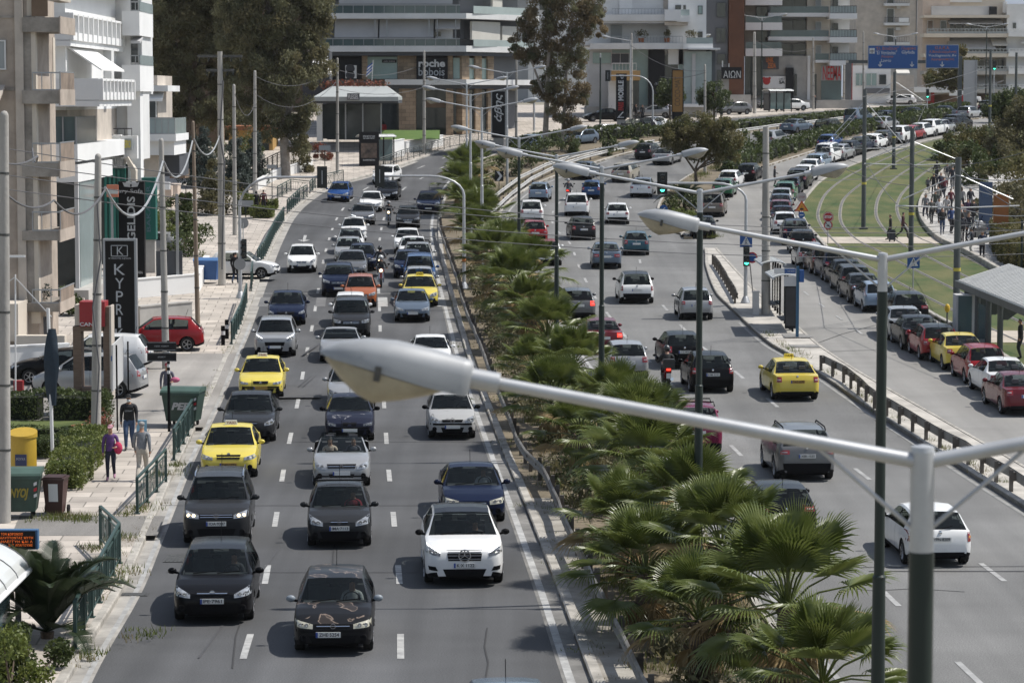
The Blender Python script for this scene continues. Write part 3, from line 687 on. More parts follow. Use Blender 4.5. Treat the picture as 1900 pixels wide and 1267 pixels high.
 if front.get('badge',True):
  z=front.get('bz',(gz0+gz1)/2);c=sh.hit(0,z,-1);r_=front.get('br',.055);b=MB();y=c[1]+.02
  kind=front.get('badge','disc')
  b.lathe([(r_*.82,.0),(r_*.85,.012),(r_,.012),(r_*1.02,-.01)],18,(0,y,z),axis='Y')
  if kind=='star':
   for q in range(3):a=math.pi/2+q*2*math.pi/3;b.beam((0,y+.006,z),(math.cos(a)*r_*.9,y+.006,z+math.sin(a)*r_*.9),r_*.2,.012)
  elif kind=='bolt':b.beam((-r_*1.1,y+.006,z-r_*.2),(r_*.1,y+.006,z+r_*.12),r_*.22,.012);b.beam((-r_*.1,y+.006,z-r_*.12),(r_*1.1,y+.006,z+r_*.2),r_*.22,.012)
  elif kind=='vw':
   for(x0,z0_,x1,z1_)in((-.6,.7,-.25,-.75),(-.25,-.75,0,.0),(0,0,.25,-.75),(.25,-.75,.6,.7),(-.2,.85,0,.15),(0,.15,.2,.85)):b.beam((x0*r_,y+.006,z+z0_*r_),(x1*r_,y+.006,z+z1_*r_),r_*.16,.012)
  elif kind=='wing':b.beam((-r_*.7,y+.006,z+r_*.3),(0,y+.006,z-r_*.3),r_*.2,.012);b.beam((r_*.7,y+.006,z+r_*.3),(0,y+.006,z-r_*.3),r_*.2,.012)
  elif kind=='oval':b.sphere((0,y,z),r_*.8,12,0,(1.5,.12,.7))
  elif kind=='diamond':
   for q in range(4):a,c2=math.pi/2*q,math.pi/2*(q+1);b.beam((math.cos(a)*r_*.7,y+.006,z+math.sin(a)*r_),(math.cos(c2)*r_*.7,y+.006,z+math.sin(c2)*r_),r_*.3,.012)
  else:b.sphere((0,y,z),r_*.8,12,0,(1,.1,1))
  b.build("badge",M_chrome,root,40)
 iw=front.get('iw',.30)*W
 sh.patch([(-iw*.85,.29),(iw*.85,.29),(iw,.29+front.get('ih',.16)),(-iw,.29+front.get('ih',.16))],-1,.010,10,3).build("lower_intake",M_blk,root,40)
 if front.get('strip'):z=front['strip'];sh.patch([(-W*.46,z-.03),(W*.46,z-.03),(W*.46,z+.03),(-W*.46,z+.03)],-1,.014,14,1).build("bumper_strip",M_blk,root,40)
 if front.get('side_vent'):
  for sx in(1,-1):sh.patch([(sx*W*.33,.42),(sx*W*.44,.43),(sx*W*.45,.53),(sx*W*.36,.52)],-1,.011,5,3).build("side_vent",M_blk,root,40)
 plate(root,sh,front.get('px',0),front.get('pz',.47),-1,plate_front,taxiplate)
 # tail
 tz,th,tx1,tx0=rear.get('z',T['dz']-.14),rear.get('h',.22),rear.get('i',.32)*W,rear.get('o',.475)*W
 for sx in(1,-1):
  q=[(sx*tx1,tz-th/2+rear.get('sl',0)),(sx*tx0,tz-th/2),(sx*tx0*rear.get('tap',.97),tz+th/2),(sx*tx1,tz+th/2-rear.get('sl',0))]
  tl=sh.patch(q,1,.010,5,4).build("taillight",M_redlit if rear.get('lit')else M_red,root,40)
  q=[(sx*(tx1*.8+tx0*.2),tz-th*.12),(sx*(tx1*.3+tx0*.7),tz-th*.12),(sx*(tx1*.3+tx0*.7),tz+th*.08),(sx*(tx1*.8+tx0*.2),tz+th*.08)]
  sh.patch(q,1,.016,3,2).build("reversing_lens",rear.get('lens',M_clear),tl,40)
 if rear.get('bumper'):sh.patch([(-W*.46,.30),(W*.46,.30),(W*.47,.30+rear['bumper']),(-W*.47,.30+rear['bumper'])],1,.011,12,3).build("rear_bumper",M_blk,root,40)
 else:sh.patch([(-W*.36,.30),(W*.36,.30),(W*.40,.40),(-W*.40,.40)],1,.010,10,2).build("rear_diffuser",M_blk,root,40)
 if rear.get('bright'):z=rear['bright'];sh.patch([(-W*.2,z-.015),(W*.2,z-.015),(W*.2,z+.015),(-W*.2,z+.015)],1,.014,6,1).build("boot_trim",M_chrome,root,40)
 plate(root,sh,0,rear.get('pz',.74 if T['dz']>.9 else.6),1,plate_rear,taxiplate)
 c=sh.hit(0,rear.get('bz',T['dz']-.07),1)
 if c:b=MB();b.lathe([(.001,-.02),(.03,-.018),(.042,-.012),(.045,.01)],12,(0,c[1]-.004,rear.get('bz',T['dz']-.07)),axis='Y');b.build("badge",M_chrome,root,50)
 if rear.get('wiper',T['rb']>.9):b=MB();y=-L*(T['rb']-.5);b.beam((0,y-.03,T['dz']+.02),(.32,y-.0,T['dz']+.09),.02,.02);b.build("rear_wiper",M_blk,root)
 b=MB();y=L*(.5-T['cowl'])+.0
 for x0 in(-.05,.55):b.beam((x0*W*.5,y-.02,T['cz']+.015),(x0*W*.5-.5,y-.1,T['cz']+.05),.025,.02)
 b.build("wiper",M_blk,root)
 if seats:
  b=MB();yb=L*(.5-T['rf'])-.55
  for x in(-.36,.36):
   b.box((x,yb,.55),(.5,.5,.25));b.box((x,yb-.3,.82),(.48,.14,.55),rx=R(-10));b.box((x,yb-.37,1.2 if H>1.4 else 1.1),(.26,.09,.18))
  b.box((0,yb-1.05,.8),(1.25,.16,.6));b.box((0,L*(.5-T['cowl'])-.25,.82),(W*.78,.45,.22))
  for x in(-.3,.3):b.box((x,yb-1.1,1.18),(.24,.08,.15))
  b.build("seats",M_seat,root,30)
  b=MB();cx=-.36;cy=L*(.5-T['cowl'])-.58
  b.tube([(cx+.18*math.cos(a),cy+.07*math.sin(a),.93+.17*math.sin(a))for a in[k*math.pi/6 for k in range(13)]],.016,6,cap=False);b.build("steering_wheel",M_blk,root,60)
  if not open_top:b=MB();b.box((0,L*(.5-T['rf'])+.12,H-.2),(.22,.03,.06));b.build("rear_view_mirror",M_blk,root)
 if rails:
  for sx in(1,-1):
   b=MB();x=sx*W*.35;b.tube([(x,L*(.5-T['rf'])-.15,H-.07),(x,L*(.5-T['rf'])-.3,H+.01),(x,L*(.5-T['rr'])+.3,H+.0),(x,L*(.5-T['rr'])+.1,H-.08)],.022,6);b.build("roof_rail",rails if rails is not True else M_chrome,root,50)
 if rack:
  for k in(.25,.7):
   b=MB();y=L*(.5-(T['rf']*(1-k)+T['rr']*k));b.tube([(-W*.39,y,H-.1),(-W*.37,y,H+.05),(W*.37,y,H+.05),(W*.39,y,H-.1)],.022,6);b.build("roof_rack",M_blk if rack is True else rack,root,40)
 if taxi:
  b=MB();y=L*(.5-T['rf'])-.3;b.add([(-.2,y-.06,H-.02),(.2,y-.06,H-.02),(.2,y+.06,H-.02),(-.2,y+.06,H-.02),(-.17,y-.04,H+.12),(.17,y-.04,H+.12),(.17,y+.04,H+.12),(-.17,y+.04,H+.12)],[(0,1,5,4),(1,2,6,5),(2,3,7,6),(3,0,4,7),(4,5,6,7)])
  o=b.build("roof_sign",taxi if taxi is not True else M_sign,root)
  for d in(1,-1):text("sign_lettering","TAXI",.10,M_ink if taxi is not True else M_red,(0,y+d*.062,H+.045),(R(90),0,R(180)if d>0 else 0),o,width=.28)
 if antenna:b=MB();y=L*(.5-T['rr'])+.25;b.tube([(0,y,H-.03),(0,y-.12,H+.30 if antenna is True else H+.08)],.008,5);b.build("aerial",M_blk,root)
 if spoiler:b=MB();y=-L*(T['rr']-.5);b.prism([(-W*.34,y+.05,H-.06),(W*.34,y+.05,H-.06),(W*.33,y-.16,H-.045),(-W*.33,y-.16,H-.045)],(0,0,.03));b.build("spoiler",paintm,root)
SHELLS={}
def shell(kind,open_top=False,box=0.,threedoor=False,**ov):
 k=(kind,open_top,box,threedoor,tuple(sorted(ov.items())))
 if k not in SHELLS:T=dict(TYPES[kind]);T.update(ov);SHELLS[k]=CarShell(T,box,open_top,threedoor)
 return SHELLS[k]
 # ------------------------------------------------------------------ people
M_skin=mat("skin",(.36,.20,.13),.55,var=.08,vscale=20)
M_hairD=mat("hair_dark",(.018,.014,.012),.6);M_hairG=mat("hair_grey",(.30,.29,.28),.7);M_hairB=mat("hair_brown",(.06,.035,.02),.6)
CL={}
def cloth(c):
 k="cloth_%.2f_%.2f_%.2f"%c
 return mat(k,c,.9,var=.22,vscale=9,bump=.25,bscale=30)
def skin_mesh(J,E,mats_of,mats,root,sub=1):
 "one continuous skinned surface over a skeleton: J name->(pos, radius), E edges (a, b, zone)"
 names=list(J);ix={n:i for i,n in enumerate(names)}
 me=bpy.data.meshes.new("skeleton");me.from_pydata([J[n][0]for n in names],[(ix[a],ix[b])for a,b,_ in E],[])
 o=bpy.data.objects.new("skeleton",me)
 md=o.modifiers.new("s",'SKIN');md.use_smooth_shade=True
 for n in names:
  r_=J[n][1];v=me.skin_vertices[0].data[ix[n]];v.radius=r_ if isinstance(r_,tuple)else(r_,r_);v.use_root=(n==root)
 sd=o.modifiers.new("d",'SUBSURF');sd.levels=sub;sd.render_levels=sub
 res=evaluated(o);bpy.data.objects.remove(o)
 segs=[(Vector(J[a][0]),Vector(J[b][0]),mats_of[z])for a,b,z in E]
 res.materials.clear()
 for m in mats:res.materials.append(m)
 for p in res.polygons:
  c=p.center;best,bi=1e9,0
  for a,b_,mi in segs:
   d=b_-a;t=max(0,min(1,(c-a).dot(d)/max(1e-9,d.length_squared)));q=(a+d*t-c).length
   if q<best:best,bi=q,mi
  p.material_index=bi
 return res
def person(label,loc,face,top=(.1,.1,.1),legs=(.03,.03,.04),shoes=(.02,.02,.02),hair='D',walk=.25,h=1.74,arms='walk',bulk=1.,group=None,fingers=False,seated=False,sleeves=True,lean=0.,mask=None,hat=None,long_hair=False,legw=1.,coat=False):
 s=h/1.74;w_=bulk;ph=walk
 if seated:
  hipz=.52;hip=(0,-.05,hipz);kn=lambda q:(q*.13,.38,.60);an=lambda q:(q*.14,.55,.22);toe=lambda q:(q*.14,.72,.18);tz=hipz-.93
 else:
  hip=(0,0,.93);tz=0
  kn=lambda q:(q*.09,.10+q*ph*.42,.50+abs(ph)*.03);an=lambda q:(q*.09,q*ph*.95-.03-(.10 if q<0 and ph else 0),.09+(.08 if q<0 and ph>.1 else 0));toe=lambda q:(q*.105,an(q)[1]+.19,.035+(.02 if q<0 and ph>.1 else 0))
 ln=lean
 def up(x,y,z):return(x,y+ln*(z-.93),z+tz)
 J=dict(pelvis=(hip,(.155*w_,.115*w_)),waist=(up(0,0,1.06),(.145*w_,.11*w_)),chest=(up(0,.01,1.28),(.165*w_,.115*w_)),neck0=(up(0,0,1.43),(.085,.07)),neck=(up(0,.01,1.50),.055),head0=(up(0,.03,1.57),(.066,.082)),head1=(up(0,.02,1.665),(.078,.095)),crown=(up(0,.01,1.72),(.055,.065)),nose=(up(0,.125,1.60),.014))
 E=[('pelvis','waist','top'),('waist','chest','top'),('chest','neck0','top'),('neck0','neck','skin'),('neck','head0','skin'),('head0','head1','skin'),('head1','crown','hair'),('head0','nose','skin')]
 for q,nm in((1,'R'),(-1,'L')):
  sh=up(q*.185*min(1.1,w_),0,1.395);sw=-q*ph*.8
  if arms=='walk':el=up(q*.245,-.03+sw*.35,1.12);wr=up(q*.25,.10+sw*.8,.885);hd=up(q*.245,.12+sw*.95,.80)
  elif arms=='down':el=up(q*.24,-.03,1.12);wr=up(q*.24,.04,.87);hd=up(q*.235,.06,.79)
  elif arms=='bars':el=up(q*.30,.16,1.16);wr=up(q*.33,.42,1.10);hd=up(q*.32,.50,1.09)
  elif arms=='wheel':el=up(q*.25,.12,1.10);wr=up(q*.16,.36,1.14);hd=up(q*.15,.43,1.17)
  elif arms=='phone':el=up(q*.24,.02,1.13);wr=up(q*.10,.25,1.20);hd=up(q*.06,.31,1.26)
  elif arms=='one':el=up(q*.24,-.03,1.12)if q>0 else up(q*.25,.04,1.13);wr=up(q*.24,.04,.87)if q>0 else up(q*.2,.27,1.08);hd=up(q*.235,.06,.79)if q>0 else up(q*.16,.35,1.08)
  J.update({'sh'+nm:(sh,.068*w_),'el'+nm:(el,.05*w_),'wr'+nm:(wr,.034),'hd'+nm:(hd,(.030,.042))})
  E+=[('neck0','sh'+nm,'top'),('sh'+nm,'el'+nm,'top'),('el'+nm,'wr'+nm,'top' if sleeves else 'skin'),('wr'+nm,'hd'+nm,'skin')]
  J.update({'hp'+nm:((q*.095,hip[1],hip[2]-.06),.10*w_*legw),'kn'+nm:(kn(q),.068*w_*legw),'an'+nm:(an(q),.048*legw),'to'+nm:(toe(q),(.042,.034))})
  E+=[('pelvis','hp'+nm,'legs'),('hp'+nm,'kn'+nm,'legs'),('kn'+nm,'an'+nm,'legs'),('an'+nm,'to'+nm,'shoes')]
 mats=[cloth(top),cloth(legs),M_skin,mat("shoe_%.2f"%shoes[0],shoes,.6),{'D':M_hairD,'G':M_hairG,'B':M_hairB}[hair]]
 me=skin_mesh(J,E,dict(top=0,legs=1,skin=2,shoes=3,hair=4),mats,'pelvis')
 if coat:
  for p in me.polygons:
   if p.material_index==1 and p.center.z>.55:p.material_index=0
 hp=Vector(J['head1'][0]);mp={m:i for i,m in enumerate(mats)}
 for p in me.polygons:
  d=p.center-hp
  if p.material_index==2 and d.length<.16 and d.z>-.09 and(d.y<.02 or d.z>.045):p.material_index=4
 root=thing("person",label,"person",loc,math.atan2(-face[0],face[1]),group);root.scale=(s,s,s)
 link("body",me,root)
 if fingers:
  b=MB()
  for nm,q in(('R',1),('L',-1)):
   hd,wr=Vector(J['hd'+nm][0]),Vector(J['wr'+nm][0]);d=(hd-wr).normalized();sd_=Vector((0,1,0))-d*d.y;sd_.normalize();inn=Vector((-q,0,0))
   for k,(o,ln_)in enumerate(((-.027,.055),(-.009,.068),(.010,.072),(.028,.064))):
    r0=hd+d*.02+sd_*o;b.tube([r0,r0+d*ln_*.55+inn*.006,r0+d*ln_+inn*.022],[.0095,.009,.006],6)
   r0=hd-d*.02+sd_*.032;b.tube([r0,r0+sd_*.025+d*.02+inn*.01,r0+sd_*.03+d*.05+inn*.015],[.011,.0105,.007],6)
  b.build("fingers",M_skin,root,60)
  b=MB()
  for q in(1,-1):b.sphere(tuple(Vector(J['head0'][0])+Vector((q*.03,.083,.055))),.009,6)
  b.build("eyes",M_ink,root,60)
 if long_hair:
  b=MB();c=Vector(J['head1'][0]);b.sphere(tuple(c+Vector((0,-.045,-.06))),.11,10,0,(.9,.6,1.5));b.build("hair",mats[4],root,60)
 if mask:b=MB();b.sphere(tuple(Vector(J['head0'][0])+Vector((0,.045,0))),.062,10,0,(1.05,1.0,.85));b.build("face_mask",cloth(mask),root,60)
 if hat:
  b=MB();c=Vector(J['head1'][0]);b.sphere(tuple(c+Vector((0,-.005,.035))),.098,12,0,(.95,1.12,.8));b.prism([tuple(c+Vector(p))for p in((-.07,.08,.03),(.07,.08,.03),(.05,.20,.01),(-.05,.20,.01))],(0,0,.012));b.build("cap",cloth(hat),root,50)
 root['J']=0;del root['J']
 return root,{k:Vector(v[0])*s for k,v in J.items()}
def helmet(root,J,c,visor=True):
 b=MB();h=J['head1'];b.sphere(tuple(h+Vector((0,.01,-.02))),.145,16,0,(.92,1.08,1.0));o=b.build("helmet",mat("helmet_%.2f_%.2f"%(c[0],c[1]),c,.25,coat=.6),root,60)
 if visor:b=MB();b.sphere(tuple(h+Vector((0,.035,-.03))),.135,16,0,(.9,1.02,.5));b.build("visor",M_glass,o,60)
 # ------------------------------------------------------------------ motorcycles
def motorcycle(label,loc,fwd,c,scooter=False,topbox=None,lit=True,rearlit=True):
 root=thing("motorcycle",label,"motorcycle",loc,math.atan2(-fwd[0],fwd[1]),"motorcycles among the traffic");pm_=mat("bikepaint_%.2f_%.2f_%.2f"%c,c,.25,coat=.6)
 r=.27 if scooter else.31
 for y in(.68,-.62):
  b=MB();b.lathe([(r*.70,-.06),(r*.95,-.055),(r,0),(r*.95,.055),(r*.70,.06)],22,axis='X');wo=b.build("wheel",M_tyre,root,50,(0,y,r))
  b=MB();b.lathe([(r*.71,-.035),(r*.66,-.03),(r*.66,.03),(r*.71,.035)],22,axis='X');b.lathe([(.05,-.06),(.06,0),(.05,.06)],10,axis='X')
  for k in range(6):a=k*math.pi/3;b.beam((0,0,0),(0,math.cos(a)*r*.68,math.sin(a)*r*.68),.03,.02)
  b.build("rim",M_rim,wo,40)
 b=MB();b.prism([(-.12,.42,.42),(-.12,.30,.98),(-.12,.05,.90),(-.12,-.12,.78),(-.12,-.75,.86),(-.12,-.80,.74),(-.12,-.35,.40),(-.12,.1,.30)],(.24,0,0));b.build("body",pm_,root,30)
 b=MB();b.sphere((0,.16,.86),.2,12,0,(.85,1.2,.6));b.build("tank",pm_,root,60)
 b=MB();b.box((0,-.38,.87),(.28,.72,.10));b.build("seat",M_seat,root)
 b=MB()
 for x in(-.1,.1):b.tube([(x,.68,r),(x*1.05,.46,1.0)],.028,8)
 b.build("fork",M_chrome,root,50)
 b=MB();b.tube([(-.37,.32,1.06),(-.2,.42,1.04),(.2,.42,1.04),(.37,.32,1.06)],.018,8);b.build("handlebar",M_blk,root,50)
 b=MB();b.sphere((0,.52,.92),.14,12,0,(1.0,.7,.9));hl=b.build("fairing",pm_,root,60)
 b=MB();b.lathe([(.001,.02),(.06,.015),(.085,0),(.09,-.05)],14,(0,.62,.92),axis='Y');b.build("headlight",M_bulb if lit else M_lens,hl,50)
 b=MB();b.prism([(-.18,.55,1.02),(.18,.55,1.02),(.13,.44,1.28),(-.13,.44,1.28)],(0,.012,0));b.build("windscreen",M_glass,root)
 for x in(-.42,.42):
  b=MB();b.tube([(x*.7,.36,1.05),(x,.38,1.22)],.01,5);b.sphere((x,.38,1.25),.07,8,0,(1.1,.4,.7));b.build("mirror",M_blk,root,60)
 b=MB();b.box((0,-.84,.82),(.16,.05,.08));b.build("taillight",M_redlit if rearlit else M_red,root)
 b=MB();b.box((0,-.90,.58),(.18,.015,.2));b.build("number_plate",M_plate,root)
 b=MB();b.tube([(.14,.05,.32),(.16,-.6,.42)],[.05,.07],10);b.build("exhaust",M_chrome,root,50)
 b=MB();b.box((0,.0,.42),(.34,.42,.34));b.build("engine",M_iron,root)
 if topbox:b=MB();b.box((0,-.88,1.05),(.44,.38,.30));b.box((0,-.88,1.21),(.40,.34,.05));b.build("top_box",mat("topbox_%.2f"%topbox[0],topbox,.5),root)
 return root
 # ------------------------------------------------------------------ traffic
def lane_pose(px,py,LT,RT,near=.8,away=False,L=4.2,turn=0.):
 a,c=interp(LT,py),interp(RT,py);t=(px-a)/(c-a)if abs(c-a)>1 else.5
 def pt(q):return P(interp(LT,q)*(1-t)+interp(RT,q)*t,q)
 n=P(px,py);Y0=n.y;q=Y_to_py(Y0+5);d=pt(q)-pt(Y_to_py(Y0+.2));d.z=0;d.normalize()
 if turn:d=Vector((d.x*math.cos(R(turn))-d.y*math.sin(R(turn)),d.x*math.sin(R(turn))+d.y*math.cos(R(turn)),0))
 c_=n+d*(L/2-near);c_.z=gz(c_.y);fwd=d if away else-d
 sl_=(gz(c_.y+fwd.y*1.3)-gz(c_.y-fwd.y*1.3))/2.6
 return c_,math.atan2(-fwd.x,fwd.y),math.atan(sl_),fwd
GRP={'L':"cars coming towards the camera on the left carriageway",'R':"cars driving away on the right carriageway",'P':"cars parked along the tram lawn",'S':"cars waiting on the side road",'F':"cars far up the avenue",'B':"cars parked off the left pavement"}
CARS=[]
def car(lane,px,py,kind,color,label,turn=0.,cat="car",sh=None,loc=None,rz=None,**kw):
 sh=dict(sh or{});s_=shell(kind,**sh);L=s_.T['L']
 if loc is None:
  LT,RT,away={'L':(LK,LM,False),'R':(RM,RK,True),'P':(I2R if py>470 else I1R,SR,True),'S':(I1R,SR,True),'F':(RM,RK,True),'FL':(LK,LM,False)}[lane]
  c,rz,pitch,fwd=lane_pose(px,py,LT,RT,.80,away,L,turn)
 else:c,pitch=loc,0
 r=thing("taxi" if cat=="taxi" else "car",label,cat,c,rz,GRP.get(lane[0]));r.rotation_euler.x=pitch
 far=c.y>240;p=color if not isinstance(color,str)else pm(color)
 if far:kw.setdefault('seats',False)
 build_car(s_,r,p,open_top=sh.get('open_top',False),**kw)
 CARS.append((r,sh,kind));return r
D=dict
M_sgreyb=mat('grille_bar_grey',(.16,.16,.17),.35,.6)
opel_worn=worn_paint("worn_black_lacquer",(.012,.012,.013),(.26,.20,.16),1.5,.55)
bmw_worn=worn_paint("worn_navy_lacquer",(.014,.016,.030),(.34,.33,.33),2.6,.64)
F_hi=D(lh=.19,up=.07,lo=.27)
c1=car('L',398,1148,'hatch','black',"black hatchback with clear swept headlights, nearest car in the left lane",sh=D(L=4.36,W=1.80,H=1.48),front=D(lx=.475,lo=.27,lh=.15,up=.10,gw=.20,g0=.68,g1=.75,bars=1,badge='oval',bz=.73,ih=.20,iw=.28,pz=.55),plate_front="IPE·7961")
c2=car('L',620,1204,'hatch',opel_worn,"worn black hatchback with peeling bonnet lacquer and clouded headlights",sh=D(L=4.11,W=1.70,H=1.43,nose=.72),front=D(lens=M_lensy,lx=.47,lo=.25,lh=.16,up=.02,gw=.22,g0=.60,g1=.69,bars=1,badge='bolt',strip=.54,px=.10,pz=.47,fog=True),plate_front="ZHE·5254",mirror=mat("bare_mirror_cap",(.20,.23,.26),.5))
c3=car('L',860,1080,'suvcoupe','white',"white coupe SUV with a black roof and a star in its wide black grille",front=D(lens=M_lensd,led=1,lx=.475,lo=.30,lh=.16,up=.09,gw=.22,g0=.66,g1=.90,bars=3,barm=M_sgreyb,badge='star',br=.15,bz=.78,side_vent=1,iw=.27,ih=.17,fog=False,pz=.55),roofpaint=pm('sunroofblack'),plate_front="K·X 1122",mirror=M_blk,antenna=False)
car('L',630,1010,'hatch','darkgrey',"small charcoal hatchback with a roof rack bar and teardrop headlights",sh=D(L=3.9,W=1.695,H=1.475),front=D(lx=.46,lo=.25,lh=.17,up=.10,gw=.14,g0=.68,g1=.74,bars=1,badge='wing',br=.05,bz=.71,ih=.18,pz=.55),plate_front="IMA·7113",rack=True)
car('L',404,1006,'suv','grey',"grey SUV with lit headlights and two chrome grille bars",sh=D(L=4.43,W=1.81,H=1.70),color_=0)if 0 else car('L',404,1006,'suv','darkgrey',"grey SUV with silver roof rails, lit headlights and two chrome grille bars",sh=D(L=4.43,W=1.81,H=1.68),rails=True,front=D(lit=1,lx=.46,lo=.25,lh=.17,gw=.25,g0=.76,g1=.87,bars=2,badge='vw',br=.075,iw=.28,ih=.2,pz=.62),plate_front="IOA·9387")
car('L',878,966,'sedan','navy',"dark blue saloon directly behind the white coupe SUV",sh=D(L=4.55,W=1.77,H=1.41),front=D(lx=.47,lo=.24,lh=.17,up=.03,lens=M_lensy,gw=.2),mirror=pm('navy'))
car('L',426,884,'sedan','taxiyellow',"yellow taxi with a wide black slatted grille in front of the charcoal saloon",cat="taxi",sh=D(L=4.57,W=1.77,H=1.46,nose=.74),front=D(lx=.475,lo=.27,lh=.15,up=.03,gw=.21,g0=.64,g1=.76,bars=0,badge='disc',bz=.765,iw=.3,ih=.14),taxi=True,taxiplate=True,plate_front="TAE·1773",mirror=pm('taxiyellow'))
cab=car('L',634,900,'cabrio','silver',"silver convertible with its roof down and two people on board",sh=D(open_top=True),front=D(lx=.465,lo=.26,lh=.17,up=.06,gw=.25,g0=.62,g1=.73,bars=1,badge='bolt',iw=.22,ih=.16))
car('L',462,818,'sedan','darkgrey',"charcoal saloon between the two yellow taxis in the left lane",sh=D(L=4.83,W=1.86,H=1.48,nose=.76),front=D(lx=.47,lo=.30,lh=.16,up=.07,gw=.18,g0=.66,g1=.76,bars=1,badge='bolt',lens=M_lens))
car('L',649,816,'sedan',bmw_worn,"old navy saloon with twin kidney grilles and flaking bonnet paint",sh=D(L=4.43,W=1.70,H=1.39),front=D(lx=.46,lo=.27,lh=.13,up=0,gw=.14,g0=.58,g1=.70,bars=0,vbar=1,badge=False,lens=M_lensd,strip=.52,pz=.44),mirror=M_blk)
clio=worn_paint("worn_silver_lacquer",(.36,.36,.355),(.10,.10,.10),.7,.68)
car('L',838,811,'hatch',clio,"silver hatchback with black roof bars and a diamond badge",sh=D(L=3.81,W=1.64,H=1.42,cowl=.24),front=D(lx=.47,lo=.26,lh=.20,up=.06,gw=.22,g0=.63,g1=.71,bars=0,badge='diamond',br=.08,strip=.56,bz=.69,iw=.24),rack=True,mirror=M_blk)
car('L',485,738,'sedan','taxiyellow',"yellow taxi with a red-lettered roof sign directly behind the charcoal saloon",cat="taxi",sh=D(L=4.5,W=1.73,H=1.44,nose=.72),front=D(lx=.465,lo=.27,lh=.13,up=0,gw=.17,g0=.62,g1=.72,bars=0,strip=.5),taxi=True,taxiplate=True,mirror=pm('taxiyellow'))
car('L',652,757,'sedan','silver',"silver saloon mostly hidden behind the blurred near lamp head",sh=D(L=4.6,W=1.8),front=D(lens=M_lensd))
car('L',632,670,'sports','silver',"silver sports coupe with round headlights beside the blurred lamp head",front=D(round=.34,badge=False,gw=.1,g0=.4,g1=.45,bars=0),seats=False)
car('L',800,668,'sedan','white',"white boxy saloon above the end of the blurred lamp head",box=0,sh=D(L=4.4,W=1.69,H=1.38))if 0 else car('L',800,690,'sedan','white',"white boxy saloon just above the neck of the blurred lamp head",sh=D(L=4.4,W=1.69,H=1.38,nose=.74),front=D(lx=.46,lo=.3,lh=.12,up=0,gw=.28,g0=.62,g1=.70))
car('L',511,660,'suv','silver',"silver crossover with oval ringed headlights in the left lane",sh=D(L=4.19,W=1.805,H=1.53,cz=1.0,belt=.96,dz=1.02),front=D(lx=.465,lo=.29,lh=.2,up=.06,gw=.24,g0=.52,g1=.68,bars=0,badge=False,led=1,iw=.2),roofpaint=None)
car('L',532,602,'sedan','navy',"dark navy saloon leading up the left lane ahead of the silver crossover",sh=D(L=4.8,W=1.83,H=1.46),front=D(lx=.475,lo=.32,lh=.14,up=.05,gw=.22,g0=.56,g1=.70,bars=0,badge='disc',lens=M_lens))
car('L',652,626,'suv','darkgrey',"boxy charcoal SUV in the middle lane with square headlights",sh=D(L=4.45,W=1.765,H=1.67,roofw=.78),front=D(lx=.46,lo=.27,lh=.19,up=0,gw=.22,g0=.7,g1=.84,bars=2))
car('L',650,606,'hatch','white',"white hatchback hidden behind the boxy charcoal SUV",sh=D(L=4.2))
car('L',765,596,'sedan','bluegrey',"slate blue coupe with round twin headlights in the right lane",sh=D(L=4.64,W=1.74,H=1.41),front=D(lx=.46,lo=.25,lh=.16,gw=.2,badge='star',br=.07,bars=2))
car('L',780,568,'sedan','taxiyellow',"yellow taxi with a black and yellow roof sign behind the slate blue coupe",cat="taxi",sh=D(L=4.82,W=1.82,H=1.45),taxi=mat("taxi_sign_yellow",(.7,.55,.05),.5),taxiplate=True,front=D(lh=.2,up=.05))
car('L',669,569,'mini','orange',"small orange hatchback in the middle lane",sh=D(L=3.7,W=1.66,H=1.53))
car('L',628,549,'suv','navy',"dark blue crossover left of the small orange hatchback",sh=D(L=4.3,W=1.78,H=1.6))
car('L',560,505,'hatch','white',"white hatchback alone in the left lane ahead of the crossing",sh=D(L=4.03,W=1.69,H=1.49),front=D(lx=.46,lo=.30,lh=.18,up=.09,gw=.17,badge='disc'))
car('L',653,515,'sedan','grey',"grey saloon with chrome grille behind the dark blue crossover")
car('L',672,502,'hatch','navy',"dark navy hatchback beside the grey saloon and the scooter",sh=D(L=4.1))
car('L',647,488,'hatch','silver',"silver hatchback third from the tail of the middle lane queue",sh=D(L=4.1))
car('L',650,471,'hatch','white',"white hatchback with a dark roof in the middle lane queue",sh=D(L=4.2),roofpaint=pm('sunroofblack'))
car('L',656,447,'hatch','white',"white hatchback ahead of the white car with the dark roof",sh=D(L=4.2))
car('L',673,417,'sedan','grey',"metallic grey saloon beside the far motorcycle",front=D(led=1))
car('L',688,393,'sedan','white',"white saloon at the bend just beyond the metallic grey saloon")
car('L',628,375,'hatch','brightblue',"bright blue hatchback alone on the left at the bend",sh=D(L=4.4,W=1.755,H=1.46))
car('L',719,372,'sedan','black',"black saloon at the bend below the back of the signal head")
car('L',711,342,'hatch','white',"white hatchback farthest up the bend behind the signal head")
car('L',757,423,'hatch','darkgrey',"charcoal hatchback to the right of the far motorcycle",front=D(lens=M_lensd))
car('L',795,397,'suv','navy',"dark estate car hugging the palms at the bend",sh=D(L=4.9,W=1.88,H=1.55,cz=1.02,belt=.98))
car('L',858,312,'hatch','bluegrey',"dark blue hatchback rounding the bend beside the grey railing")
car('L',756,470,'hatch','white',"white hatchback last but one in the right lane queue")
car('L',767,486,'sedan','white',"white saloon in the right lane queue ahead of the silver estate")
car('L',776,501,'wagon','silver',"silver estate with roof bars in the right lane queue",rack=True)
car('L',758,515,'hatch','navy',"dark navy hatchback beside the blue van in the right lane queue",sh=D(L=4.0))
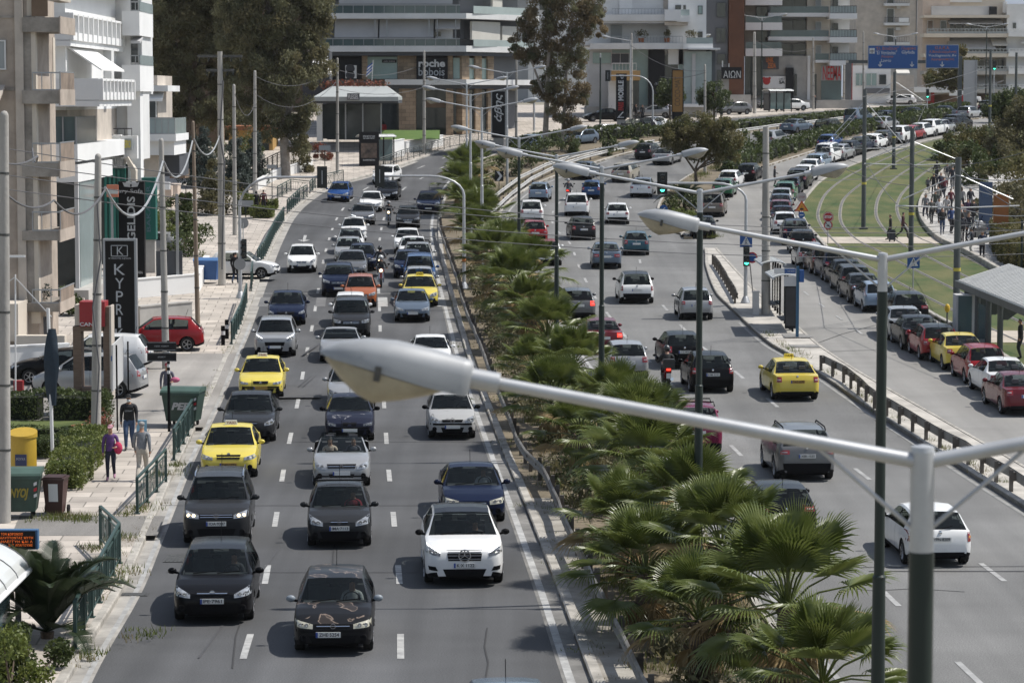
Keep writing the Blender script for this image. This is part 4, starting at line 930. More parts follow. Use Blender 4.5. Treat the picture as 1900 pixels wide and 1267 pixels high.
car('L',779,533,'van','blue',"blue high-roofed car in the right lane queue",sh=D(L=4.1,H=1.7))
car('L',779,551,'hatch','silver',"silver hatchback directly behind the yellow taxi with the black and yellow sign",sh=D(L=4.0))
loc=P(945,1330);car('L',945,1330,'hatch','bluegrey',"steel blue car at the bottom edge with only its roof showing",loc=Vector((Q(945,1253,50).x,47.7,0)),rz=math.pi-R(-3.0)if 0 else math.pi+R(3.0))
# right carriageway, going away
car('R',1733,1044,'hatch','white',"old white three-door hatchback with a black rear window nearest on the right",sh=D(L=4.18,W=1.695,H=1.375,threedoor=True,cz=.92,belt=.88,dz=.95,rr=.82),plate_rear="YPN·8209",rear=D(z=.78,h=.25,i=.40,o=.485,lens=M_amber,pz=.72),mirror=M_blk,antenna=False,wheel='alloy')
car('R',1451,1000,'hatch','black',"black hatchback half hidden by the nearest fan palms",sh=D(L=4.18,W=1.74,H=1.44),rear=D(z=.92,h=.15,i=.27,o=.47),plate_rear="NIB·4471")
car('R',1490,888,'suv','grey',"grey SUV with roof rails and a blue-edged white plate under the lamp arm",sh=D(L=4.38,W=1.84,H=1.61),rails=M_blk,rear=D(z=.92,h=.13,i=.29,o=.48,pz=.80,bumper=.28),plate_rear="XEK·1535",antenna=False)
car('R',1289,838,'suv','magenta',"dark pink crossover with black roof bars behind the palms and a lamp post",sh=D(L=4.14,W=1.76,H=1.57,cz=1.04,belt=1.0,dz=1.04),rack=True)
car('R',1474,741,'sedan','yellow',"yellow taxi saloon driving away with its roof sign showing",cat="taxi",sh=D(L=4.57,W=1.77,H=1.46),taxi=mat("taxi_sign_yellow",(.7,.55,.05),.5),taxiplate=True,rear=D(z=.84,h=.2,i=.34,o=.47,pz=.76),plate_rear="TAZ·2270")
car('R',1318,726,'hatch','black',"black hatchback with large red tail lights just behind the motorcyclist",sh=D(L=4.0,W=1.74,H=1.49),rear=D(z=.88,h=.26,i=.36,o=.485,tap=.94,sl=.04),plate_rear="IHM·5231")
car('R',1266,682,'hatch','black',"black hatchback partly behind the third lamp post ahead of the motorcyclist",sh=D(L=3.97,W=1.68,H=1.46),plate_rear="IYZ·8093",rear=D(h=.24))
car('R',1290,592,'hatch','silver',"silver hatchback left of the bus stop island",sh=D(L=3.65,W=1.66,H=1.5),rear=D(z=.86,h=.16,i=.34),plate_rear="YEN·4410")
car('R',1180,562,'hatch','white',"white hatchback with two black stripes and a black lower body",sh=D(L=4.1,W=1.79,H=1.56,dz=1.0,belt=.98),roofpaint=pm('sunroofblack'),mirror=M_blk,rear=D(z=.83,h=.26,i=.40,o=.49,bumper=.26))
car('R',1163,702,'hatch','silver',"silver car almost hidden behind the palms with one corner showing")
car('R',1072,592,'hatch','grey',"grey car behind the palms with its lit tail light showing",rear=D(lit=1))
car('R',1118,655,'sedan','burgundy',"dark red car behind the palms with only its lights showing",rear=D(lit=1))
car('R',1125,498,'sedan','bluegrey',"dark blue saloon with a chrome strip on its boot",sh=D(L=4.7,W=1.78,H=1.45),rear=D(z=.80,h=.17,i=.25,bright=.74))
car('R',1180,473,'hatch','teal',"teal hatchback in the third lane of the right carriageway",sh=D(L=3.82,W=1.65,H=1.44))
car('R',1081,445,'hatch','darkgrey',"charcoal hatchback in the middle lane below the white minivan",sh=D(L=3.8,W=1.7,H=1.53))
car('R',992,452,'hatch','red',"red hatchback with a black tailgate in the left lane of the right carriageway",sh=D(L=3.95,W=1.7,H=1.5),rear=D(bumper=.25))
car('R',1015,492,'hatch','white',"white hatchback with a bright red roof behind the palm fronds",sh=D(L=4.0,W=1.75,H=1.48),roofpaint=pm('red'))
car('R',1145,416,'hatch','white',"white hatchback with black lower bumper in the third lane",sh=D(L=4.0,W=1.75,H=1.48),rear=D(bumper=.25,z=.82,h=.18,i=.33))
car('R',986,413,'suv','white',"white crossover in the left lane beside the guardrail",sh=D(L=4.14,W=1.77,H=1.57,dz=1.0,cz=1.0,belt=.97))
car('R',1070,401,'mpv','white',"white minivan ahead of the charcoal hatchback",sh=D(L=4.37,W=1.84,H=1.64),rear=D(z=1.0,h=.32,i=.40))
car('R',1000,374,'mini','lightblue',"light blue small hatchback with tall red tail lights",sh=D(L=3.54,W=1.6,H=1.48),rear=D(z=.85,h=.30,i=.39))
car('R',1098,369,'mini','blue',"mid blue small hatchback left of the white saloon",sh=D(L=3.72,W=1.6,H=1.43))
car('R',1190,366,'sedan','white',"white saloon leaving the junction beside the green signal",sh=D(L=4.7,W=1.81,H=1.48))
car('R',1155,338,'mpv','beige',"beige minivan beyond the white saloon",sh=D(L=4.36,W=1.77,H=1.61))
car('R',1080,333,'sedan','bluegrey',"dark teal saloon beyond the light blue hatchback")
car('R',1230,306,'sedan','silver',"silver saloon rounding the bend left of the bushy tree",sh=D(L=4.57,W=1.77))
car('R',1197,296,'hatch','darkgrey',"dark hatchback rounding the bend next to the silver saloon")
car('R',1465,248,'sedan','bluegrey',"dark grey saloon alone beside the far guardrail")
car('R',1528,254,'suv','black',"black SUV beyond the island hedge",sh=D(H=1.75))
car('R',1425,274,'mpv','silver',"silver car peeping over the island hedge")
for px,py,k,c,lab in((1583,233,'van','bluegrey',"dark blue van behind the tram poles far up the avenue"),(1640,231,'hatch','navy',"navy car beside the blue van far up the avenue"),(1685,224,'sedan','black',"black saloon far up the avenue left of the green signal post"),(1745,221,'sedan','navy',"dark saloon waiting far up the avenue under the blue road sign"),(1790,222,'hatch','silver',"silver hatchback far up the avenue beside the blue gantry post"),(1630,243,'sedan','silver',"silver roof showing over the hedge behind the middle tram poles"),(1830,213,'suv','black',"black SUV farthest up the avenue near the round tree"),(1880,214,'hatch','grey',"grey car farthest up the avenue at the picture's right edge")):
 car('F',px,py,k,c,lab)
 # side road
car('S',1386,336,'hatch','black',"dark hatchback leading the side road queue beside the hedge")
car('S',1352,350,'hatch','white',"white hatchback behind the green one on the side road")
car('S',1341,366,'hatch','green',"green hatchback waiting on the side road")
car('S',1322,402,'mpv','bronze',"dark bronze minivan on the side road behind a signal post",sh=D(L=4.6,H=1.72))
car('S',1304,442,'sedan','black',"black saloon at the mouth of the side road behind the lamp head",sh=D(L=4.7))
car('S',1534,279,'hatch','brightblue',"bright blue hatchback passing the parked row near its far end")
# parked row along the tram lawn, near to far
PK=[(1899,768,'sedan','burgundy'),(1868,738,'sedan','white'),(1826,711,'hatch','red'),(1786,686,'sedan','yellow'),(1740,667,'hatch','red'),(1708,649,'sedan','black'),(1681,631,'sedan','silver'),(1686,600,'hatch','black'),(1630,578,'hatch','lightblue'),(1604,562,'sedan','darkgrey'),(1585,545,'wagon','darkgrey'),(1574,533,'sedan','black'),(1554,520,'suv','navy'),(1530,508,'wagon','brown'),(1503,497,'hatch','silver'),(1489,470,'hatch','black'),(1476,455,'suv','navy'),(1456,434,'hatch','white'),(1452,421,'sedan','navy'),(1448,409,'hatch','burgundy'),(1448,397,'sedan','bluegrey'),(1450,385,'hatch','silver'),(1456,373,'wagon','green'),(1466,362,'hatch','navy'),(1479,351,'suv','darkgrey'),(1490,339,'hatch','white'),(1499,328,'sedan','white'),(1512,317,'hatch','lightblue'),(1531,304,'van','white'),(1554,298,'hatch','silver'),(1571,291,'hatch','black'),(1590,284,'sedan','navy'),(1617,278,'hatch','white'),(1636,271,'hatch','darkgrey'),(1664,266,'suv','white'),(1684,261,'hatch','red'),(1705,256.5,'mini','white'),(1722,253,'suv','white'),(1738,249.5,'hatch','silver'),(1754,246,'sedan','darkgrey'),(1766,243,'suv','black')]
KN=dict(hatch="hatchback",sedan="saloon",suv="SUV",wagon="estate",mini="small hatchback",van="boxy van")
CN=dict(lightblue="pale blue",darkgrey="charcoal",bluegrey="slate",brightblue="bright blue",yellow="yellow")
ORD=["nearest","second","third","fourth","fifth","sixth","seventh","eighth","ninth","tenth"]
def desc(e):return f"{CN.get(e[3], e[3])} {'taxi' if e[3] == 'yellow' else KN[e[2]]}"
seen={}
for i,e in enumerate(PK):
 lab=f"{desc(e)} parked kerbside "+(f"between the {desc(PK[i-1])} and the {desc(PK[i+1])}" if 0<i<len(PK)-1 else("at the near end of the row by the tram lawn" if i==0 else "at the far end of the row"))
 ov=D()
 if i in(0,1):ov=D(L=4.5)
 kw=D()
 if e[3]=='red' and i==4:kw=D(roofpaint=pm('black'))
 if i==2:ov=D(W=1.69,H=1.5);kw=D(rear=D(z=.95,h=.34,i=.40))
 if i==6:kw=D(rear=D(z=.78,h=.17,i=.33))
 if i==7:ov=D(L=4.2,W=1.78,H=1.48);kw=D(rear=D(z=.86,h=.14,i=.26))
 if i==8:kw=D(rear=D(z=1.05,h=.42,i=.43,tap=.9))
 if i==1:kw=D(rear=D(z=.84,h=.2,i=.33))
 car('P',e[0],e[1],e[2],e[3],lab,cat="taxi" if e[3]=='yellow' else "car",sh=ov,turn=0,**kw)
 # far side of the left carriageway and forecourts behind it
car('FL',1160,251,'suv','black',"black SUV coming round past the banner masts",sh=D(H=1.6))
car('FL',1194,244,'sedan','white',"white saloon beside the black SUV under the arched signal mast")
car('FL',1098,259,'hatch','silver',"silver hatchback behind the brown eucalyptus")
car('FL',1062,270,'hatch','bluegrey',"dull blue hatchback low behind the median hedge and eucalyptus")
car('FL',972,281,'hatch','lightblue',"pale blue hatchback passing the tall eucalyptus trunk")
def parked(px,py,kind,color,label,rz,dz=.14,lane='B',**kw):return car(lane,px,py,kind,color,label,loc=P(px,py,dz),rz=R(rz),**kw)
for px,py,k,c,lab,rz in((1182,213,'hatch','white',"white hatchback parked against the glass showroom wall",100),(1213,222,'sedan','silver',"silver saloon parked left of the ochre banner",80),(1122,228,'sedan','black',"black car parked beneath the black and red banner mast",100),(1282,217,'suv','white',"white car parked behind the bushy tree right of the ochre banner",140),(1362,215,'hatch','grey',"grey car parked beneath the black square sign on its stone pillar",120),(1428,203,'hatch','white',"white hatchback parked behind the hedge beside the small shelter",150),(1466,208,'sedan','white',"white saloon parked beyond the hedge right of the small shelter",110),(1395,182,'van','white',"white van parked in front of the stone wall",80),(1540,196,'sedan','white',"white saloon parked beyond the hedge left of the tram poles",110),(1500,195,'hatch','white',"white hatchback parked below the striped red facade",80),(1630,196,'van','silver',"silver van parked below the blue road sign",70),(1672,197,'hatch','white',"white hatchback parked in front of the low white showroom",80),(1790,194,'sedan','white',"white saloon far off beneath the grey sign back",100)):
 parked(px,py,k,c,lab,rz,lane='F')
parked(712,251,'hatch','red',"red hatchback parked beside the glass pavilion",-60)
parked(296,655,'hatch','red',"bright red three-door hatchback parked across the forecourt",95,sh=D(L=3.85,W=1.66,H=1.47,threedoor=True))
parked(184,692,'wagon','white',"white estate parked in the forecourt behind the red sign pylon",88,sh=D(L=4.3,H=1.5))
parked(120,716,'hatch','black',"black car in the forecourt showing only its nose past the flagpole",93,sh=D(L=4.2,H=1.38))
parked(168,740,'mpv','silver',"silver minivan parked in the forecourt nearest the hedge",84,sh=D(L=4.18,W=1.70,H=1.62))
parked(452,520,'hatch','white',"white hatchback nosing out of a driveway beside the railing",-98,sh=D(L=3.9,W=1.66,H=1.5))
parked(278,478,'hatch','silver',"silver car parked behind the black sign tower",80)
parked(140,478,'hatch','silver',"silver car parked behind the glazed ground floor of the white apartments",85)
# occupants seen through windscreens and in the open car
def occupant(carobj,label,side,top,hair='D',arms='wheel',long_hair=False,y=0.,hat=None):
 o,J=person(label,(0,0,0),(0,1),top,(.03,.03,.05),hair=hair,seated=True,arms=arms,h=1.70,long_hair=long_hair,hat=hat)
 m=Matrix.LocRotScale(carobj.location,carobj.rotation_euler,(1,1,1))@Matrix.Translation((side*.36,y,-.02));o.matrix_world=m@Matrix.Diagonal((.96,.96,.96,1));return o
occupant(cab,"woman passenger with long dark hair in the open silver car",-1,(.55,.48,.40),'D','down',True,-.32)if 0 else None
for side,lab,tp,am,lh in((-1,"person with dark hair at the wheel of the silver convertible",(.10,.10,.12),'wheel',False),(1,"person with long dark hair beside the convertible's driver",(.55,.45,.36),'phone',True)):
 occupant(cab,lab,side,tp,'D',am,lh,-.30)
occupant(c1,"person in dark clothes at the wheel of the nearest black hatchback",-1,(.08,.08,.09),y=-.30)
occupant(c2,"person with a white sleeve driving the worn black hatchback",-1,(.60,.60,.60),y=-.28)
occupant(c3,"person driving the white coupe SUV",-1,(.10,.10,.12),y=-.30)
for o,sh,kd in CARS:
 if 'charcoal hatchback with a roof rack' in o['label']:occupant(o,"person in a red top driving the small charcoal hatchback",-1,(.40,.03,.05),y=-.28)
 if 'dark blue saloon directly' in o['label']:occupant(o,"person in a pale shirt driving the dark blue saloon",-1,(.55,.57,.6),y=-.3)
 # motorcycles and their riders
def ride(label,rlabel,px,py,away,c,top,hc,lane=('L',),**kw):
 LT,RT=(RM,RK)if away else(LK,LM);p,rz,pitch,fwd=lane_pose(px,py,LT,RT,.6,away,2.0)
 m=motorcycle(label,p,fwd,c,**kw);m.rotation_euler.x=pitch
 r_,J=person(rlabel,p+Vector((fwd.x*-.28,fwd.y*-.28,.30)),fwd,top,(.025,.027,.035),seated=True,arms='bars',h=1.76,bulk=1.1,lean=.12);helmet(r_,J,hc);return m
ride("red scooter leaning through between the middle and right lanes","person in black riding the red scooter with a silver helmet",707,533,False,(.30,.02,.02),(.03,.03,.03),(.5,.5,.5),scooter=True)
ride("dark motorcycle just behind the red scooter","person in a black jacket and black helmet behind the red scooter",705,513,False,(.03,.03,.03),(.03,.03,.035),(.02,.02,.02))
ride("black motorcycle filtering at the far bend","person in black with a grey helmet at the far bend",721,418,False,(.03,.03,.035),(.03,.03,.03),(.25,.25,.26))
ride("red touring motorcycle with a black top box","person in black leathers with a backpack on the red touring motorcycle",1238,722,True,(.28,.015,.02),(.025,.025,.027),(.02,.02,.02),topbox=(.02,.02,.02))
ride("red motorcycle riding away near the far green signal","person in a dark jacket riding away near the far green signal",1054,372,True,(.35,.02,.02),(.06,.06,.07),(.3,.3,.3))
# ------------------------------------------------------------------ planting
def leafmat(name,c1,c2,rough=.5,scale=.8,sss=.25):
 m=mat(name,c1,rough,spec=.35,col2=c2,vscale=scale,detail=3)
 n=m.node_tree;L=n.links;b=n.nodes["Principled BSDF"];out=n.nodes["Material Output"]
 tl=n.nodes.new("ShaderNodeBsdfTranslucent");src=[l for l in L if l.to_socket==b.inputs["Base Color"]][0].from_socket;L.new(src,tl.inputs[0])
 mx=n.nodes.new("ShaderNodeMixShader");mx.inputs[0].default_value=sss;L.new(b.outputs[0],mx.inputs[1]);L.new(tl.outputs[0],mx.inputs[2]);L.new(mx.outputs[0],out.inputs[0]);return m
L_palm=leafmat("palm_leaf",(.072,.100,.020),(.165,.190,.054),.36,1.6,.3)
L_dead=leafmat("palm_leaf_dry",(.20,.13,.05),(.32,.23,.11),.7,2.,.15)
L_euc=leafmat("eucalyptus_leaf",(.092,.098,.050),(.245,.235,.130),.6,.35,.4)
L_eucb=leafmat("eucalyptus_leaf_brown",(.120,.094,.050),(.255,.195,.110),.6,.4,.4)
L_dark=leafmat("dark_tree_leaf",(.075,.074,.036),(.215,.190,.098),.6,.3,.4)
L_hedge=leafmat("hedge_leaf",(.042,.062,.020),(.100,.125,.040),.5,1.5,.3)
L_bright=leafmat("bright_hedge_leaf",(.075,.105,.020),(.170,.190,.048),.5,1.6,.3)
L_olive=leafmat("acacia_leaf",(.075,.085,.030),(.180,.150,.058),.6,.5,.35)
L_blue=leafmat("blue_conifer_leaf",(.045,.062,.054),(.105,.125,.108),.6,.8,.3)
L_flower=leafmat("red_flower_leaf",(.07,.07,.03),(.30,.07,.05),.6,3.)
M_bark=mat("bark",(.10,.075,.055),.95,var=.4,vscale=4,bump=.5,bscale=6)
M_barkp=mat("pale_bark",(.30,.265,.23),.9,var=.35,vscale=2,bump=.4,bscale=5)
M_ptrunk=mat("palm_trunk",(.10,.072,.048),.95,var=.45,vscale=7,bump=.8,bscale=14)
def cards(b,C,n,rad,size,rng,droop=0.,mi=None,flat=1.):
 "n leaf-sized faces scattered through each blob; C: list of (centre, radius xyz)"
 for c,r_ in C:
  u=rng.normal(size=(n,3));u/=np.linalg.norm(u,axis=1)[:,None];rr=rng.random(n)**.45
  p=np.array(c)+u*rr[:,None]*np.array(r_)
  a=rng.normal(size=(n,3))+np.array((0,0,-droop));a/=np.linalg.norm(a,axis=1)[:,None]
  q=rng.normal(size=(n,3));q-=a*(q*a).sum(1)[:,None];q/=np.linalg.norm(q,axis=1)[:,None]
  s=size*(.6+.8*rng.random(n))[:,None];w_=s*(.42 if droop else.6)
  v=np.stack([p-a*s*.5,p+q*w_*.5,p+a*s*.5,p-q*w_*.5],1).reshape(-1,3)
  o=len(b.v);b.v+=[tuple(x)for x in v.tolist()];b.f+=[(o+4*i,o+4*i+1,o+4*i+2,o+4*i+3)for i in range(n)]
  b.m+=([0]*n if mi is None else[mi]*n)
def clumps(blobs,k,rng,cr=.3):
 "uneven clumps inside big ellipsoids, leaving gaps"
 out=[]
 for c,r_ in blobs:
  r_=np.array(r_ if isinstance(r_,(tuple,list))else(r_,r_,r_),float);m=max(3,int(k*float(np.prod(r_))**(2/3)))
  for _ in range(m):
   u=rng.normal(size=3);u/=np.linalg.norm(u);p=np.array(c)+u*r_*(.35+.65*rng.random()**.5)
   s=cr*(.6+.8*rng.random())*float(r_.mean())**.55*1.6;out.append((p,(s,s,s*(.7+.5*rng.random()))))
 return out
def tree(name,label,base,limbs,blobs,leaf,bark,k=4.,n=60,size=.35,droop=0.,seed=1,cr=.3,group=None,trunk_r=.3,leaf2=None,cat="tree"):
 rng=np.random.default_rng(seed);root=thing(name,label,cat,base,0,group);B0=Vector(base)
 b=MB()
 for pts,r0 in limbs:pts=[Vector(p)-B0 for p in pts];b.tube(pts,[r0*(1-.75*i/max(1,len(pts)-1))for i in range(len(pts))],9)
 spine=[(Vector(a).lerp(Vector(c),k/6)-B0)for pts,_ in limbs for a,c in zip(pts,pts[1:])for k in range(7)];cl=clumps([(tuple(Vector(c)-B0),r_)for c,r_ in blobs],k,rng,cr)
 for i,(p,s)in enumerate(cl):
  if i%4==0:
   c=Vector(p);best=min((q for q in spine if q.z<c.z-.25*(c.xy-q.xy).length),key=lambda q:(q-c).length,default=None)
   if best:b.tube([best,best.lerp(c,.5)+Vector((0,0,.15)),c],[.075,.045,.015],5)
 b.build("trunk",bark,root,60)
 f=MB()
 for c in cl:cards(f,[c],n,0,size,rng,droop,1 if leaf2 and rng.random()<.35 else 0)
 f.build("crown",[leaf,leaf2 or leaf],root);return root
def fan_leaf(b,base,hub,up,rad,rng,nseg=30,spread=200,mi=0,droop=.25):
 base,hub=Vector(base),Vector(hub);d=(hub-base).normalized();side=d.cross(Vector(up)).normalized()if abs(d.dot(Vector(up)))<.97 else d.orthogonal().normalized();nrm=side.cross(d).normalized()
 mid=(base+hub)/2+nrm*.08;b.tube([base,mid,hub],[.03,.022,.018],5,mi)
 A=[R(-spread/2+spread*k/nseg)for k in range(nseg+1)];vs=[hub];fs=[]
 cup=.16+.1*rng.random()
 def pt(a,r_,h):return hub+d*math.cos(a)*r_+side*math.sin(a)*r_+nrm*(h+cup*r_*(1-math.cos(a))*.3)
 for k in range(nseg):
  a0,a1=A[k],A[k+1];am=(a0+a1)/2;rl=rad*(.80+.20*math.cos(am*.8))*(.92+.14*rng.random());rm_=rl*.56
  i=len(vs);dr=droop*rl*(.6+.8*rng.random())
  tip=pt(am,rl,0)-Vector((0,0,dr));kn=pt(am,rl*.80,.0)-Vector((0,0,dr*.35));hw=(a1-a0)*rl*.80*.22;tdir=(side*math.cos(am)-d*math.sin(am))*hw
  vs+=[pt(a0,rm_,-.012),pt(am,rm_*1.0,.022),pt(a1,rm_,-.012),kn-tdir,kn+tdir,tip]
  fs+=[(0,i,i+1),(0,i+1,i+2),(i,i+3,i+4,i+1),(i+1,i+4,i+2),(i+3,i+5,i+4)]
 b.add(vs,fs,mi)
def palm_crown(seed,big=1.):
 rng=random.Random(seed);b=MB()
 for k in range(28):
  t=k/27;az=k*2.39996+rng.uniform(-.25,.25);el=R(84-104*t+rng.uniform(-10,10));ln=(.80+.50*min(1,t*1.5)+rng.uniform(-.15,.2))*big
  d=Vector((math.cos(az)*math.cos(el),math.sin(az)*math.cos(el),math.sin(el)));hub=Vector((0,0,.15))+d*ln-Vector((0,0,.12*ln*t))
  upv=Vector((-math.cos(az)*math.sin(el),-math.sin(az)*math.sin(el),math.cos(el)))
  mi=1 if t>.85 and rng.random()<.4 else 0
  fan_leaf(b,d*.1,hub,upv,(.92+.22*rng.random())*big,rng,36,rng.uniform(170,225),mi,.05+.26*t)
 for k in range(8):
  az=rng.uniform(0,6.28);d=Vector((math.cos(az)*.35,math.sin(az)*.35,-.9)).normalized();fan_leaf(b,(0,0,-.1),d*.75,(d.x,d.y,.3),.75*big,rng,16,120,1,.25)
 return b.mesh("crown",[L_palm,L_dead])
CROWNS=[palm_crown(s,.98+.06*(s%3))for s in(3,8,15,22,31)]
def trunk_mesh(h,seed):
 rng=random.Random(seed);b=MB();n=max(4,int(h/.16));b.tube([(rng.uniform(-.02,.02),rng.uniform(-.02,.02),h*i/n)for i in range(n+1)],[(.24 if i%2 else.20)*(1.15-.25*i/n)for i in range(n+1)],12)
 for k in range(int(h*26)):
  a=rng.uniform(0,6.28);z=rng.uniform(.1,h);b.beam((math.cos(a)*.18,math.sin(a)*.18,z),(math.cos(a)*.31,math.sin(a)*.31,z+.14),.05,.03)
 return b.mesh("trunk",M_ptrunk,40)
PALMS=[(45.5,.86,2.5),(47.5,.50,1.9),(52,.95,2.6),(54,.60,2.2),(58.5,.86,2.7),(60,.50,2.0),(65,.88,2.4),(67,.55,1.9),(72,.82,2.5),(74,.50,1.8),(79,.86,2.5),(84,.60,2.1),(88,.86,2.4),(93,.55,2.1),(98,.82,2.5),(103,.55,2.0),(109,.80,2.4),(115,.55,2.2),(121,.82,2.3),(128,.55,2.2),(135,.78,2.2),(143,.50,2.0),(151,.70,2.0),(160,.45,2.2),(170,.55,2.2),(182,.42,2.4),(193,.50,2.0),(205,.40,2.2),(217,.35,2.6),(230,.3,2.0)]
WORD=["nearest","second","third","fourth","fifth","sixth","seventh","eighth","ninth","tenth","eleventh","twelfth","thirteenth","fourteenth","fifteenth","sixteenth","seventeenth","eighteenth","nineteenth","twentieth"]+["twenty-"+q for q in("first","second","third","fourth","fifth","sixth","seventh","eighth","ninth")]+["thirtieth"]
PALMS=[q for k,q in enumerate(PALMS)if not(q[0]<125 and q[1]<.68 and k%8==1)]
for i,(Y,t,h)in enumerate(PALMS):
 if Y<125:near=t>.68;t=t-.12 if near else t-.16;h*=.80 if near else.66;t-=.08 if(95<Y<125 or Y<75)and near else 0
 py=Y_to_py(Y);p=P(interp(LM,py)*(1-t)+interp(RM,py)*t,py,.06)
 side="on the carriageway side" if t>.5 else "on the kerb side" if i%2 else "in the middle"
 k=WORD[i]+" from the camera"
 r_=thing("fan_palm",f"bushy fan palm {side} of the median, {k}".replace("nearest from","nearest"),"palm",p,0,"fan palms along the median")
 link("trunk",trunk_mesh(h,i),r_);c=link("crown",CROWNS[i%5],r_,(0,0,h));c.rotation_euler.z=i*1.7;s=(.80 if Y<125 and t>.5 else.70 if Y<125 else.9)+.2*((i*37%10)/10);c.scale=(s,s,s*.95)
 # feather palm beside the lower left shelter
def feather_palm(label,loc,n,ln,seed,trunk=.3,upr=0.):
 rng=random.Random(seed);root=thing("date_palm",label,"palm",loc);b=MB();b.tube([(0,0,-.05),(0,0,trunk)],[.13,.15],10);b.build("trunk",M_ptrunk,root,40);b=MB()
 for k in range(n):
  az=k*2.39996;el=R(rng.uniform(55,84)if k<n*(.5+.35*upr)else rng.uniform(20,55));L_=ln*rng.uniform(.8,1.1);pts=[]
  for i in range(11):
   s=i/10;e=el-s*s*R(50);r_=L_*s;pts.append(Vector((math.cos(az)*math.cos(el-s*R(22))*r_,math.sin(az)*math.cos(el-s*R(22))*r_,math.sin(el-s*s*R(30))*r_+trunk)))
  b.tube(pts,[.028-.002*i for i in range(11)],5)
  for i in range(12,80):
   s=i/80;j=min(9,int(s*10));p=pts[j].lerp(pts[j+1],s*10-j);d=(pts[j+1]-pts[j]).normalized();sd=d.cross(Vector((0,0,1))).normalized();upn=sd.cross(d)
   for q in(1,-1):
    l2=.46*math.sin(math.pi*min(1,.18+s*.85))+.08;tip=p+(sd*q*.75+d*.6+upn*.28).normalized()*l2;w_=d*.016;b.add([p-w_,p+w_,(p+tip)/2+w_*.9,tip,(p+tip)/2-w_*.9],[(0,1,2,3,4)])
 b.build("crown",leafmat("feather_leaf",(.016,.028,.012),(.045,.060,.028),.4,2.),root)
feather_palm("dark feather palm between the rounded shelter roof and the lowest railing",P(88,1195,.13),34,2.25,5,.15,.8)
# hedges and shrubs
def hedge(label,pts,w_,h,leaf,dens=160,size=.10,seed=1,name="hedge",group=None,bumpy=.12,cat="hedge"):
 "clipped hedge: leaf faces through a rounded box along a ground path over a twiggy core"
 rng=np.random.default_rng(seed);b=MB();core=MB();pts=[Vector(p)for p in pts];O=pts[0].copy();root=thing(name,label,cat,O,0,group)
 for a,c in zip(pts,pts[1:]):
  L_=(c-a).length
  if L_<.05:continue
  d=(c-a)/L_;nr=Vector((d.y,-d.x,0)).normalized();n=int(dens*L_*(w_+2*h));t=rng.random(n)
  # mostly on the skin, some inside
  per=rng.random(n)*(w_+2*h);x=np.where(per<h,-w_/2,np.where(per>h+w_,w_/2,per-h-w_/2));z=np.where(per<h,per,np.where(per>h+w_,per-h-w_,h))
  ph=np.sin(t*L_*2.1+seed)*bumpy+np.sin(t*L_*5.3+x*4)*bumpy*.5;inn=1-.16*rng.random(n);x=x*inn*(1+ph);z=z*(1-.1*rng.random(n))*(1+ph*.8)
  P0=np.array(a-O)+t[:,None]*np.array(c-a);p=P0+x[:,None]*np.array(nr);p[:,2]+=z
  a_=rng.normal(size=(n,3));a_/=np.linalg.norm(a_,axis=1)[:,None];q=rng.normal(size=(n,3));q-=a_*(q*a_).sum(1)[:,None];q/=np.linalg.norm(q,axis=1)[:,None];s=size*(.6+.8*rng.random(n))[:,None]
  v=np.stack([p-a_*s*.5,p+q*s*.3,p+a_*s*.5,p-q*s*.3],1).reshape(-1,3);o=len(b.v);b.v+=[tuple(k)for k in v.tolist()];b.f+=[(o+4*i,o+4*i+1,o+4*i+2,o+4*i+3)for i in range(n)];b.m+=[0]*n
  sh=(c-a)*min(.12,.3/L_);core.beam(a+sh-O+Vector((0,0,h*.38)),c-sh-O+Vector((0,0,h*.38)),w_*.6,h*.72)
  if a is pts[0]or c is pts[-1]:
   for q in([a]if a is pts[0]else[])+([c]if c is pts[-1]else[]):cards(b,[(tuple(q-O+nr*w_*f_+Vector((0,0,h*g_))),(w_*.2,w_*.2,h*.22))for f_ in(-.3,0,.3)for g_ in(.25,.5,.78)],int(dens*.4),0,size,rng)
 core.build("stems",mat("hedge_core",(.015,.02,.009),.95),root);b.build("foliage",leaf,root);return root
def bush(label,loc,r_,leaf,n=900,size=.12,seed=1,name="shrub",group=None,droop=0.,leaf2=None):
 rng=np.random.default_rng(seed);root=thing(name,label,"shrub",loc,0,group);rr=r_ if isinstance(r_,tuple)else(r_,r_,r_);b=MB();cl=clumps([((0,0,rr[2]*.9),rr)],9/max(.5,rr[0]),rng,.28);st=MB()
 for c in cl:cards(b,[c],max(12,int(n/len(cl))),0,size,rng,droop,1 if leaf2 and rng.random()<.3 else 0);st.tube([(0,0,0),tuple(np.array(c[0])*.5),tuple(c[0])],[.035,.02,.008],4)
 st.build("stems",M_bark,root);b.build("foliage",[leaf,leaf2 or leaf],root);return root
hedge("dark clipped hedge in front of the forecourt, behind the flagpole",[P(-30,782,.14),P(90,784,.14),P(198,784,.14)],1.3,1.05,L_hedge,230,.10,2)
hedge("bright green clipped hedge beside the two walkers on the pavement",[P(118,918,.14),P(172,846,.14)],1.15,.85,L_bright,420,.075,3)
hedge("low dark hedge between the small lawn and the yellow box",[P(72,858,.14),P(135,848,.14)],.9,.7,L_hedge,320,.08,4)
hedge("thin hedge line along the lawn behind the flagpole foot",[P(-20,822,.14),P(168,822,.14)],.6,.45,L_hedge,260,.08,6)
struct(strip("lawn_patch",lambda y:-60,lambda y:182,838,788,.155,mat("garden_lawn",(.06,.09,.02),.95,col2=(.12,.14,.04),vscale=2,bump=.5,bscale=30)))
bush("flowering shrub at the foot of the white sign board",P(186,812,.14),(.8,.7,.5),L_hedge,1400,.09,7,leaf2=L_flower)
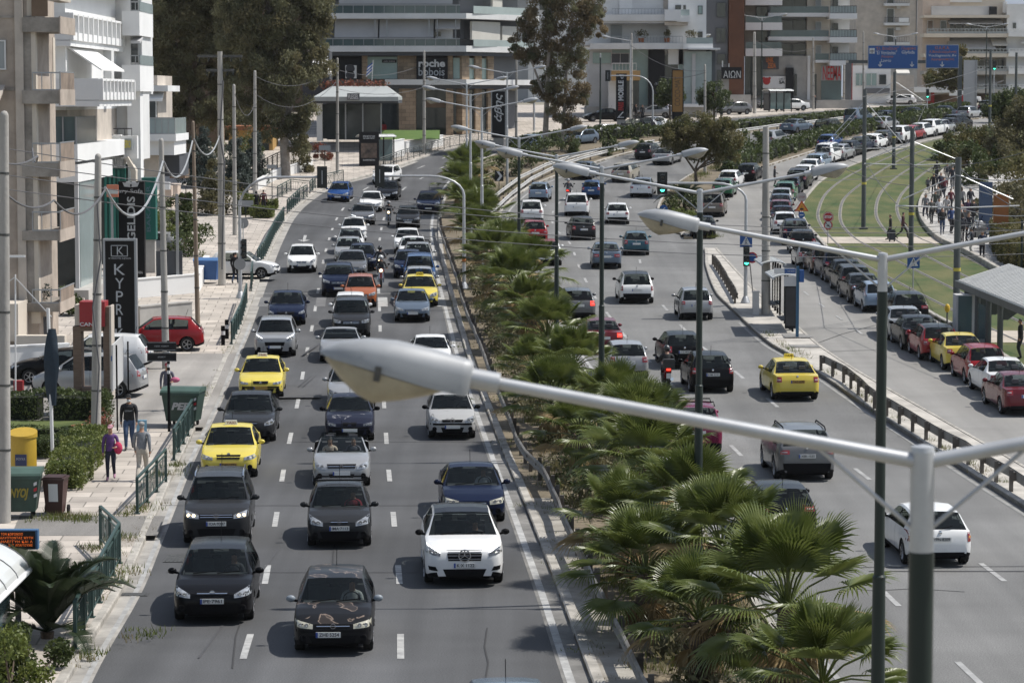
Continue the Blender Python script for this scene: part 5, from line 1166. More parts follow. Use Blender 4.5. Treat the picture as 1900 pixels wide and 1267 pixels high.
bush("leafy shrub in the lower left corner below the feather palm",P(70,1262,.13),(1.0,.8,.55),L_hedge,2600,.11,8)
bush("pale leafy shrub beside the kerb in the lower left corner",P(20,1290,.13),(.9,.8,.6),L_bright,2200,.10,9)
bush("small shrub by the lowest railing under the feather palm",P(105,1130,.13),(.6,.5,.45),L_hedge,900,.09,10)
def path(T,y0,y1,off,dz=.1,step=12):
 out=[];ys=rows(y0,y1);ys=ys[::max(1,len(ys)//step)]+[ys[-1]]
 for y in ys:p=P(interp(T,y),y,dz);q=P(interp(T,y-.5),y-.5);d=q-p;d.z=0;d.normalize();out.append(p+Vector((d.y,-d.x,0))*off)
 return out
hedge("long hedge on the median beside the far bend, near the eucalyptus",path(LM,285,254,1.6,.08),1.8,1.1,L_hedge,36,.27,11,bumpy=.2)
hedge("long hedge on the median continuing towards the distant cars",path(LM,253,204,1.6,.08,16),1.5,.85,L_hedge,30,.28,12,bumpy=.15)
hedge("wild hedge on the triangular island between the carriageway and side road",path(I1R,322,224,-2.0,.12,14),1.9,1.05,L_hedge,34,.27,13,bumpy=.25)
bush("grassy shrub at the near tip of the triangular island",P(1258,425,.12),(1.6,2.6,.55),L_bright,1600,.18,14)
bush("dark shrub in the island beside the round blue sign",P(1268,395,.12),(1.4,2.2,.7),L_hedge,1500,.2,15)
feather_palm("small feather palm on the triangular island behind the green signal head",P(1270,392,.12),18,2.2,9,.6)
for px,py,r_,sd,lab in((1195,292,1.5,21,"low green shrub on the verge left of the bushy acacia"),(1350,300,1.6,22,"green shrub on the verge right of the bushy acacia"),(1400,282,1.3,23,"rounded shrub at the near end of the island hedge")):bush(lab,P(px,py,.1),(r_,r_,r_*.7),L_hedge,900,.26,sd)
for px,py,r_,lf,sd,lab in((1130,290,1.0,L_hedge,31,"shrub on the median right below the white lamp head"),(940,330,1.3,L_hedge,32,"dark shrub beside the chevron sign on the median"),(975,312,1.4,L_hedge,33,"dense shrub just beyond the chevron sign"),(1010,300,1.3,L_hedge,34,"shrub at the foot of the brown eucalyptus"),(860,388,1.2,L_hedge,35,"shrub between the far palms at the bend"),(905,350,1.2,L_bright,36,"bright shrub between the far palms near the guardrail"),(1055,285,1.2,L_hedge,37,"shrub below the eucalyptus right of its trunk")):bush(lab,P(px,py,.08),(r_,r_*1.2,r_*.8),lf,1100,.2,sd)
# trees (crowns given by the photo pixels of their masses at the tree's own depth)
def B(Y,*rows_):return[(Q(px,py,Y+dy),r_)for px,py,dy,r_ in rows_]
def limb(Y,*pts):return[Q(px,py,Y)for px,py in pts]
Y=238;tree("eucalyptus","large eucalyptus with drooping foliage left of the showroom building",P(530,Y_to_py(Y)),[(limb(Y,(530,330),(525,200),(505,60),(490,-60)),.45),(limb(Y,(527,230),(560,140),(580,40)),.25)],B(Y,(500,30,0,(3.6,3,3)),(560,50,1,(2.6,2.6,2.6)),(455,60,0,(3,3,3.2)),(575,110,0,(2,2.2,2.4)),(520,130,-1,(3.2,2.6,2.8)),(465,140,0,(2.8,2.6,2.6)),(540,200,0,(2.2,2,2.2)),(500,215,-1,(1.8,1.8,2)),(555,255,0,(1.5,1.5,1.8)),(480,-40,0,(4,3,3)),(570,-30,0,(3,3,3))),L_euc,M_barkp,6.5,270,.24,1.2,41,.24,leaf2=L_dark)
Y=250;tree("dark_tree","dark dense tree behind the utility poles, left of the eucalyptus",P(350,Y_to_py(Y)),[(limb(Y,(352,290),(358,150),(368,20)),.5),(limb(Y,(356,170),(330,90)),.2)],B(Y,(330,20,0,(4,3,3.4)),(400,40,1,(3.6,3,3.2)),(300,90,1,(2.6,2.4,2.8)),(360,110,0,(3,2.6,2.6)),(420,120,1,(2.8,2.6,3)),(315,170,0,(2.2,2.2,2.4)),(385,190,0,(2.4,2.2,2.2)),(430,200,0,(2,2,2.2)),(340,-50,0,(4.5,3,3.4)),(430,-40,0,(4,3,3))),L_dark,M_bark,6.5,250,.24,.6,42,.26,leaf2=L_euc)
Y=275;tree("dark_tree","dark tree filling the gap farther back behind the white balcony",P(290,Y_to_py(Y)),[(limb(Y,(292,270),(296,120),(300,0)),.4)],B(Y,(285,40,0,(3,2,4)),(300,130,0,(3,2,3)),(330,230,0,(3,2,2.4)),(280,200,0,(3,2,3)),(390,240,0,(3.6,2,2)),(450,240,0,(3,2,2))),L_dark,M_bark,7,170,.3,.3,43,.3)
Y=262;tree("eucalyptus","tall brownish eucalyptus on the median in front of the pale buildings",P(1012,296),[(limb(Y,(1010,300),(1014,200),(1018,100),(1025,-20)),.32),(limb(Y,(1042,290),(1046,220),(1052,120),(1062,20)),.22),(limb(Y,(1014,190),(985,110),(975,50)),.14)],B(Y,(1000,40,0,(2.4,2,2.2)),(1055,30,0,(2.6,2,2.4)),(970,90,0,(1.4,1.4,1.6)),(1025,100,0,(2.4,2,2)),(1075,90,0,(1.6,1.6,2)),(1095,40,0,(1.6,1.5,1.8)),(1050,160,0,(2,1.8,2)),(1005,165,0,(1.5,1.4,1.6)),(1072,175,0,(1.1,1.1,1.3)),(1045,215,0,(1.5,1.4,1.5)),(1060,240,0,(1,1,1.1)),(1030,-30,0,(3,2,2)),(1105,10,0,(1.2,1.2,1.6))),L_eucb,M_barkp,8,230,.2,1.4,44,.24,leaf2=L_euc)
Y=224;tree("acacia","bushy brown-green acacia on the verge between the carriageways",P(1292,338,.1),[(limb(Y,(1292,345),(1290,315),(1300,290)),.16),(limb(Y,(1291,320),(1270,290),(1262,275)),.10),(limb(Y,(1291,318),(1325,285),(1335,270)),.10)],B(Y,(1262,250,0,(1.6,1.6,1.1)),(1300,240,0,(1.8,1.8,1.2)),(1340,250,0,(1.6,1.6,1.2)),(1238,262,0,(1,1.2,.8)),(1358,275,0,(.9,1.2,1)),(1285,275,0,(1.6,1.6,.9)),(1325,285,0,(1.4,1.4,.8))),L_olive,M_bark,16,150,.2,.5,45,.26,leaf2=L_dark)
Y=262;tree("acacia","spreading brown-green tree mass beside the tram line",P(1800,292),[(limb(Y,(1800,300),(1803,280),(1812,255)),.2)],B(Y,(1790,262,0,(1.9,1.8,1.3)),(1830,262,0,(2,2,1.4)),(1765,280,0,(1.5,1.5,1)),(1805,285,0,(1.8,1.6,1)),(1845,290,0,(1.6,1.6,1.2)),(1770,262,0,(1,1,.8))),L_olive,M_bark,14,140,.22,.4,46,.26,leaf2=L_hedge)
Y=245;tree("acacia","large dark green tree at the right edge above the crowd",P(1885,310),[(limb(Y,(1885,330),(1884,280),(1890,220)),.3)],B(Y,(1885,255,0,(2.2,2,2)),(1860,285,0,(1.7,1.6,1.4)),(1895,300,0,(2,2,1.6)),(1850,315,0,(1.4,1.4,1)),(1880,335,0,(1.7,1.6,1)),(1905,215,0,(1.6,1.6,1.4))),L_dark,M_bark,14,140,.24,.4,47,.26,leaf2=L_olive)
Y=300;tree("round_tree","round green tree right of the blue gantry post",P(1860,222),[(limb(Y,(1860,225),(1861,205)),.2)],B(Y,(1860,195,0,(1.8,1.6,1.3)),(1885,185,0,(1.6,1.6,1.2)),(1845,208,0,(1.3,1.3,1)),(1895,205,0,(1.5,1.5,1.2)),(1870,215,0,(1.8,1.6,1))),L_hedge,M_bark,14,110,.26,0,48,.28)
Y=370;tree("round_tree","tree behind the grey sign back beneath the far balconies",P(1780,200),[(limb(Y,(1780,205),(1782,150)),.25)],B(Y,(1775,140,0,(2.4,2,2)),(1745,145,0,(2,2,1.4)),(1790,110,0,(1.4,1.4,2))),L_olive,M_bark,8,100,.3,0,49,.3)
for px,lab in((1243,"clipped ball tree left of the ochre banner"),(1325,"clipped ball tree between the ochre banner and the black square sign")):
 Y=300;c=Q(px,172 if px<1300 else 180,Y);tree("ball_tree",lab,P(px,Y_to_py(Y)),[([P(px,Y_to_py(Y)),c],.14)],[(c,(1.7,1.7,1.5))],L_hedge,M_bark,22,170,.18,0,50+px,.22)
for px,Y,top,wd,lf,lab in((392,205,305,1.2,L_dark,"slim dark cypress in the garden beside the leaning pole"),(345,180,350,1.0,L_hedge,"young cypress by the garden fence"),(470,232,245,1.3,L_blue,"blue-green conifer right of the tall pole"),(440,225,262,1.7,L_blue,"broad blue-green conifer behind the tall pole"),(370,230,245,1.9,L_blue,"rounded dark conifer below the twin-arm pole")):
 base=P(px,Y_to_py(Y),.1);tp=Q(px,top,Y);h=tp.z-base.z;tree("conifer",lab,base,[([base,tp],.12)],[(base+Vector((0,0,h*f)),(wd*(1.05-f*.8),wd*(1.05-f*.8),h*.2))for f in(.15,.35,.55,.72,.88)],lf,M_bark,16,120,.2,0,int(px),.25)
for i,(px,py,r_,lf,lab)in enumerate(((330,425,1.5,L_hedge,"round shrub in the sign garden behind the grey board"),(300,445,1.3,L_bright,"light green shrub behind the black sign tower"),(420,400,1.8,L_dark,"dark shrub at the garden corner under the cables"),(280,440,1.2,L_hedge,"small shrub beside the green pylon"),(352,480,1.4,L_hedge,"shrub above the white garden wall"),(465,300,1.6,L_hedge,"shrub behind the garden railing below the conifers"),(600,300,1.0,L_flower,"reddish shrub at the end of the white wall"),(565,322,1.2,L_dark,"dark shrub behind the iron fence at the eucalyptus"),(60,585,.9,L_dark,"dry shrub in the planter bed under the old apartments"),(112,590,.8,L_hedge,"green shrub in the planter bed under the old apartments"),(320,300,2.2,L_dark,"dark shrub mass under the glass balcony"),(380,330,2.,L_dark,"dark shrub mass behind the garden pole"),(420,320,2.,L_hedge,"shrub mass left of the broad conifer"))):
 bush(lab,P(px,py,.14),(r_,r_,r_*.75),lf,1400,.17,60+i)
for i,(px,py,w_,h)in enumerate(((452,402,1.2,1.5),(468,396,1.0,1.2),(487,408,1.3,.9),(500,392,1.0,.8))):
 p=P(px,py,.14);hedge(["tall clipped block hedge nearest the bus pole","clipped block hedge behind the tallest block","low wide clipped block hedge beside the pavement railing","small clipped block hedge nearest the road"][i],[p+Vector((-w_/2,0,0)),p+Vector((w_/2,0,0))],w_,h,L_bright,220,.12,70+i)
for i,(px,py,r_,h,lf,lab)in enumerate(((1850,405,2.2,2.0,L_dark,"dark bush above the crowd, left of the orange board"),(1815,345,2.4,2.2,L_hedge,"green bush mass behind the far end of the crowd"),(1895,415,2.4,2.6,L_dark,"dark bush at the right edge behind the orange board"),(1870,355,2.6,2.6,L_olive,"olive bush at the right edge above the blue board"),(1795,318,2.6,1.6,L_olive,"brownish bush where the path disappears"),(1765,300,2.2,1.3,L_hedge,"low bush at the far end of the promenade"),(1890,322,2.6,2.4,L_dark,"dark bush under the tree at the right edge"),(1835,318,2.6,2.0,L_hedge,"green bush between the path end and the right edge tree"))):bush(lab,P(px,py,.14),(r_,r_,h*.6),lf,2200,.26,160+i)
hedge("rough hedge bordering the promenade behind the tram shelter",[P(1862,458,.14),P(1880,490,.14),P(1990,560,.14)],1.6,1.5,L_olive,160,.16,171,bumpy=.2)
gc=MB();rg2=np.random.default_rng(77)
for k in range(420):
 Y=44+120*(k/420)**1.1+rg2.normal()*.5;t=.30+.55*rg2.random();py=Y_to_py(Y);p=P(interp(LM,py)*(1-t)+interp(RM,py)*t,py,.1);s=.3+.35*rg2.random();cards(gc,[((p.x,p.y,p.z+s*.6),(s*1.2,s*1.2,s*.7))],70,0,.17,rg2,-.3,int(rg2.random()<.25))
struct(gc.build("ground_cover",[L_dark,L_hedge]),'stuff')
# weeds and rough grass that nobody could count
rng=np.random.default_rng(5);b=MB()
def tuft(p,n,h,mi,spread=.14):
 for _ in range(n):
  q=Vector(p)+Vector((rng.normal()*spread,rng.normal()*spread,0));l=Vector((rng.normal()*.35,rng.normal()*.35,1))*h*(.5+rng.random());sd=Vector((rng.normal(),rng.normal(),0)).normalized()*.012;b.add([q-sd,q+sd,q+l],[(0,1,2)],mi)
for y0,y1,T,off,n,hh in((1400,540,LM,1.6,700,.2),(1400,540,LM,.42,160,.07),(1400,430,LM,2.6,1500,.28),(1300,620,RK,.35,200,.14),(1260,400,LK,-.3,200,.09),(1400,430,LM,3.6,900,.3),(444,300,RK,1.2,500,.3),(400,262,RM,-1.6,300,.25)):
 Ya,Yb_=rowY(y0),rowY(y1)
 for _ in range(n):
  Y=Ya+(Yb_-Ya)*rng.random();py=Y_to_py(Y);x=interp(T,py);p=P(x,py,.085);p.x+=off+rng.normal()*(.35 if abs(off)>.4 else.08)
  if math.sin(Y*.9)+math.sin(Y*.37+off)>-.3:tuft(p,16,hh*(.5+rng.random()),int(rng.random()<.3))
for px,py in((238,960),(262,952),(230,1010),(175,1030),(190,1060),(160,1080),(215,1090),(232,1070),(150,1120),(110,968),(130,970),(90,972),(150,972),(165,972),(310,890),(330,870),(345,780),(365,740),(255,1190),(160,1225)):
 for _ in range(12):tuft(P(px,py,.14)+Vector((rng.normal()*.22,rng.normal()*.35,0)),12,.13,int(rng.random()<.3))
struct(b.build("wild_grass",[L_bright,leafmat("straw",(.16,.13,.06),(.26,.22,.11),.8,3.)]),'stuff')
# ------------------------------------------------------------------ buildings
W_={}
def wm(k):
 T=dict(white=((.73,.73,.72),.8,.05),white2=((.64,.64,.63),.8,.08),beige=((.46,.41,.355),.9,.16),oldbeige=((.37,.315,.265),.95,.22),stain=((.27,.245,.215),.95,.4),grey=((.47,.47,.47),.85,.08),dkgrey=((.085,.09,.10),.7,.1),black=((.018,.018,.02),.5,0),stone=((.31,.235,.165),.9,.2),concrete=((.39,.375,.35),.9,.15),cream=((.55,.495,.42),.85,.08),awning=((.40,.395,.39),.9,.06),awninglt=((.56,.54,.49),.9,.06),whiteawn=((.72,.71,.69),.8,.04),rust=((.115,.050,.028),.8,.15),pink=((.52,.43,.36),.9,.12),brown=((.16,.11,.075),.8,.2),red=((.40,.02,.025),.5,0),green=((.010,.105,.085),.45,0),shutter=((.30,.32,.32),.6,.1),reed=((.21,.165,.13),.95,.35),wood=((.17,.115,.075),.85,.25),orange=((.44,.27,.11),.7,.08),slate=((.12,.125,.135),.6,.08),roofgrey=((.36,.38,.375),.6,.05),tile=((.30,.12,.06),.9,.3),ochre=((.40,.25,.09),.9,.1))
 if k=='glass':return mat("shop_glass",(.020,.028,.030),.06,spec=.7,col2=(.05,.06,.062),vscale=.35)
 if k=='glassgreen':return mat("green_glass",(.24,.33,.315),.12,spec=.6,var=.12,vscale=.25)
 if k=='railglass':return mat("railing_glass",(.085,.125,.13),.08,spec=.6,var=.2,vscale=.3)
 if k=='railglasslit':return mat("railing_glass_sunlit",(.30,.36,.36),.15,spec=.5,var=.1,vscale=.5)  # paler copy of the railing glass with sunlight put into its colour
 if k=='metal':return mat("rail_metal",(.33,.34,.35),.45,.5)
 if k=='darkmetal':return mat("dark_metal",(.05,.05,.055),.5,.4)
 if k=='stone':MATS.setdefault('wall_stone',masonry('wall_stone',(.30,.225,.155)));return MATS['wall_stone']
 c,r_,v=T[k];return mat("wall_"+k,c,r_,spec=.15 if k in("black","dkgrey")else.4,var=v,vscale=.45 if v<.15 else.8)
def bld(label,Y,els,cat="building",name="building",depth_default=.3):
 px0=min(e[1]for e in els);px1=max(e[2]for e in els);x=(Q(px0,0,Y).x+Q(px1,0,Y).x)/2;O=Vector((x,Y,gz(Y)));root=thing(name,label,cat,O);root_items={}
 for e in els:
  nm,a,c,t,b_,d0,d1,m=e[:8];A,C_=Q(a,b_,Y)-O,Q(c,t,Y)-O;z0=A.z if b_<900 else-.3
  b=MB()
  if nm=='railing': # rail with uprights
   n=max(2,int((C_.x-A.x)/.35));b.box2(A.x,C_.x,d0,d0+.06,C_.z-.06,C_.z);b.box2(A.x,C_.x,d0,d0+.05,z0,z0+.05)
   for k in range(n+1):xx=A.x+(C_.x-A.x)*k/n;b.box2(xx-.018,xx+.018,d0+.01,d0+.045,z0,C_.z)
  elif nm=='balustrade': # white fins between slab and coping
   n=max(2,int((C_.x-A.x)/.55));b.box2(A.x,C_.x,d0-.1,d1+.1,C_.z-.12,C_.z);b.box2(A.x,C_.x,d0,d1,z0,z0+.35)
   for k in range(n+1):xx=A.x+(C_.x-A.x)*k/n;b.box2(xx-.07,xx+.07,d0-.06,d1+.02,z0+.1,C_.z-.1)
  elif nm=='awning': # sloping cloth reaching out from the wall, d1 = projection at the lower edge
   b.prism([(A.x,d0,C_.z),(A.x,d1,z0),(A.x,d1-.02,z0-.14),(A.x,d0-.05,C_.z-.14)],(C_.x-A.x,0,0))
  elif nm=='window':
   b.box2(A.x,C_.x,d0,d1,z0,C_.z)
  else:b.box2(A.x,C_.x,d0,d1,z0,C_.z)
  par=root
  o=b.build(nm,wm(m)if isinstance(m,str)else m,par)
  if nm=='window' and C_.x-A.x>.5:
   f=MB();w_=.06;fx=[(A.x,A.x+w_),(C_.x-w_,C_.x)]+([((A.x+C_.x)/2-.03,(A.x+C_.x)/2+.03)]if C_.x-A.x>1.2 else[])
   for x0,x1 in fx:f.box2(x0,x1,d0-.05,d0-.003,z0,C_.z)
   f.box2(A.x+w_,C_.x-w_,d0-.05,d0-.003,C_.z-w_,C_.z);f.box2(A.x+w_,C_.x-w_,d0-.05,d0-.003,z0,z0+w_);f.build("window_frame",wm('white2')if len(e)<9 else wm(e[8]),o)
 return root
def bt(root,Y,px0,px1,py0,py1,body,m,d=-.35,rot=0.,**k):
 "lettering standing on a building or board, filling the given photo box"
 c=Q((px0+px1)/2,(py0+py1)/2,Y);h=(py1-py0)/ppm(Y);w_=(px1-px0)/ppm(Y)
 me=text_mesh(body,1.,**k);me.materials.clear();me.materials.append(m)
 if rot:
  for v in me.vertices:v.co=Vector((-v.co.y,v.co.x,v.co.z))if rot>0 else Vector((v.co.y,-v.co.x,v.co.z))
 xs=[v.co.x for v in me.vertices];ys=[v.co.y for v in me.vertices];sx=w_/(max(xs)-min(xs));sy=h/(max(ys)-min(ys));mx,my=(max(xs)+min(xs))/2,(max(ys)+min(ys))/2
 for v in me.vertices:v.co=Vector(((v.co.x-mx)*sx,(v.co.y-my)*sy,v.co.z))
 o=link("lettering",me,root);o.rotation_euler=(R(90),0,0);o.location=Vector((c.x,Y+d,c.z))-Vector(root.location);return o
M_lw=mat("letter_white",(.62,.62,.62),.5);M_lg=mat("letter_grey",(.42,.43,.44),.5);M_lr=mat("letter_red",(.42,.02,.02),.5);M_ly=mat("letter_yellow",(.50,.42,.06),.5);M_lo=mat("letter_orange",(.55,.17,.04),.6);M_lk=mat("letter_dark",(.10,.07,.04),.6)
# old beige apartments, far left: the blank wall faces the camera, the balconies hang on the receding street side
def balc(t,s0,s1,rail=True):
 e=[('balcony',43,112,s0,s1,-.25,3.7,'stain'),('balcony_edge',111.5,114,s0-2,s1+3,-.32,3.8,'oldbeige')]
 if rail:e+=[('railing',62,113,t,s0,-.22,-.17,'metal'),('railing_panel',112,113.5,t+1,s0-1,-.2,3.6,'reed'),('rail_bar',111.8,113.8,t-1,t+1,-.24,3.7,'metal')]
 return e
old=bld("old beige apartment house with stained balconies at the far left edge",122,[('wall',-320,60,-260,640,0,5.2,'oldbeige'),('floor_band',-320,57,30,34,-.06,.1,'stain'),('floor_band',-320,57,164,169,-.06,.1,'stain'),('drainpipe',36,41,-100,560,-.16,-.04,'beige'),('wall_strip',43,57,36,560,-.03,.05,'stain'),('corner',58.5,61,-260,600,-.02,.4,'cream')]+[('balcony_door',59,62.5,a,c,.8,2.9,'cream')for a,c in((66,165),(203,298),(338,428),(462,560),(-60,28))]+[('shutter',60,63.5,a,c,1.6,2.4,'shutter')for a,c in((86,165),(210,298),(350,428),(470,560))]+[('door_edge',60,66,a,c,4.6,5.2,'cream')for a,c in((66,168),(203,302),(338,428),(462,560))]+balc(0,33,60,False)+balc(134,168,193)+balc(265,302,328)+balc(392,428,446)+balc(536,562,578)+[('flower_screen',60,89,-40,31,-.2,-.15,'brown'),('flower_screen',90,112,-40,2,-.2,2.8,'beige'),('window',-20,11,75,130,-.05,.1,'shutter'),('awning',-40,10,158,182,-.1,-1.4,'beige'),('awning_frame',14,58,470,474,-1.6,-1.5,'white'),('terrace',8,52,556,624,-2.5,-.05,'cream'),('planter_wall',52,140,612,628,-3,-2.4,'cream'),('planter_wall',-30,170,640,668,-5,-4.6,'white2')])
# white apartments: shaded ends face the camera, finned balustrades run along the receding street front
Y=142
wht=bld("white apartment house with finned balustrades and a bright awning",Y,[('wall',60,112,-260,205,.8,24,'white'),('balcony',92,133,75,86,-.5,20,'white'),('parapet',92,132,24,76,-.5,-.25,'white'),('balcony',92,187,186,198,-.6,11.5,'white'),('parapet',92,186,146,187,-.6,-.35,'white'),('wall',108,114,86,190,3.5,3.9,'white'),('wall',112,133,86,186,14,15,'white2'),('window',112.5,113.2,96,150,4.6,6.2,'glass'),('window',112.5,113.2,100,186,8,10,'reed'),('slab',92,140,-32,-24,-.5,20,'white'),('awning_box',112,118,-30,-10,2,7,'awninglt'),('wall',80,118,198,268,1.2,20,'beige'),('winter_garden',92,140,217,270,.2,7,'railglass'),('mullion',115,117,217,270,.1,.2,'metal'),('mullion',139,141,217,270,.1,.25,'metal'),('slab',92,146,268,300,-.4,18,'white'),('canopy',92,146,306,338,-.3,12,'white'),('column',141,145,330,545,-.1,.2,'grey'),('shop_glazing',70,141,338,545,.6,7.4,'glass'),('glass_corner',141,144,338,540,.6,8.0,'railglasslit'),('terrace',70,172,535,570,-1.4,13,'concrete'),('stair_wall',128,168,548,580,-2.2,-1.9,'beige')])
O=Vector(wht.location)
def sidefins(root,O,X,ya,yb,z0,z1,n):
 f=MB();f.box2(X-.14,X+.14,ya,yb,z1-.12,z1);f.box2(X-.1,X+.1,ya,yb,z0,z0+.4)
 for k in range(n+1):y=ya+(yb-ya)*k/n;f.box2(X-.28,X+.17,y-.09,y+.09,z0,z1-.04)
 f.build("balustrade",wm('white'),root)
zz=lambda py:Q(0,py,Y).z-O.z;xx=lambda px:Q(px,0,Y).x-O.x
sidefins(wht,O,xx(132),-.4,20,zz(75),zz(24),12);sidefins(wht,O,xx(186),-.5,11.5,zz(186),zz(146),9)
f=MB();x0,x1=xx(114),xx(180);f.prism([(x0,1.2,zz(83)),(x1,1.2,zz(128)),(x1,1.2,zz(131)),(x0,1.2,zz(87))],(0,8.5,0));f.build("awning",wm('whiteawn'),wht)
f=MB();f.beam((x0,1.3,zz(84)),(x1,1.3,zz(130)),.05,.05);f.beam((x0,9.5,zz(84)),(x1,9.5,zz(130)),.05,.05);f.build("awning_arm",wm('metal'),wht)
Y=160
twr=bld("white stair tower with boxy balconies at the end of the white apartments",Y,[('wall',200,234,-260,300,1,9,'white2'),('wall',232,254,-260,175,1.2,6,'white2'),('balcony',230,262,22,67,-.8,5.2,'white'),('balcony',230,263,121,170,-.8,5.2,'white'),('railing',246,262,4,22,-.7,-.65,'metal'),('railing',246,263,103,121,-.7,-.65,'metal'),('side_railing',261,262.5,4,22,-.7,5,'railglasslit'),('side_railing',262,263.5,103,121,-.7,5,'railglasslit'),('window',236,253,-20,20,1.1,1.25,'glass','grey'),('window',236,253,74,118,1.1,1.25,'glass','grey'),('awning',244,262,68,77,.8,-.5,'grey'),('pillar',236,258,168,340,.4,1.6,'white'),('wall',168,212,198,268,3.2,6,'beige'),('railing',168,246,238,257,-.4,-.35,'darkmetal'),('window',176,212,226,236,3.1,3.25,'glass','darkmetal'),('sign_blade',200,228,250,292,-.9,-.3,'white'),('sign_blade',228,258,252,294,-.9,-.3,'white'),('shop_glazing',168,236,300,500,4,5,'glass'),('canopy',150,236,292,304,-.5,5,'white')])
wht=twr;O=Vector(wht.location);Yt=Y
for a,c in((203,226),(230,250)):
 f=MB();p0,p1=Q(a,257,Y),Q(c,277,Y);O=Vector(wht.location);f.box2(p0.x-O.x,p1.x-O.x,-1.2,-.92,p1.z-O.z,p0.z-O.z);s_=f.build("shop_sign",wm('shutter'),wht);bt(wht,Y,a+3,c-2,260,274,"ZERO",M_ly,-1.25,bold=.03)
f=MB();O=Vector(wht.location)
for k,c in enumerate(((.02,.05,.22),(.05,.16,.40))):
 f=MB();q=[Q(a,b_,Y)-O for a,b_ in((170+k*8,217),(178+k*8,202),(185+k*8,202),(177+k*8,217))];f.prism([(p.x,3.1,p.z)for p in q],(0,.06,0));f.build("logo_stripe",mat("logo_blue%d"%k,c,.5),wht)
bt(wht,Y,187,198,204,217,"A",M_ink,3.1,bold=.02)
bt(wht,Y,169,199,218.5,221,"ALUMINIUM SYSTEMS",M_lg,1.5)if 0 else None
f=MB();q=[Q(a,b_,Y)-O for a,b_ in((237,292),(243,290),(258,315),(258,345),(249,345),(249,318))];f.prism([(p.x,-1.4,p.z)for p in q],(0,.8,0));f.build("stair_beam",wm('cream'),wht)
Y=172
bld("pale house with a glass balcony in front of the dark trees",Y,[('wall',262,286,140,330,1.5,9,'beige'),('roof_slab',266,312,159,170,-.2,6,'white2'),('awning',270,302,171,184,.6,-.3,'white2'),('balcony',262,329,249,262,-.8,6,'white'),('balcony',262,324,262,288,-.3,6,'white'),('glass_railing',267,327,219,249,-.75,-.68,'railglasslit'),('railing',267,327,218,249,-.78,-.7,'metal'),('window',264,285,175,248,1.4,1.55,'glass'),('wall',286,322,288,330,3,8,'dkgrey'),('glass_railing',326,327.5,219,249,-.7,5,'railglasslit')])
Y=212
bld("low pinkish garden house behind the sign garden wall",Y,[('wall',296,318,345,420,0,6,'pink'),('parapet',292,316,338,352,-.4,0,'white'),('railing',292,360,368,398,-1.2,-1.1,'darkmetal'),('wall',312,340,316,332,1,4,'brown'),('floor_band',288,322,395,402,-.5,.2,'pink')])
Y=262
bld("small ochre house with a tiled roof half hidden by the conifers",Y,[('wall',425,506,240,315,0,6,'ochre'),('roof',420,510,234,242,-.6,6.5,'tile'),('window',470,500,265,292,-.05,.1,'glass','wood'),('wall',340,400,195,270,4,8,'brown'),('shutter',462,470,246,262,-.06,.05,'ochre')])
# furniture showroom with apartments above
Y=280;XL,XM,XR=592,855,972
show=thing("building","grey stone showroom with glass balconies and wide awnings on the floors above","building",Vector((Q(XM,0,Y).x,Y,gz(Y))));O=Vector(show.location)
def band(nm,py0,py1,m,off=0.,back=14.,xr=XR,skew=9.,xl=XL,z0=None):
 a,mdl,c=Q(xl,0,Y).x-O.x,0.,Q(xr,0,Y).x-O.x;z1_,z0_=Q(0,py0,Y).z-O.z,(Q(0,py1,Y).z-O.z if z0 is None else z0);k=off*.35
 f=MB();f.prism([(a,-off,z0_),(mdl+k,-off,z0_),(c+off,skew-off*.4,z0_),(c+off,back+skew,z0_),(a,back+skew,z0_)],(0,0,z1_-z0_));return f.build(nm,wm(m),show)
band("wall",-140,270,'slate',-.6,z0=-1)
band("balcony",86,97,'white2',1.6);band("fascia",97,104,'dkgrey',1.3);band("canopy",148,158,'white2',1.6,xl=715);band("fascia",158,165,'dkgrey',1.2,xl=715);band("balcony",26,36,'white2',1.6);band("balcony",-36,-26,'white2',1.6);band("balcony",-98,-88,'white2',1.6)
def flat(nm,px0,px1,py0,py1,d0,d1,m):
 f=MB();a,c=Q(px0,py1,Y)-O,Q(px1,py0,Y)-O;f.box2(a.x,c.x,d0,d1,a.z,c.z);return f.build(nm,wm(m)if isinstance(m,str)else m,show)
def ang(nm,px0,px1,py0,py1,d,th,m):
 "piece on the receding right-hand part of the front"
 t0,t1=(px0-XM)/(XR-XM),(px1-XM)/(XR-XM);xr=Q(XR,0,Y).x-O.x;z1_,z0_=Q(0,py0,Y).z-O.z,Q(0,py1,Y).z-O.z;f=MB();n=Vector((-9,xr,0)).normalized();n=Vector((9/math.hypot(9,xr),-xr/math.hypot(9,xr),0));p0,p1=Vector((xr*t0,9*t0,z0_))+n*d,Vector((xr*t1,9*t1,z0_))+n*d
 f.prism([p0,p1,p1-n*th,p0-n*th],(0,0,z1_-z0_));return f.build(nm,wm(m)if isinstance(m,str)else m,show)
for py0,py1 in((73,87),(11,26),(-51,-36)):
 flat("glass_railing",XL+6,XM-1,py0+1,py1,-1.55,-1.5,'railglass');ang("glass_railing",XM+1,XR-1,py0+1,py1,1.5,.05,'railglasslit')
 f=MB();z=Q(0,py0,Y).z-O.z;zb=Q(0,py1,Y).z-O.z
 for k in range(14):x=Q(XL+8+k*19,0,Y).x-O.x;f.box2(x-.03,x+.03,-1.62,-1.56,zb,z)
 f.box2(Q(XL+6,0,Y).x-O.x,-.05,-1.63,-1.57,z-.05,z+.05);f.build("railing",wm('metal'),show)
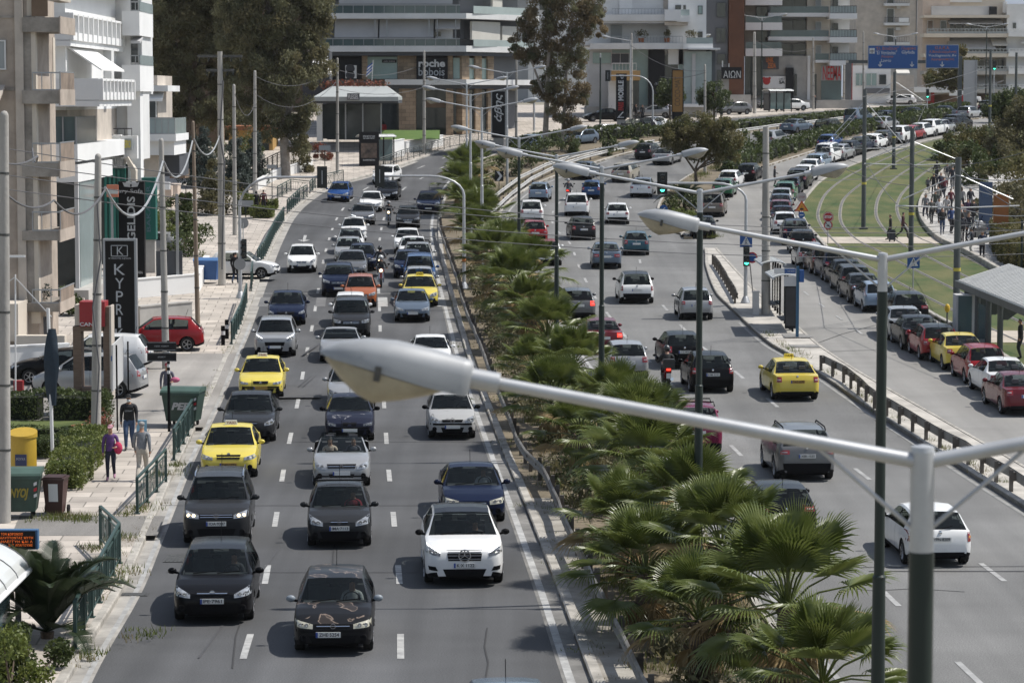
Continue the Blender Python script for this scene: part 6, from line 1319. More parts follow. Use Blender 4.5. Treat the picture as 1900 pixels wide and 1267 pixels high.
for a,c,t,b_ in((622,702,36,70),(705,805,36,70),(808,854,36,54),(630,840,-30,8)):
 f=MB();p,q=Q(a,b_,Y)-O,Q(c,t,Y)-O;f.prism([(p.x,-.2,q.z),(p.x,-1.3,p.z),(p.x,-1.26,p.z-.1),(p.x,-.1,q.z-.15)],(q.x-p.x,0,0));f.build("awning",wm('awning'),show)
for px in(697,719,797,812,846):flat("awning_arm",px-.7,px+.7,36,73,-1.45,-1.38,'metal')
flat("wall_panel",808,840,55,72,-.1,.5,'white2');flat("window",806,818,60,68,-.2,0,'glass')
for a,c,t,b_ in((862,914,40,74),(918,946,47,76),(900,918,-8,12)):ang("awning",a,c,t,b_,.9,.25,'awninglt')
ang("wall_panel",857,965,36,74,-.2,.3,'dkgrey')
flat("plant_deck",610,672,104,148,-.1,.5,'black');flat("window",682,737,106,147,-.2,.3,'glassgreen');flat("pilaster",672,682,104,148,-.35,.4,'stone');flat("stone_panel",738,773,104,148,-.3,.4,'stone')
for a,c in((830,840),(853,866),(877,889),(900,911)):
 (flat if c<=855 else ang)("pilaster",a,c,104,148,-.35 if c<=855 else.3,.9,'stone');
 (flat if c<=855 else ang)("pilaster",a,c,165,256,-.35 if c<=855 else.3,.9,'stone')
for a,c in((841,853),):flat("window",a,c,108,147,-.2,.3,'glassgreen')
for a,c in((866,877),(889,900)):ang("window",a,c,108,147,.1,.3,'glassgreen');ang("window",a,c,167,256,.1,.3,'glass')
sgn=flat("sign_panel",773,831,106,148,-.55,.3,'black');bt(show,Y,777,826,111,125,"roche",M_lw,-.58,bold=.035);bt(show,Y,777,825,126,141,"bobois",M_lg,-.58,bold=.008);bt(show,Y,790,824,143.5,146,"PARIS",M_lg,-.58,spacing=2.5)
flat("sign_panel",709,736,111,117,-.3,0,'black');bt(show,Y,712,733,112.5,115.5,"roche bobois",M_lg,-.33)
for a,c in((741,772),(828,841)):flat("pillar",a,c,165,257,-.9,.5,'stone')
flat("shop_glazing",772,828,166,257,.1,.4,'glass');flat("shop_glazing",700,740,164,257,.3,.6,'glass');flat("shop_glazing",841,853,166,257,.1,.4,'glass');flat("shop_lintel",790,826,188,200,-.05,.1,'brown')
ac=flat("air_conditioner",642,662,122,146,-1.0,-.3,'white2')
for zz in(128,140):f=MB();p=Q(651,zz,Y)-O;f.lathe([(.001,0),(.42,0),(.45,.03),(.45,.05)],16,(p.x,-1.06,p.z),axis='Y');f.build("fan_grille",wm('darkmetal'),ac)
# vertical black banner with white script beside the showroom
def totem(label,Y,px0,px1,py0,base_py,m,d=.6,edge=None,name="sign_tower",cat="sign",foot=True):
 A,C_=Q(px0,py0,Y),Q(px1,py0,Y);O=Vector(((A.x+C_.x)/2,Y,gz(Y)));r_=thing(name,label,cat,O);hw=(C_.x-A.x)/2;z=A.z-O.z;zb=max(0,Q(0,base_py,Y).z-O.z)if base_py else 0
 f=MB();f.box2(-hw,hw,0,d,zb,z);f.build("panel",m if not isinstance(m,str)else wm(m),r_)
 if edge:
  f=MB();e=.09;f.box2(-hw-e,-hw,-.06,d+.03,zb,z+e);f.box2(hw,hw+e,-.06,d+.03,zb,z+e);f.box2(-hw,hw,-.06,d+.03,z,z+e);f.build("frame",wm(edge),r_)
 if not foot:return r_
 f=MB();f.box2(-hw*.8,hw*.8,.1,d-.1,-.1,zb+.05)if zb>.1 else f.box2(-hw-.1,hw+.1,-.1,d+.1,-.1,.12);f.build("base",wm('concrete'),r_);return r_
Y=268;t=totem("black vertical banner with slanted white Greek script beside the stone showroom",Y,913,937,170,256,'black',.3,'metal');bt(t,Y,917,934,174,226,"άβης",M_lw,-.03,1,shear=.3,bold=.02)
# glass pavilion with grey canopy
Y=262
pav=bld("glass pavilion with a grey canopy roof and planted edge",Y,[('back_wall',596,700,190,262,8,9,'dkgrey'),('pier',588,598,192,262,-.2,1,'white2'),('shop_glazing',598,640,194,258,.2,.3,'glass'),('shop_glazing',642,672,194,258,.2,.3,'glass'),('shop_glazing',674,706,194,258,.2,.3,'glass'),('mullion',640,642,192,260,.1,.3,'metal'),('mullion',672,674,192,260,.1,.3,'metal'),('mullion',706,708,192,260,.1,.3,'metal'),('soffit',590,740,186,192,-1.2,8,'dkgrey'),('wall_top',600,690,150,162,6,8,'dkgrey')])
O=Vector(pav.location);f=MB();a,c=Q(584,188,Y)-O,Q(740,188,Y)-O;t_,t2=Q(612,160,Y)-O,Q(716,160,Y)-O;h=Q(0,180,Y).z-O.z
f.add([(a.x,-1.5,a.z),(c.x,-1.5,a.z),(c.x,-1.5,h),(a.x,-1.5,h),(t2.x,3,t_.z),(t_.x,3,t_.z),(c.x,8,h),(a.x,8,h),(c.x,8,a.z),(a.x,8,a.z)],[(0,1,2,3),(3,2,4,5),(2,6,4),(5,7,3),(6,7,5,4),(1,8,6,2),(0,3,7,9),(9,8,1,0)]);f.build("canopy",wm('roofgrey'),pav)
f=MB();p=Q(657,180,Y)-O;f.box2(p.x-.55,p.x+.6,-1.68,-1.52,p.z-.28,p.z+.32);f.build("sign_box",wm('slate'),pav);bt(pav,Y,648,667,176,184,"PLEGEL",M_lw,-1.72,bold=.02);bt(pav,Y,724,737,184,187,"cafe",M_lw,-1.55)if 0 else None
f=MB();rng=np.random.default_rng(3);cards(f,[((Q(px,158,Y)-O)+Vector((0,3.5,0)),(1.0,.8,.55))for px in range(606,712,10)],90,0,.22,rng,0);f.build("roof_planting",L_flower,pav)
bld("pair of white awnings on a terrace left of the showroom building",268,[('awning',580,608,105,122,1,-.6,'whiteawn'),('awning',578,616,125,138,1,-1.2,'whiteawn'),('wall',560,610,95,190,1,5,'dkgrey'),('roof',580,600,88,104,.5,4,'white2')],cat="awnings",name="awning_terrace")
# pale modern building with the glass corner shop
Y=312
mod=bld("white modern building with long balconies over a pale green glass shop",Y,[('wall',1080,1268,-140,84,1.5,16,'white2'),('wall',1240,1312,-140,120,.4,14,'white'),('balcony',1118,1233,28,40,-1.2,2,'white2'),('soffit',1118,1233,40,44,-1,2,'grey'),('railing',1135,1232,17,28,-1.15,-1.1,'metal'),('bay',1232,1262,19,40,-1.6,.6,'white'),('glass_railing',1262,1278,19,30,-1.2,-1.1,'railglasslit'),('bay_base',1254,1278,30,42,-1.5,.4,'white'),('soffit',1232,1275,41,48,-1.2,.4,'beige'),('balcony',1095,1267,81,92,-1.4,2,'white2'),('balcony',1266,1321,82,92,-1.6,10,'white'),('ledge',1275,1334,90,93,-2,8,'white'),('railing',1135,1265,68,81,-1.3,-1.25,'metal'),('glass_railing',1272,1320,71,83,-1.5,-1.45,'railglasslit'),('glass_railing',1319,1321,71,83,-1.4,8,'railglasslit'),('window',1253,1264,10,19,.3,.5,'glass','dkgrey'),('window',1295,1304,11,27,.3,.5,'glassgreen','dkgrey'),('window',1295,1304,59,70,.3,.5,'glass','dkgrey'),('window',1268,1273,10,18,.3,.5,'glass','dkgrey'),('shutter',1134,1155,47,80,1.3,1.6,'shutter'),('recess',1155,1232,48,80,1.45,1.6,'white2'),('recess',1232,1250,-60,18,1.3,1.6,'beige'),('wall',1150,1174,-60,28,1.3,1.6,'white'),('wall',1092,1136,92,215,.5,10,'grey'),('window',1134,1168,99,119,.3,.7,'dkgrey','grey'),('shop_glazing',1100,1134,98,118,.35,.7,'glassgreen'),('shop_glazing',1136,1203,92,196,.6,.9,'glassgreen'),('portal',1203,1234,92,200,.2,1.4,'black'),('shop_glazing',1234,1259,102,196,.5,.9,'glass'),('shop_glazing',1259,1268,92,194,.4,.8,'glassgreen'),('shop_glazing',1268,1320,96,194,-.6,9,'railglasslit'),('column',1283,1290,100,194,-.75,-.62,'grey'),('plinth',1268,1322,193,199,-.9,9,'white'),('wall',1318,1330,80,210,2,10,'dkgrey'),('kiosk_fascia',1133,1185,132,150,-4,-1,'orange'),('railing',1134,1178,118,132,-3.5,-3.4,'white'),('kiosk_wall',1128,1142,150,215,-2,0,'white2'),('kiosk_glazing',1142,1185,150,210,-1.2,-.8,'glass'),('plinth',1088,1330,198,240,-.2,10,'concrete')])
bt(mod,Y,1215,1222,153,159,"(6)",M_lg,.15)
for px,lab in((1190,"potted shrub on the white building's long balcony"),(1238,"tall potted plant on the balcony of the white building"),(1283,"wide potted shrub on the corner balcony behind the glass rail")):
 p=Q(px,79,311.2);q=thing("potted_plant",lab,"plant",p);f=MB();f.lathe([(.001,0),(.28,0),(.36,.45),(.3,.45)],12);f.build("pot",wm('tile'),q);f=MB();cards(f,[((0,0,.9),(.8 if px!=1238 else.4,.4,.55))],160,0,.22,rng);f.build("foliage",L_dark,q)
 # dark and rust-coloured block, then the glass-balcony block
Y=345
bld("dark grey building with a rust-coloured timber panel",Y,[('wall',1308,1352,-160,205,0,14,'slate'),('panel',1351,1382,-160,176,-.5,12,'rust'),('window',1329,1347,5,33,-.1,.1,'glass','dkgrey'),('window',1328,1347,52,80,-.1,.1,'glass','dkgrey'),('window',1330,1347,100,120,-.1,.1,'glass','dkgrey'),('shop_glazing',1330,1351,130,176,-.1,.1,'glass'),('plinth',1300,1392,176,212,-1,10,'concrete')])
Y=352
els=[('wall',1382,1425,-160,210,1.2,12,'beige'),('wall',1404,1500,-160,112,2.4,14,'grey'),('wall',1498,1545,-160,190,1.4,12,'cream'),('wall',1544,1582,-160,112,2,12,'white2'),('wall',1400,1500,104,200,1.0,12,'concrete'),('corner',1499,1505,104,190,.8,1.4,'white')]
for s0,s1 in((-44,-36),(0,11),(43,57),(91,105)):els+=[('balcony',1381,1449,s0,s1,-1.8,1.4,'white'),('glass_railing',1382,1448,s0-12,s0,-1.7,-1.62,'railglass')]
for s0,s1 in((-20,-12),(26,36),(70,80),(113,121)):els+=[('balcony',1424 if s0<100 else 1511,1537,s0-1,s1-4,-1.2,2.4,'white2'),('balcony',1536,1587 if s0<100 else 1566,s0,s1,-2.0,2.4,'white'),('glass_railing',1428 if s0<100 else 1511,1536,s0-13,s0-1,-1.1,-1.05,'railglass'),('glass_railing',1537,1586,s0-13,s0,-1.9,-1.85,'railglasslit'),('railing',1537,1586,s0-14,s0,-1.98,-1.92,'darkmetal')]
for t_,b_ in((37,58),(81,102),(-8,16)):els+=[('window',1449,1500,t_,b_,2.2,2.5,'glass','slate'),('window',1515,1526,t_+3,b_+8,1.2,1.5,'shutter'),('window',1548,1558,t_+6,b_+4,1.8,2.1,'glass','dkgrey'),('window',1404,1426,t_-25,b_-24,1.0,1.3,'glass','dkgrey')]
els+=[('sign_panel',1412,1446,105,129,.5,1.0,'dkgrey'),('billboard',1416,1458,142,164,.4,.9,'white'),('sign_panel',1458,1473,126,182,.2,.9,'black'),('window',1475,1480,138,178,.8,1.1,'glass','dkgrey'),('shop_glazing',1382,1416,105,178,.5,1.2,'glass'),('window',1510,1517,138,188,1.2,1.5,'glass','dkgrey'),('shop_glazing',1524,1562,150,190,.4,.9,'railglass'),('sign_panel',1524,1562,122,150,.1,.5,'shutter'),('plinth',1380,1600,186,215,-1,12,'concrete')]
gl=bld("pale building with stacked white balconies and green glass railings",Y,els)
bt(gl,Y,1422,1436,107,116,"UNIK",M_lo,.45,bold=.03);bt(gl,Y,1425,1440,117,127,"ZEIDA",M_lo,.45,bold=.03);bt(gl,Y,1446,1457,145,149,"LAST",M_ink,.36);bt(gl,Y,1446,1457,150,156,"SA",M_ink,.36,bold=.04);bt(gl,Y,1527,1561,123,149,"NEEMA",M_lr,.05,bold=.01)
f=MB();O=Vector(gl.location);p=Q(1423,151,Y)-O;f.lathe([(.001,0),(.42,0),(.46,.05)],18,(p.x,.32,p.z),axis='Y')
for s_ in(-1,1):f.lathe([(.001,0),(.17,0),(.18,.05)],12,(p.x+s_*.35,.33,p.z+.35),axis='Y')
f.build("clock_emblem",mat("letter_red",(.42,.02,.02)),gl)
# beige slab block, showroom below it, and the blocks beyond
Y=430
bld("tall plain beige apartment block with small side balconies",Y,[('wall',1586,1702,-160,200,0,16,'beige'),('wall_edge',1699,1704,-160,190,-.2,14,'white2')]+[e for s0 in(-35,7,43,79)for e in(('balcony',1639,1686,s0,s0+5,-1.2,.2,'white2'),('railing',1640,1685,s0-10,s0,-1.15,-1.1,'darkmetal'),('window',1645,1659,s0-27,s0,-.15,.1,'glass','white'))]+[('air_conditioner',1663,1670,12,17,-.5,0,'grey'),('air_conditioner',1661,1670,51,57,-.5,0,'grey'),('washing_line',1666,1684,34,42,-1.3,-1.24,'white'),('shop_wall',1640,1700,128,200,-1,0,'concrete')])
Y=385
lw=bld("low white showroom with wide windows left of the blue road sign",Y,[('wall',1580,1653,122,200,0,10,'white'),('window',1587,1604,136,160,-.1,.1,'glassgreen','white2'),('window',1606,1627,136,160,-.1,.1,'glassgreen','white2'),('window',1630,1645,138,158,-.1,.1,'glass','white2'),('awning',1662,1686,130,136,0,-1.2,'awninglt'),('fascia',1604,1650,164,174,-.6,0,'slate'),('wall',1650,1700,140,200,2,8,'beige'),('fascia',1650,1696,178,185,.8,2,'black'),('plinth',1576,1720,192,210,-1,8,'concrete')])
bt(lw,Y,1632,1648,166,173,"LOFT",M_lg,-.65)if 0 else None
bt(lw,Y,1654,1692,179.5,184,"DANCE & FITNESS",M_lw,.75)if 0 else None
Y=400
bld("red and white fuel station with a low canopy",Y,[('canopy',1690,1770,162,172,-3,5,'white'),('wall',1694,1728,164,188,0,5,'white'),('pier',1727,1733,168,198,-.4,1,'red'),('pier',1757,1764,160,172,-3.4,-2.6,'white'),('pier',1782,1790,160,195,-.5,.5,'red'),('fascia_board',1755,1770,170,178,-3.2,-3.0,'white'),('price_board',1783,1800,164,176,-.8,-.55,'white'),('wall',1736,1782,176,198,3,6,'brown'),('kerb_base',1690,1800,196,206,-3,6,'concrete'),('pier',1718,1729,188,198,-.5,0,'red')])
Y=450
els=[('wall',1712,1765,-20,195,1,14,'pink'),('wall',1762,1870,-8,195,2.5,16,'cream'),('wall',1866,1990,8,195,0,14,'white2'),('penthouse',1728,1840,12,30,-.5,.4,'grey'),('roof_slab',1712,1870,29,34,-1.5,4,'cream'),('pergola',1750,1826,-2,4,2,6,'white2'),('chimney',1864,1871,3,24,1,2,'white2'),('solar_panel',1834,1848,13,28,-1,-.6,'black')]
for s0,k in((63,0),(100,1),(132,2),(166,3)):els+=[('balcony',1712,1868,s0,s0+7,-1.4,3,'cream' if k<2 else 'concrete'),('balcony',1868,1990,s0-1,s0+6,-1.8,2,'white'),('balustrade',1718,1866,s0-9,s0,-1.3,-1.2,'shutter'),('balustrade',1869,1985,s0-9,s0-1,-1.7,-1.6,'white')]
els+=[('window',1762+k*15,1775+k*15,42,56,2.3,2.6,'glass')for k in range(7)]+[('awning',1760,1860,34,44,2,-.6,'awning'),('awning',1760,1846,70,90,2,-1.0,'awning'),('window',1722,1733,38,56,.8,1.1,'reed'),('window',1746,1758,38,56,.8,1.1,'glass'),('awning',1840,1868,70,84,1.5,-1,'awninglt'),('awning',1892,1960,74,80,0,-1.4,'whiteawn'),('window',1878,1886,42,56,-.1,.2,'glass'),('window',1856,1866,76,94,2.3,2.6,'glass')]+[('window',1784+k*13,1795+k*13,92,99,2.2,2.6,'glass')for k in range(6)]+[('window',1764+k*18,1778+k*18,110,128,2.2,2.6,'glass')for k in range(6)]+[('shutter',1812,1850,175,195,2,2.6,'brown'),('awning',1815,1850,142,160,2,-.6,'awning')]
bld("terraced apartment blocks with long balustraded balconies at the top right",Y,els)
bld("distant apartment blocks between the beige block and the terraces",520,[('wall',1700,1722,0,195,0,10,'grey')]+[('balcony',1702,1718,s0,s0+5,-1,.1,'white')for s0 in(30,62,95,130)]+[('wall',1900,2050,20,195,2,10,'white2')])
bld("distant roofs behind the white modern building",470,[('wall',980,1110,-40,195,0,10,'white2'),('window',1000,1012,0,20,-.1,.1,'glass'),('wall',880,985,-120,195,6,16,'grey')])
bld("pale block behind the dark trees at the top left",340,[('wall',200,640,-200,230,0,10,'brown'),('wall',600,660,80,200,-3,0,'dkgrey')])
# ------------------------------------------------------------------ street furniture
M_sgrey=mat("sign_back_grey",(.28,.29,.30),.5,.3)
M_silver=mat("galvanised_silver",(.44,.45,.46),.42,.35,var=.10,vscale=3)
M_head=mat("lamp_housing",(.31,.32,.33),.5,.15,var=.09,vscale=3,stretch=(1,1,.3))
M_bowl=mat("lamp_bowl_yellowed",(.30,.27,.20),.3,coat=.4,var=.2,vscale=4)
M_pgreen=mat("lamp_post_green",(.012,.022,.019),.45,spec=.4)
M_conp=mat("concrete_pole",(.34,.325,.30),.9,var=.3,vscale=1.2,bump=.25,bscale=8,stretch=(1,1,.2))
M_woodp=mat("timber_pole",(.21,.165,.125),.9,var=.3,vscale=2,stretch=(3,3,.3))
M_tram=mat("tram_pole_grey",(.075,.085,.085),.55,.2,var=.15,vscale=2)
M_rust=mat("weathered_guardrail",(.17,.155,.135),.75,.25,var=.35,vscale=1.1,col2=(.30,.285,.26))
M_galv=mat("galvanised_rail",(.44,.435,.42),.6,.3,var=.2,vscale=1)
M_post=mat("rail_post",(.12,.105,.09),.85,var=.35,vscale=3)
M_fgreen=mat("railing_green",(.030,.062,.055),.5,var=.12,vscale=3)
M_fgrey=mat("railing_grey",(.10,.11,.105),.6)
M_wire=mat("cable_grey",(.10,.10,.105),.7)
M_wirep=mat("cable_pale",(.30,.31,.32),.6)
def lamp_head(root,at,d,k=1.):
 "cobra-head luminaire reaching from at along d"
 d=Vector(d).normalized();sd=Vector((d.y,-d.x,0)).normalized();up=sd.cross(d)*(1 if sd.cross(d).z>0 else-1);at=Vector(at)
 S_=[(0,.070,.085,-.085),(.02,.088,.10,-.10),(.06,.092,.102,-.10),(.25,.125,.122,-.085),(.45,.15,.13,-.06),(.62,.142,.112,-.04),(.76,.105,.07,-.03),(.84,.05,.02,-.02),(.865,.01,.0,-.01)]
 b=MB();ring=[]
 for s,hw,t,bt_ in S_:
  r_=[]
  for x,z in((-1,0),(-1,.55),(-.72,.88),(-.3,1),(.3,1),(.72,.88),(1,.55),(1,0)):r_.append(at+d*s*k+sd*hw*x*k+up*(bt_+(t-bt_)*z)*k)
  ring.append(r_)
 n=8;b.add([p for r_ in ring for p in r_],[(i*n+j,i*n+(j+1)%n,(i+1)*n+(j+1)%n,(i+1)*n+j)for i in range(len(ring)-1)for j in range(n)]+[tuple(range(n))]);h=b.build("lamp_head",M_head,root,40)
 b=MB();ring=[]
 for s,hw,dp in((.14,.09,.0),(.24,.11,.06),(.38,.135,.13),(.52,.145,.19),(.62,.13,.17),(.72,.10,.11),(.83,.03,.02)):
  r_=[]
  for x,z in((-1,0),(-.85,.55),(-.45,.93),(.45,.93),(.85,.55),(1,0)):
   t=s;base=-.09+.075*max(0,(s-.2)/.65)-.004;r_.append(at+d*s*k+sd*hw*x*k+up*(base-dp*z)*k)
  ring.append(r_)
 n=6;b.add([p for r_ in ring for p in r_],[(i*n+j,i*n+j+1,(i+1)*n+j+1,(i+1)*n+j)for i in range(len(ring)-1)for j in range(n-1)]);b.build("bowl",M_bowl,h,50)
 b=MB();b.beam(at+d*.52*k-sd*.148*k-up*.10*k,at+d*.52*k-sd*.15*k-up*.015*k,.035,.03);b.build("clip",M_iron,h);b=MB()
 for q in(1,-1):b.beam(at+d*.08*k+sd*q*.094*k-up*.088*k,at+d*.80*k+sd*q*.082*k-up*.022*k,.012,.014)
 b.build("seam",M_sgrey,h)
def lamp_post(label,px,py,Y,arms=(1,-1),al=2.6,tilt=10.6,ang=0.,silver=.55,r0=.072,base_dz=.08,dark=True,step=None,group="double-armed street lamps along the median",k=1.,base=None):
 top=Q(px,py,Y);g=gz(Y)+base_dz;O=Vector((top.x,Y,g));root=thing("street_lamp",label,"street lamp",O,0,group);h=top.z-g
 b=MB();b.tube([(0,0,h-silver),(0,0,h)],r0*.96,14);b.lathe([(r0*.97,h),(r0*.9,h+.03),(.001,h+.045)],14);b.build("pole_top",M_silver,root,50)
 st=h*.52 if step is None else step
 b=MB();b.tube([(0,0,st),(0,0,h-silver)],r0,14);b.tube([(0,0,0),(0,0,st)],[r0*1.55,r0*1.25],14);b.lathe([(r0*1.25,st),(r0*1.3,st+.04),(r0,st+.07)],14);b.box((0,0,.02),(.4,.4,.04));b.build("pole",M_pgreen if dark else M_silver,root,40)
 for s in arms:
  d=Vector((s*math.cos(R(ang))*math.cos(R(tilt)),s*math.sin(R(ang))*math.cos(R(tilt)),math.sin(R(tilt))));a=Vector((0,0,h-.06));e=a+d*al
  b=MB();b.tube([a,a+d*(al-.14)],[.042,.034],10);b.tube([a+d*(al-.16),e+d*.03],.058,10);b.tube([a-Vector((0,0,.42)),a+d*.62-Vector((0,0,.015))],.014,6);b.build("arm",M_silver,root,50);lamp_head(root,e,d,k)
 return root
for i,(px,py,Y,lab)in enumerate(((1712,838,15.75,"large out-of-focus double lamp post nearest the camera"),(1638,474,38.8,"second double lamp post, its black shaft running down the right side"),(1299,354,64.5,"third double lamp post, standing in front of the black hatchbacks"),(1117,311,90,"fourth double lamp post rising out of the palms"),(1033,289,116,"fifth double lamp post rising out of the palms"),(963,256,140,"sixth double lamp post beside the chevron sign"))):
 lamp_post(lab,px,py,Y,base_dz=.06,step=4.9 if i in(1,)else None,silver=.57 if i==0 else.5)
for px,py,Y,lab in((894,201,160,"grey double lamp post closest to the arched signal mast at the bend"),(873,176,185,"grey double lamp post in the middle of the cluster at the bend"),(866,156,222,"grey double lamp post farthest left of the cluster at the bend"),(941,135,232,"slim grey double lamp post beside the black script banner")):lamp_post(lab,px,py,Y,silver=1.5,dark=False,al=2.4)
for px,py,Y,ar,lab,dk in((1268,72,318,(1,-1),"double lamp post in front of the white modern building's corner",False),(1414,33,345,(1,-1),"dark double lamp post in front of the stacked white balconies",True),(1170,75,300,(-1,),"single lamp on a tall pole left of the glass shop",False),(1662,68,390,(1,-1),"double lamp post above the larger blue road sign",True),(1831,50,400,(1,-1),"dark double lamp post in front of the terraced apartments",True),(1114,100,285,(),"plain dark mast beside the brown eucalyptus",True),(991,62,285,(1,),"grey lamp mast rising behind the eucalyptus",False)):lamp_post(lab,px,py,Y,ar,silver=.4,dark=dk,al=2.3,tilt=9,group=None)
# guardrails: W-beam sheet on posts
def guardrail(label,pts,h=.72,m=None,postm=None,sp=2.0,side=1,double=False,name="guardrail"):
 pts=[Vector(p)for p in pts];O=pts[0].copy();root=thing(name,label,"guardrail",O);b=MB();prof=[(.0,-.155),(.045,-.12),(.045,-.06),(.0,-.02),(.0,.02),(.045,.06),(.045,.12),(.0,.155)]
 dense=[];
 for a,c in zip(pts,pts[1:]):
  n=max(1,int((c-a).length/2));dense+=[a.lerp(c,k/n)for k in range(n)]
 dense.append(pts[-1]);rg=[];rnd=random.Random(len(dense))
 for i,p in enumerate(dense):
  d=dense[min(i+1,len(dense)-1)]-dense[max(i-1,0)];d.z=0;d.normalize();nr=Vector((d.y,-d.x,0))*-side;wob=rnd.uniform(-.03,.03);rg.append([(p-O)+nr*(u+wob)+Vector((0,0,h-.155+v+wob*.4))for u,v in prof]+[(p-O)+nr*(wob-.006)+Vector((0,0,h-.155+v+wob*.4))for v in(.155,-.155)])
 n=len(prof)+2
 b.add([q for r_ in rg for q in r_],[(i*n+j,i*n+(j+1)%n,(i+1)*n+(j+1)%n,(i+1)*n+j)for i in range(len(rg)-1)for j in range(n)]);b.build("beam",m or M_rust,root,35)
 acc=0;k=0;Ls=[(dense[i+1]-dense[i]).length for i in range(len(dense)-1)];tot=sum(Ls);cnt=int(tot/sp);step=sp if cnt<=95 else tot/95
 s=.3
 while s<tot:
  t=s;i=0
  while i<len(Ls)-1 and t>Ls[i]:t-=Ls[i];i+=1
  p=dense[i].lerp(dense[i+1],t/Ls[i]);d=(dense[i+1]-dense[i]).normalized();nr=Vector((d.y,-d.x,0))*side
  f=MB();q=p-O+nr*.13;f.box((q.x,q.y,q.z+(h+.06)/2-.02),(.09,.11,h+.05),math.atan2(d.y,d.x));q2=p-O+nr*.05;f.box((q2.x,q2.y,q2.z+h-.17),(.10,.12,.26),math.atan2(d.y,d.x));f.build("post",postm or M_post,root);s+=step
 return root
def railpts(l,h):return[Ph(px,py,h)-Vector((0,0,h))for px,py in l]
guardrail("weathered guardrail along the left kerb of the palm median",[P(interp([(1900,1440),(1253,1195)],1600),1600,.09)]+railpts([(1195,1253),(1136,1132),(1077,1014),(1047,951),(1025,899),(1007,863),(974,833),(959,807),(941,758),(911,685),(894,639),(871,586),(856,546),(848,513),(831,463),(816,420),(814,403)],.75),.75,side=1)
guardrail("galvanised guardrail sweeping round the bend on the median",railpts([(905,398),(913,388),(950,355),(986,328),(1033,305),(1086,288),(1149,272),(1232,262)],.72),.72,M_galv,side=-1,sp=4)
guardrail("galvanised guardrail continuing behind the acacia to the distant cars",railpts([(1340,244),(1400,236),(1443,230),(1536,220),(1575,215),(1640,208)],.72),.72,M_galv,side=-1,sp=4)
guardrail("second galvanised rail just behind the bend guardrail",[q+Vector((-.9,.9,0))for q in railpts([(905,398),(913,388),(950,355),(986,328),(1033,305),(1086,288),(1149,272),(1232,262)],.72)],.82,M_galv,side=-1,sp=5)
guardrail("brown guardrail on its posts between the right carriageway and the side road",railpts([(1526,659),(1569,679),(1628,727),(1711,775),(1791,818),(1900,882),(2060,978)],.75),.75,side=1)
guardrail("short kinked guardrail at the tip of the bus stop island",railpts([(1326,473),(1344,499),(1364,533),(1369,543)],.7),.7,side=1)
# pedestrian railings
def railing(label,pts,h=1.0,m=None,sp=1.9,xbr=True,rail=.07,end=True,name="pedestrian_railing"):
 pts=[Vector(p)for p in pts];O=pts[0].copy();root=thing(name,label,"railing",O);m=m or M_fgreen;posts=[]
 for a,c in zip(pts,pts[1:]):
  L_=(c-a).length;n=max(1,round(L_/sp));posts+=[(a.lerp(c,k/n)-O,a.lerp(c,(k+1)/n)-O)for k in range(n)]
 b=MB();low=MB()
 for i,(a,c)in enumerate(posts):
  z=Vector((0,0,1));b.beam(a+z*h,c+z*h,rail,rail*.8);low.beam(a+z*(h-.16),c+z*(h-.16),.035,.035);low.beam(a+z*.14,c+z*.14,.035,.035)
  f=MB();f.box((a.x,a.y,a.z+h/2),(.075,.075,h));f.box((a.x,a.y,a.z+.01),(.16,.16,.02));f.build("post",m,root)
  bars=MB()
  if xbr:
   for u,v in((0,1),(1,0)):bars.beam(a.lerp(c,.36)+z*(.14 if u==0 else h-.16),a.lerp(c,.64)+z*(.14 if v==0 else h-.16),.02,.02)
  for t in(.14,.25,.36,.64,.75,.86):q=a.lerp(c,t);bars.beam(q+z*.14,q+z*(h-.16),.018,.018)
  bars.build("infill_bars",m,root)
 f=MB();a=posts[-1][1];f.box((a.x,a.y,a.z+h/2),(.075,.075,h));f.build("post",m,root)
 b.build("top_rail",m,root);low.build("rail",m,root);return root
railing("green pedestrian railing lowest in the picture, ending at the driveway",[P(140,1216,.14),P(222,1055,.14),P(187,1020,.14)])
railing("green pedestrian railing beside the walker in the grey hoodie",[P(268,950,.14),P(255,962,.14),P(308,903,.14)][1:])
railing("green pedestrian railing next to the graffitied dumpster",[P(323,862,.14),P(357,802,.14)])
railing("green pedestrian railing beyond the grey forecourt",[P(430,645,.14),P(447,608,.14),P(458,568,.14)])
railing("green pedestrian railing near the white car nosing out",[P(466,545,.14),P(470,515,.14)])
railing("green pedestrian railing along the pavement by the clipped block hedges",[P(478,500,.14),P(492,480,.14),P(510,440,.14),P(527,414,.14)])
railing("dark pedestrian railing at the bend beside the bright blue hatchback",[P(533,400,.14),P(556,378,.14),P(570,370,.14)])
railing("dark railing enclosure round the pavement corner behind the bright blue hatchback",[P(515,372,.14),P(540,358,.14),P(575,362,.14),P(585,352,.14),P(637,340,.14)],.95)
railing("grey railing with crossed bars curving along the pavement before the showroom",[P(705,318,.14),P(745,303,.14),P(790,290,.14),P(835,277,.14),P(905,264,.14),P(935,259,.14)],1.0,M_fgrey)
railing("iron garden fence on a white wall below the eucalyptus",[P(478,352,.7),P(515,330,.6),P(545,320,.6),P(575,312,.6)],1.5,M_blk,2.5,False,name="iron_fence")
def lowwall(label,pts,h,m,w_=.25,name="wall"):
 b=MB();pts=[Vector(p)for p in pts];O=pts[0].copy()
 for a,c in zip(pts,pts[1:]):b.beam(a-O+Vector((0,0,h/2)),c-O+Vector((0,0,h/2)),w_,h);b.beam(a-O+Vector((0,0,h+.03)),c-O+Vector((0,0,h+.03)),w_+.08,.06)
 o=b.build(name,wm(m),None,None,O);return tag(o,label,"wall")
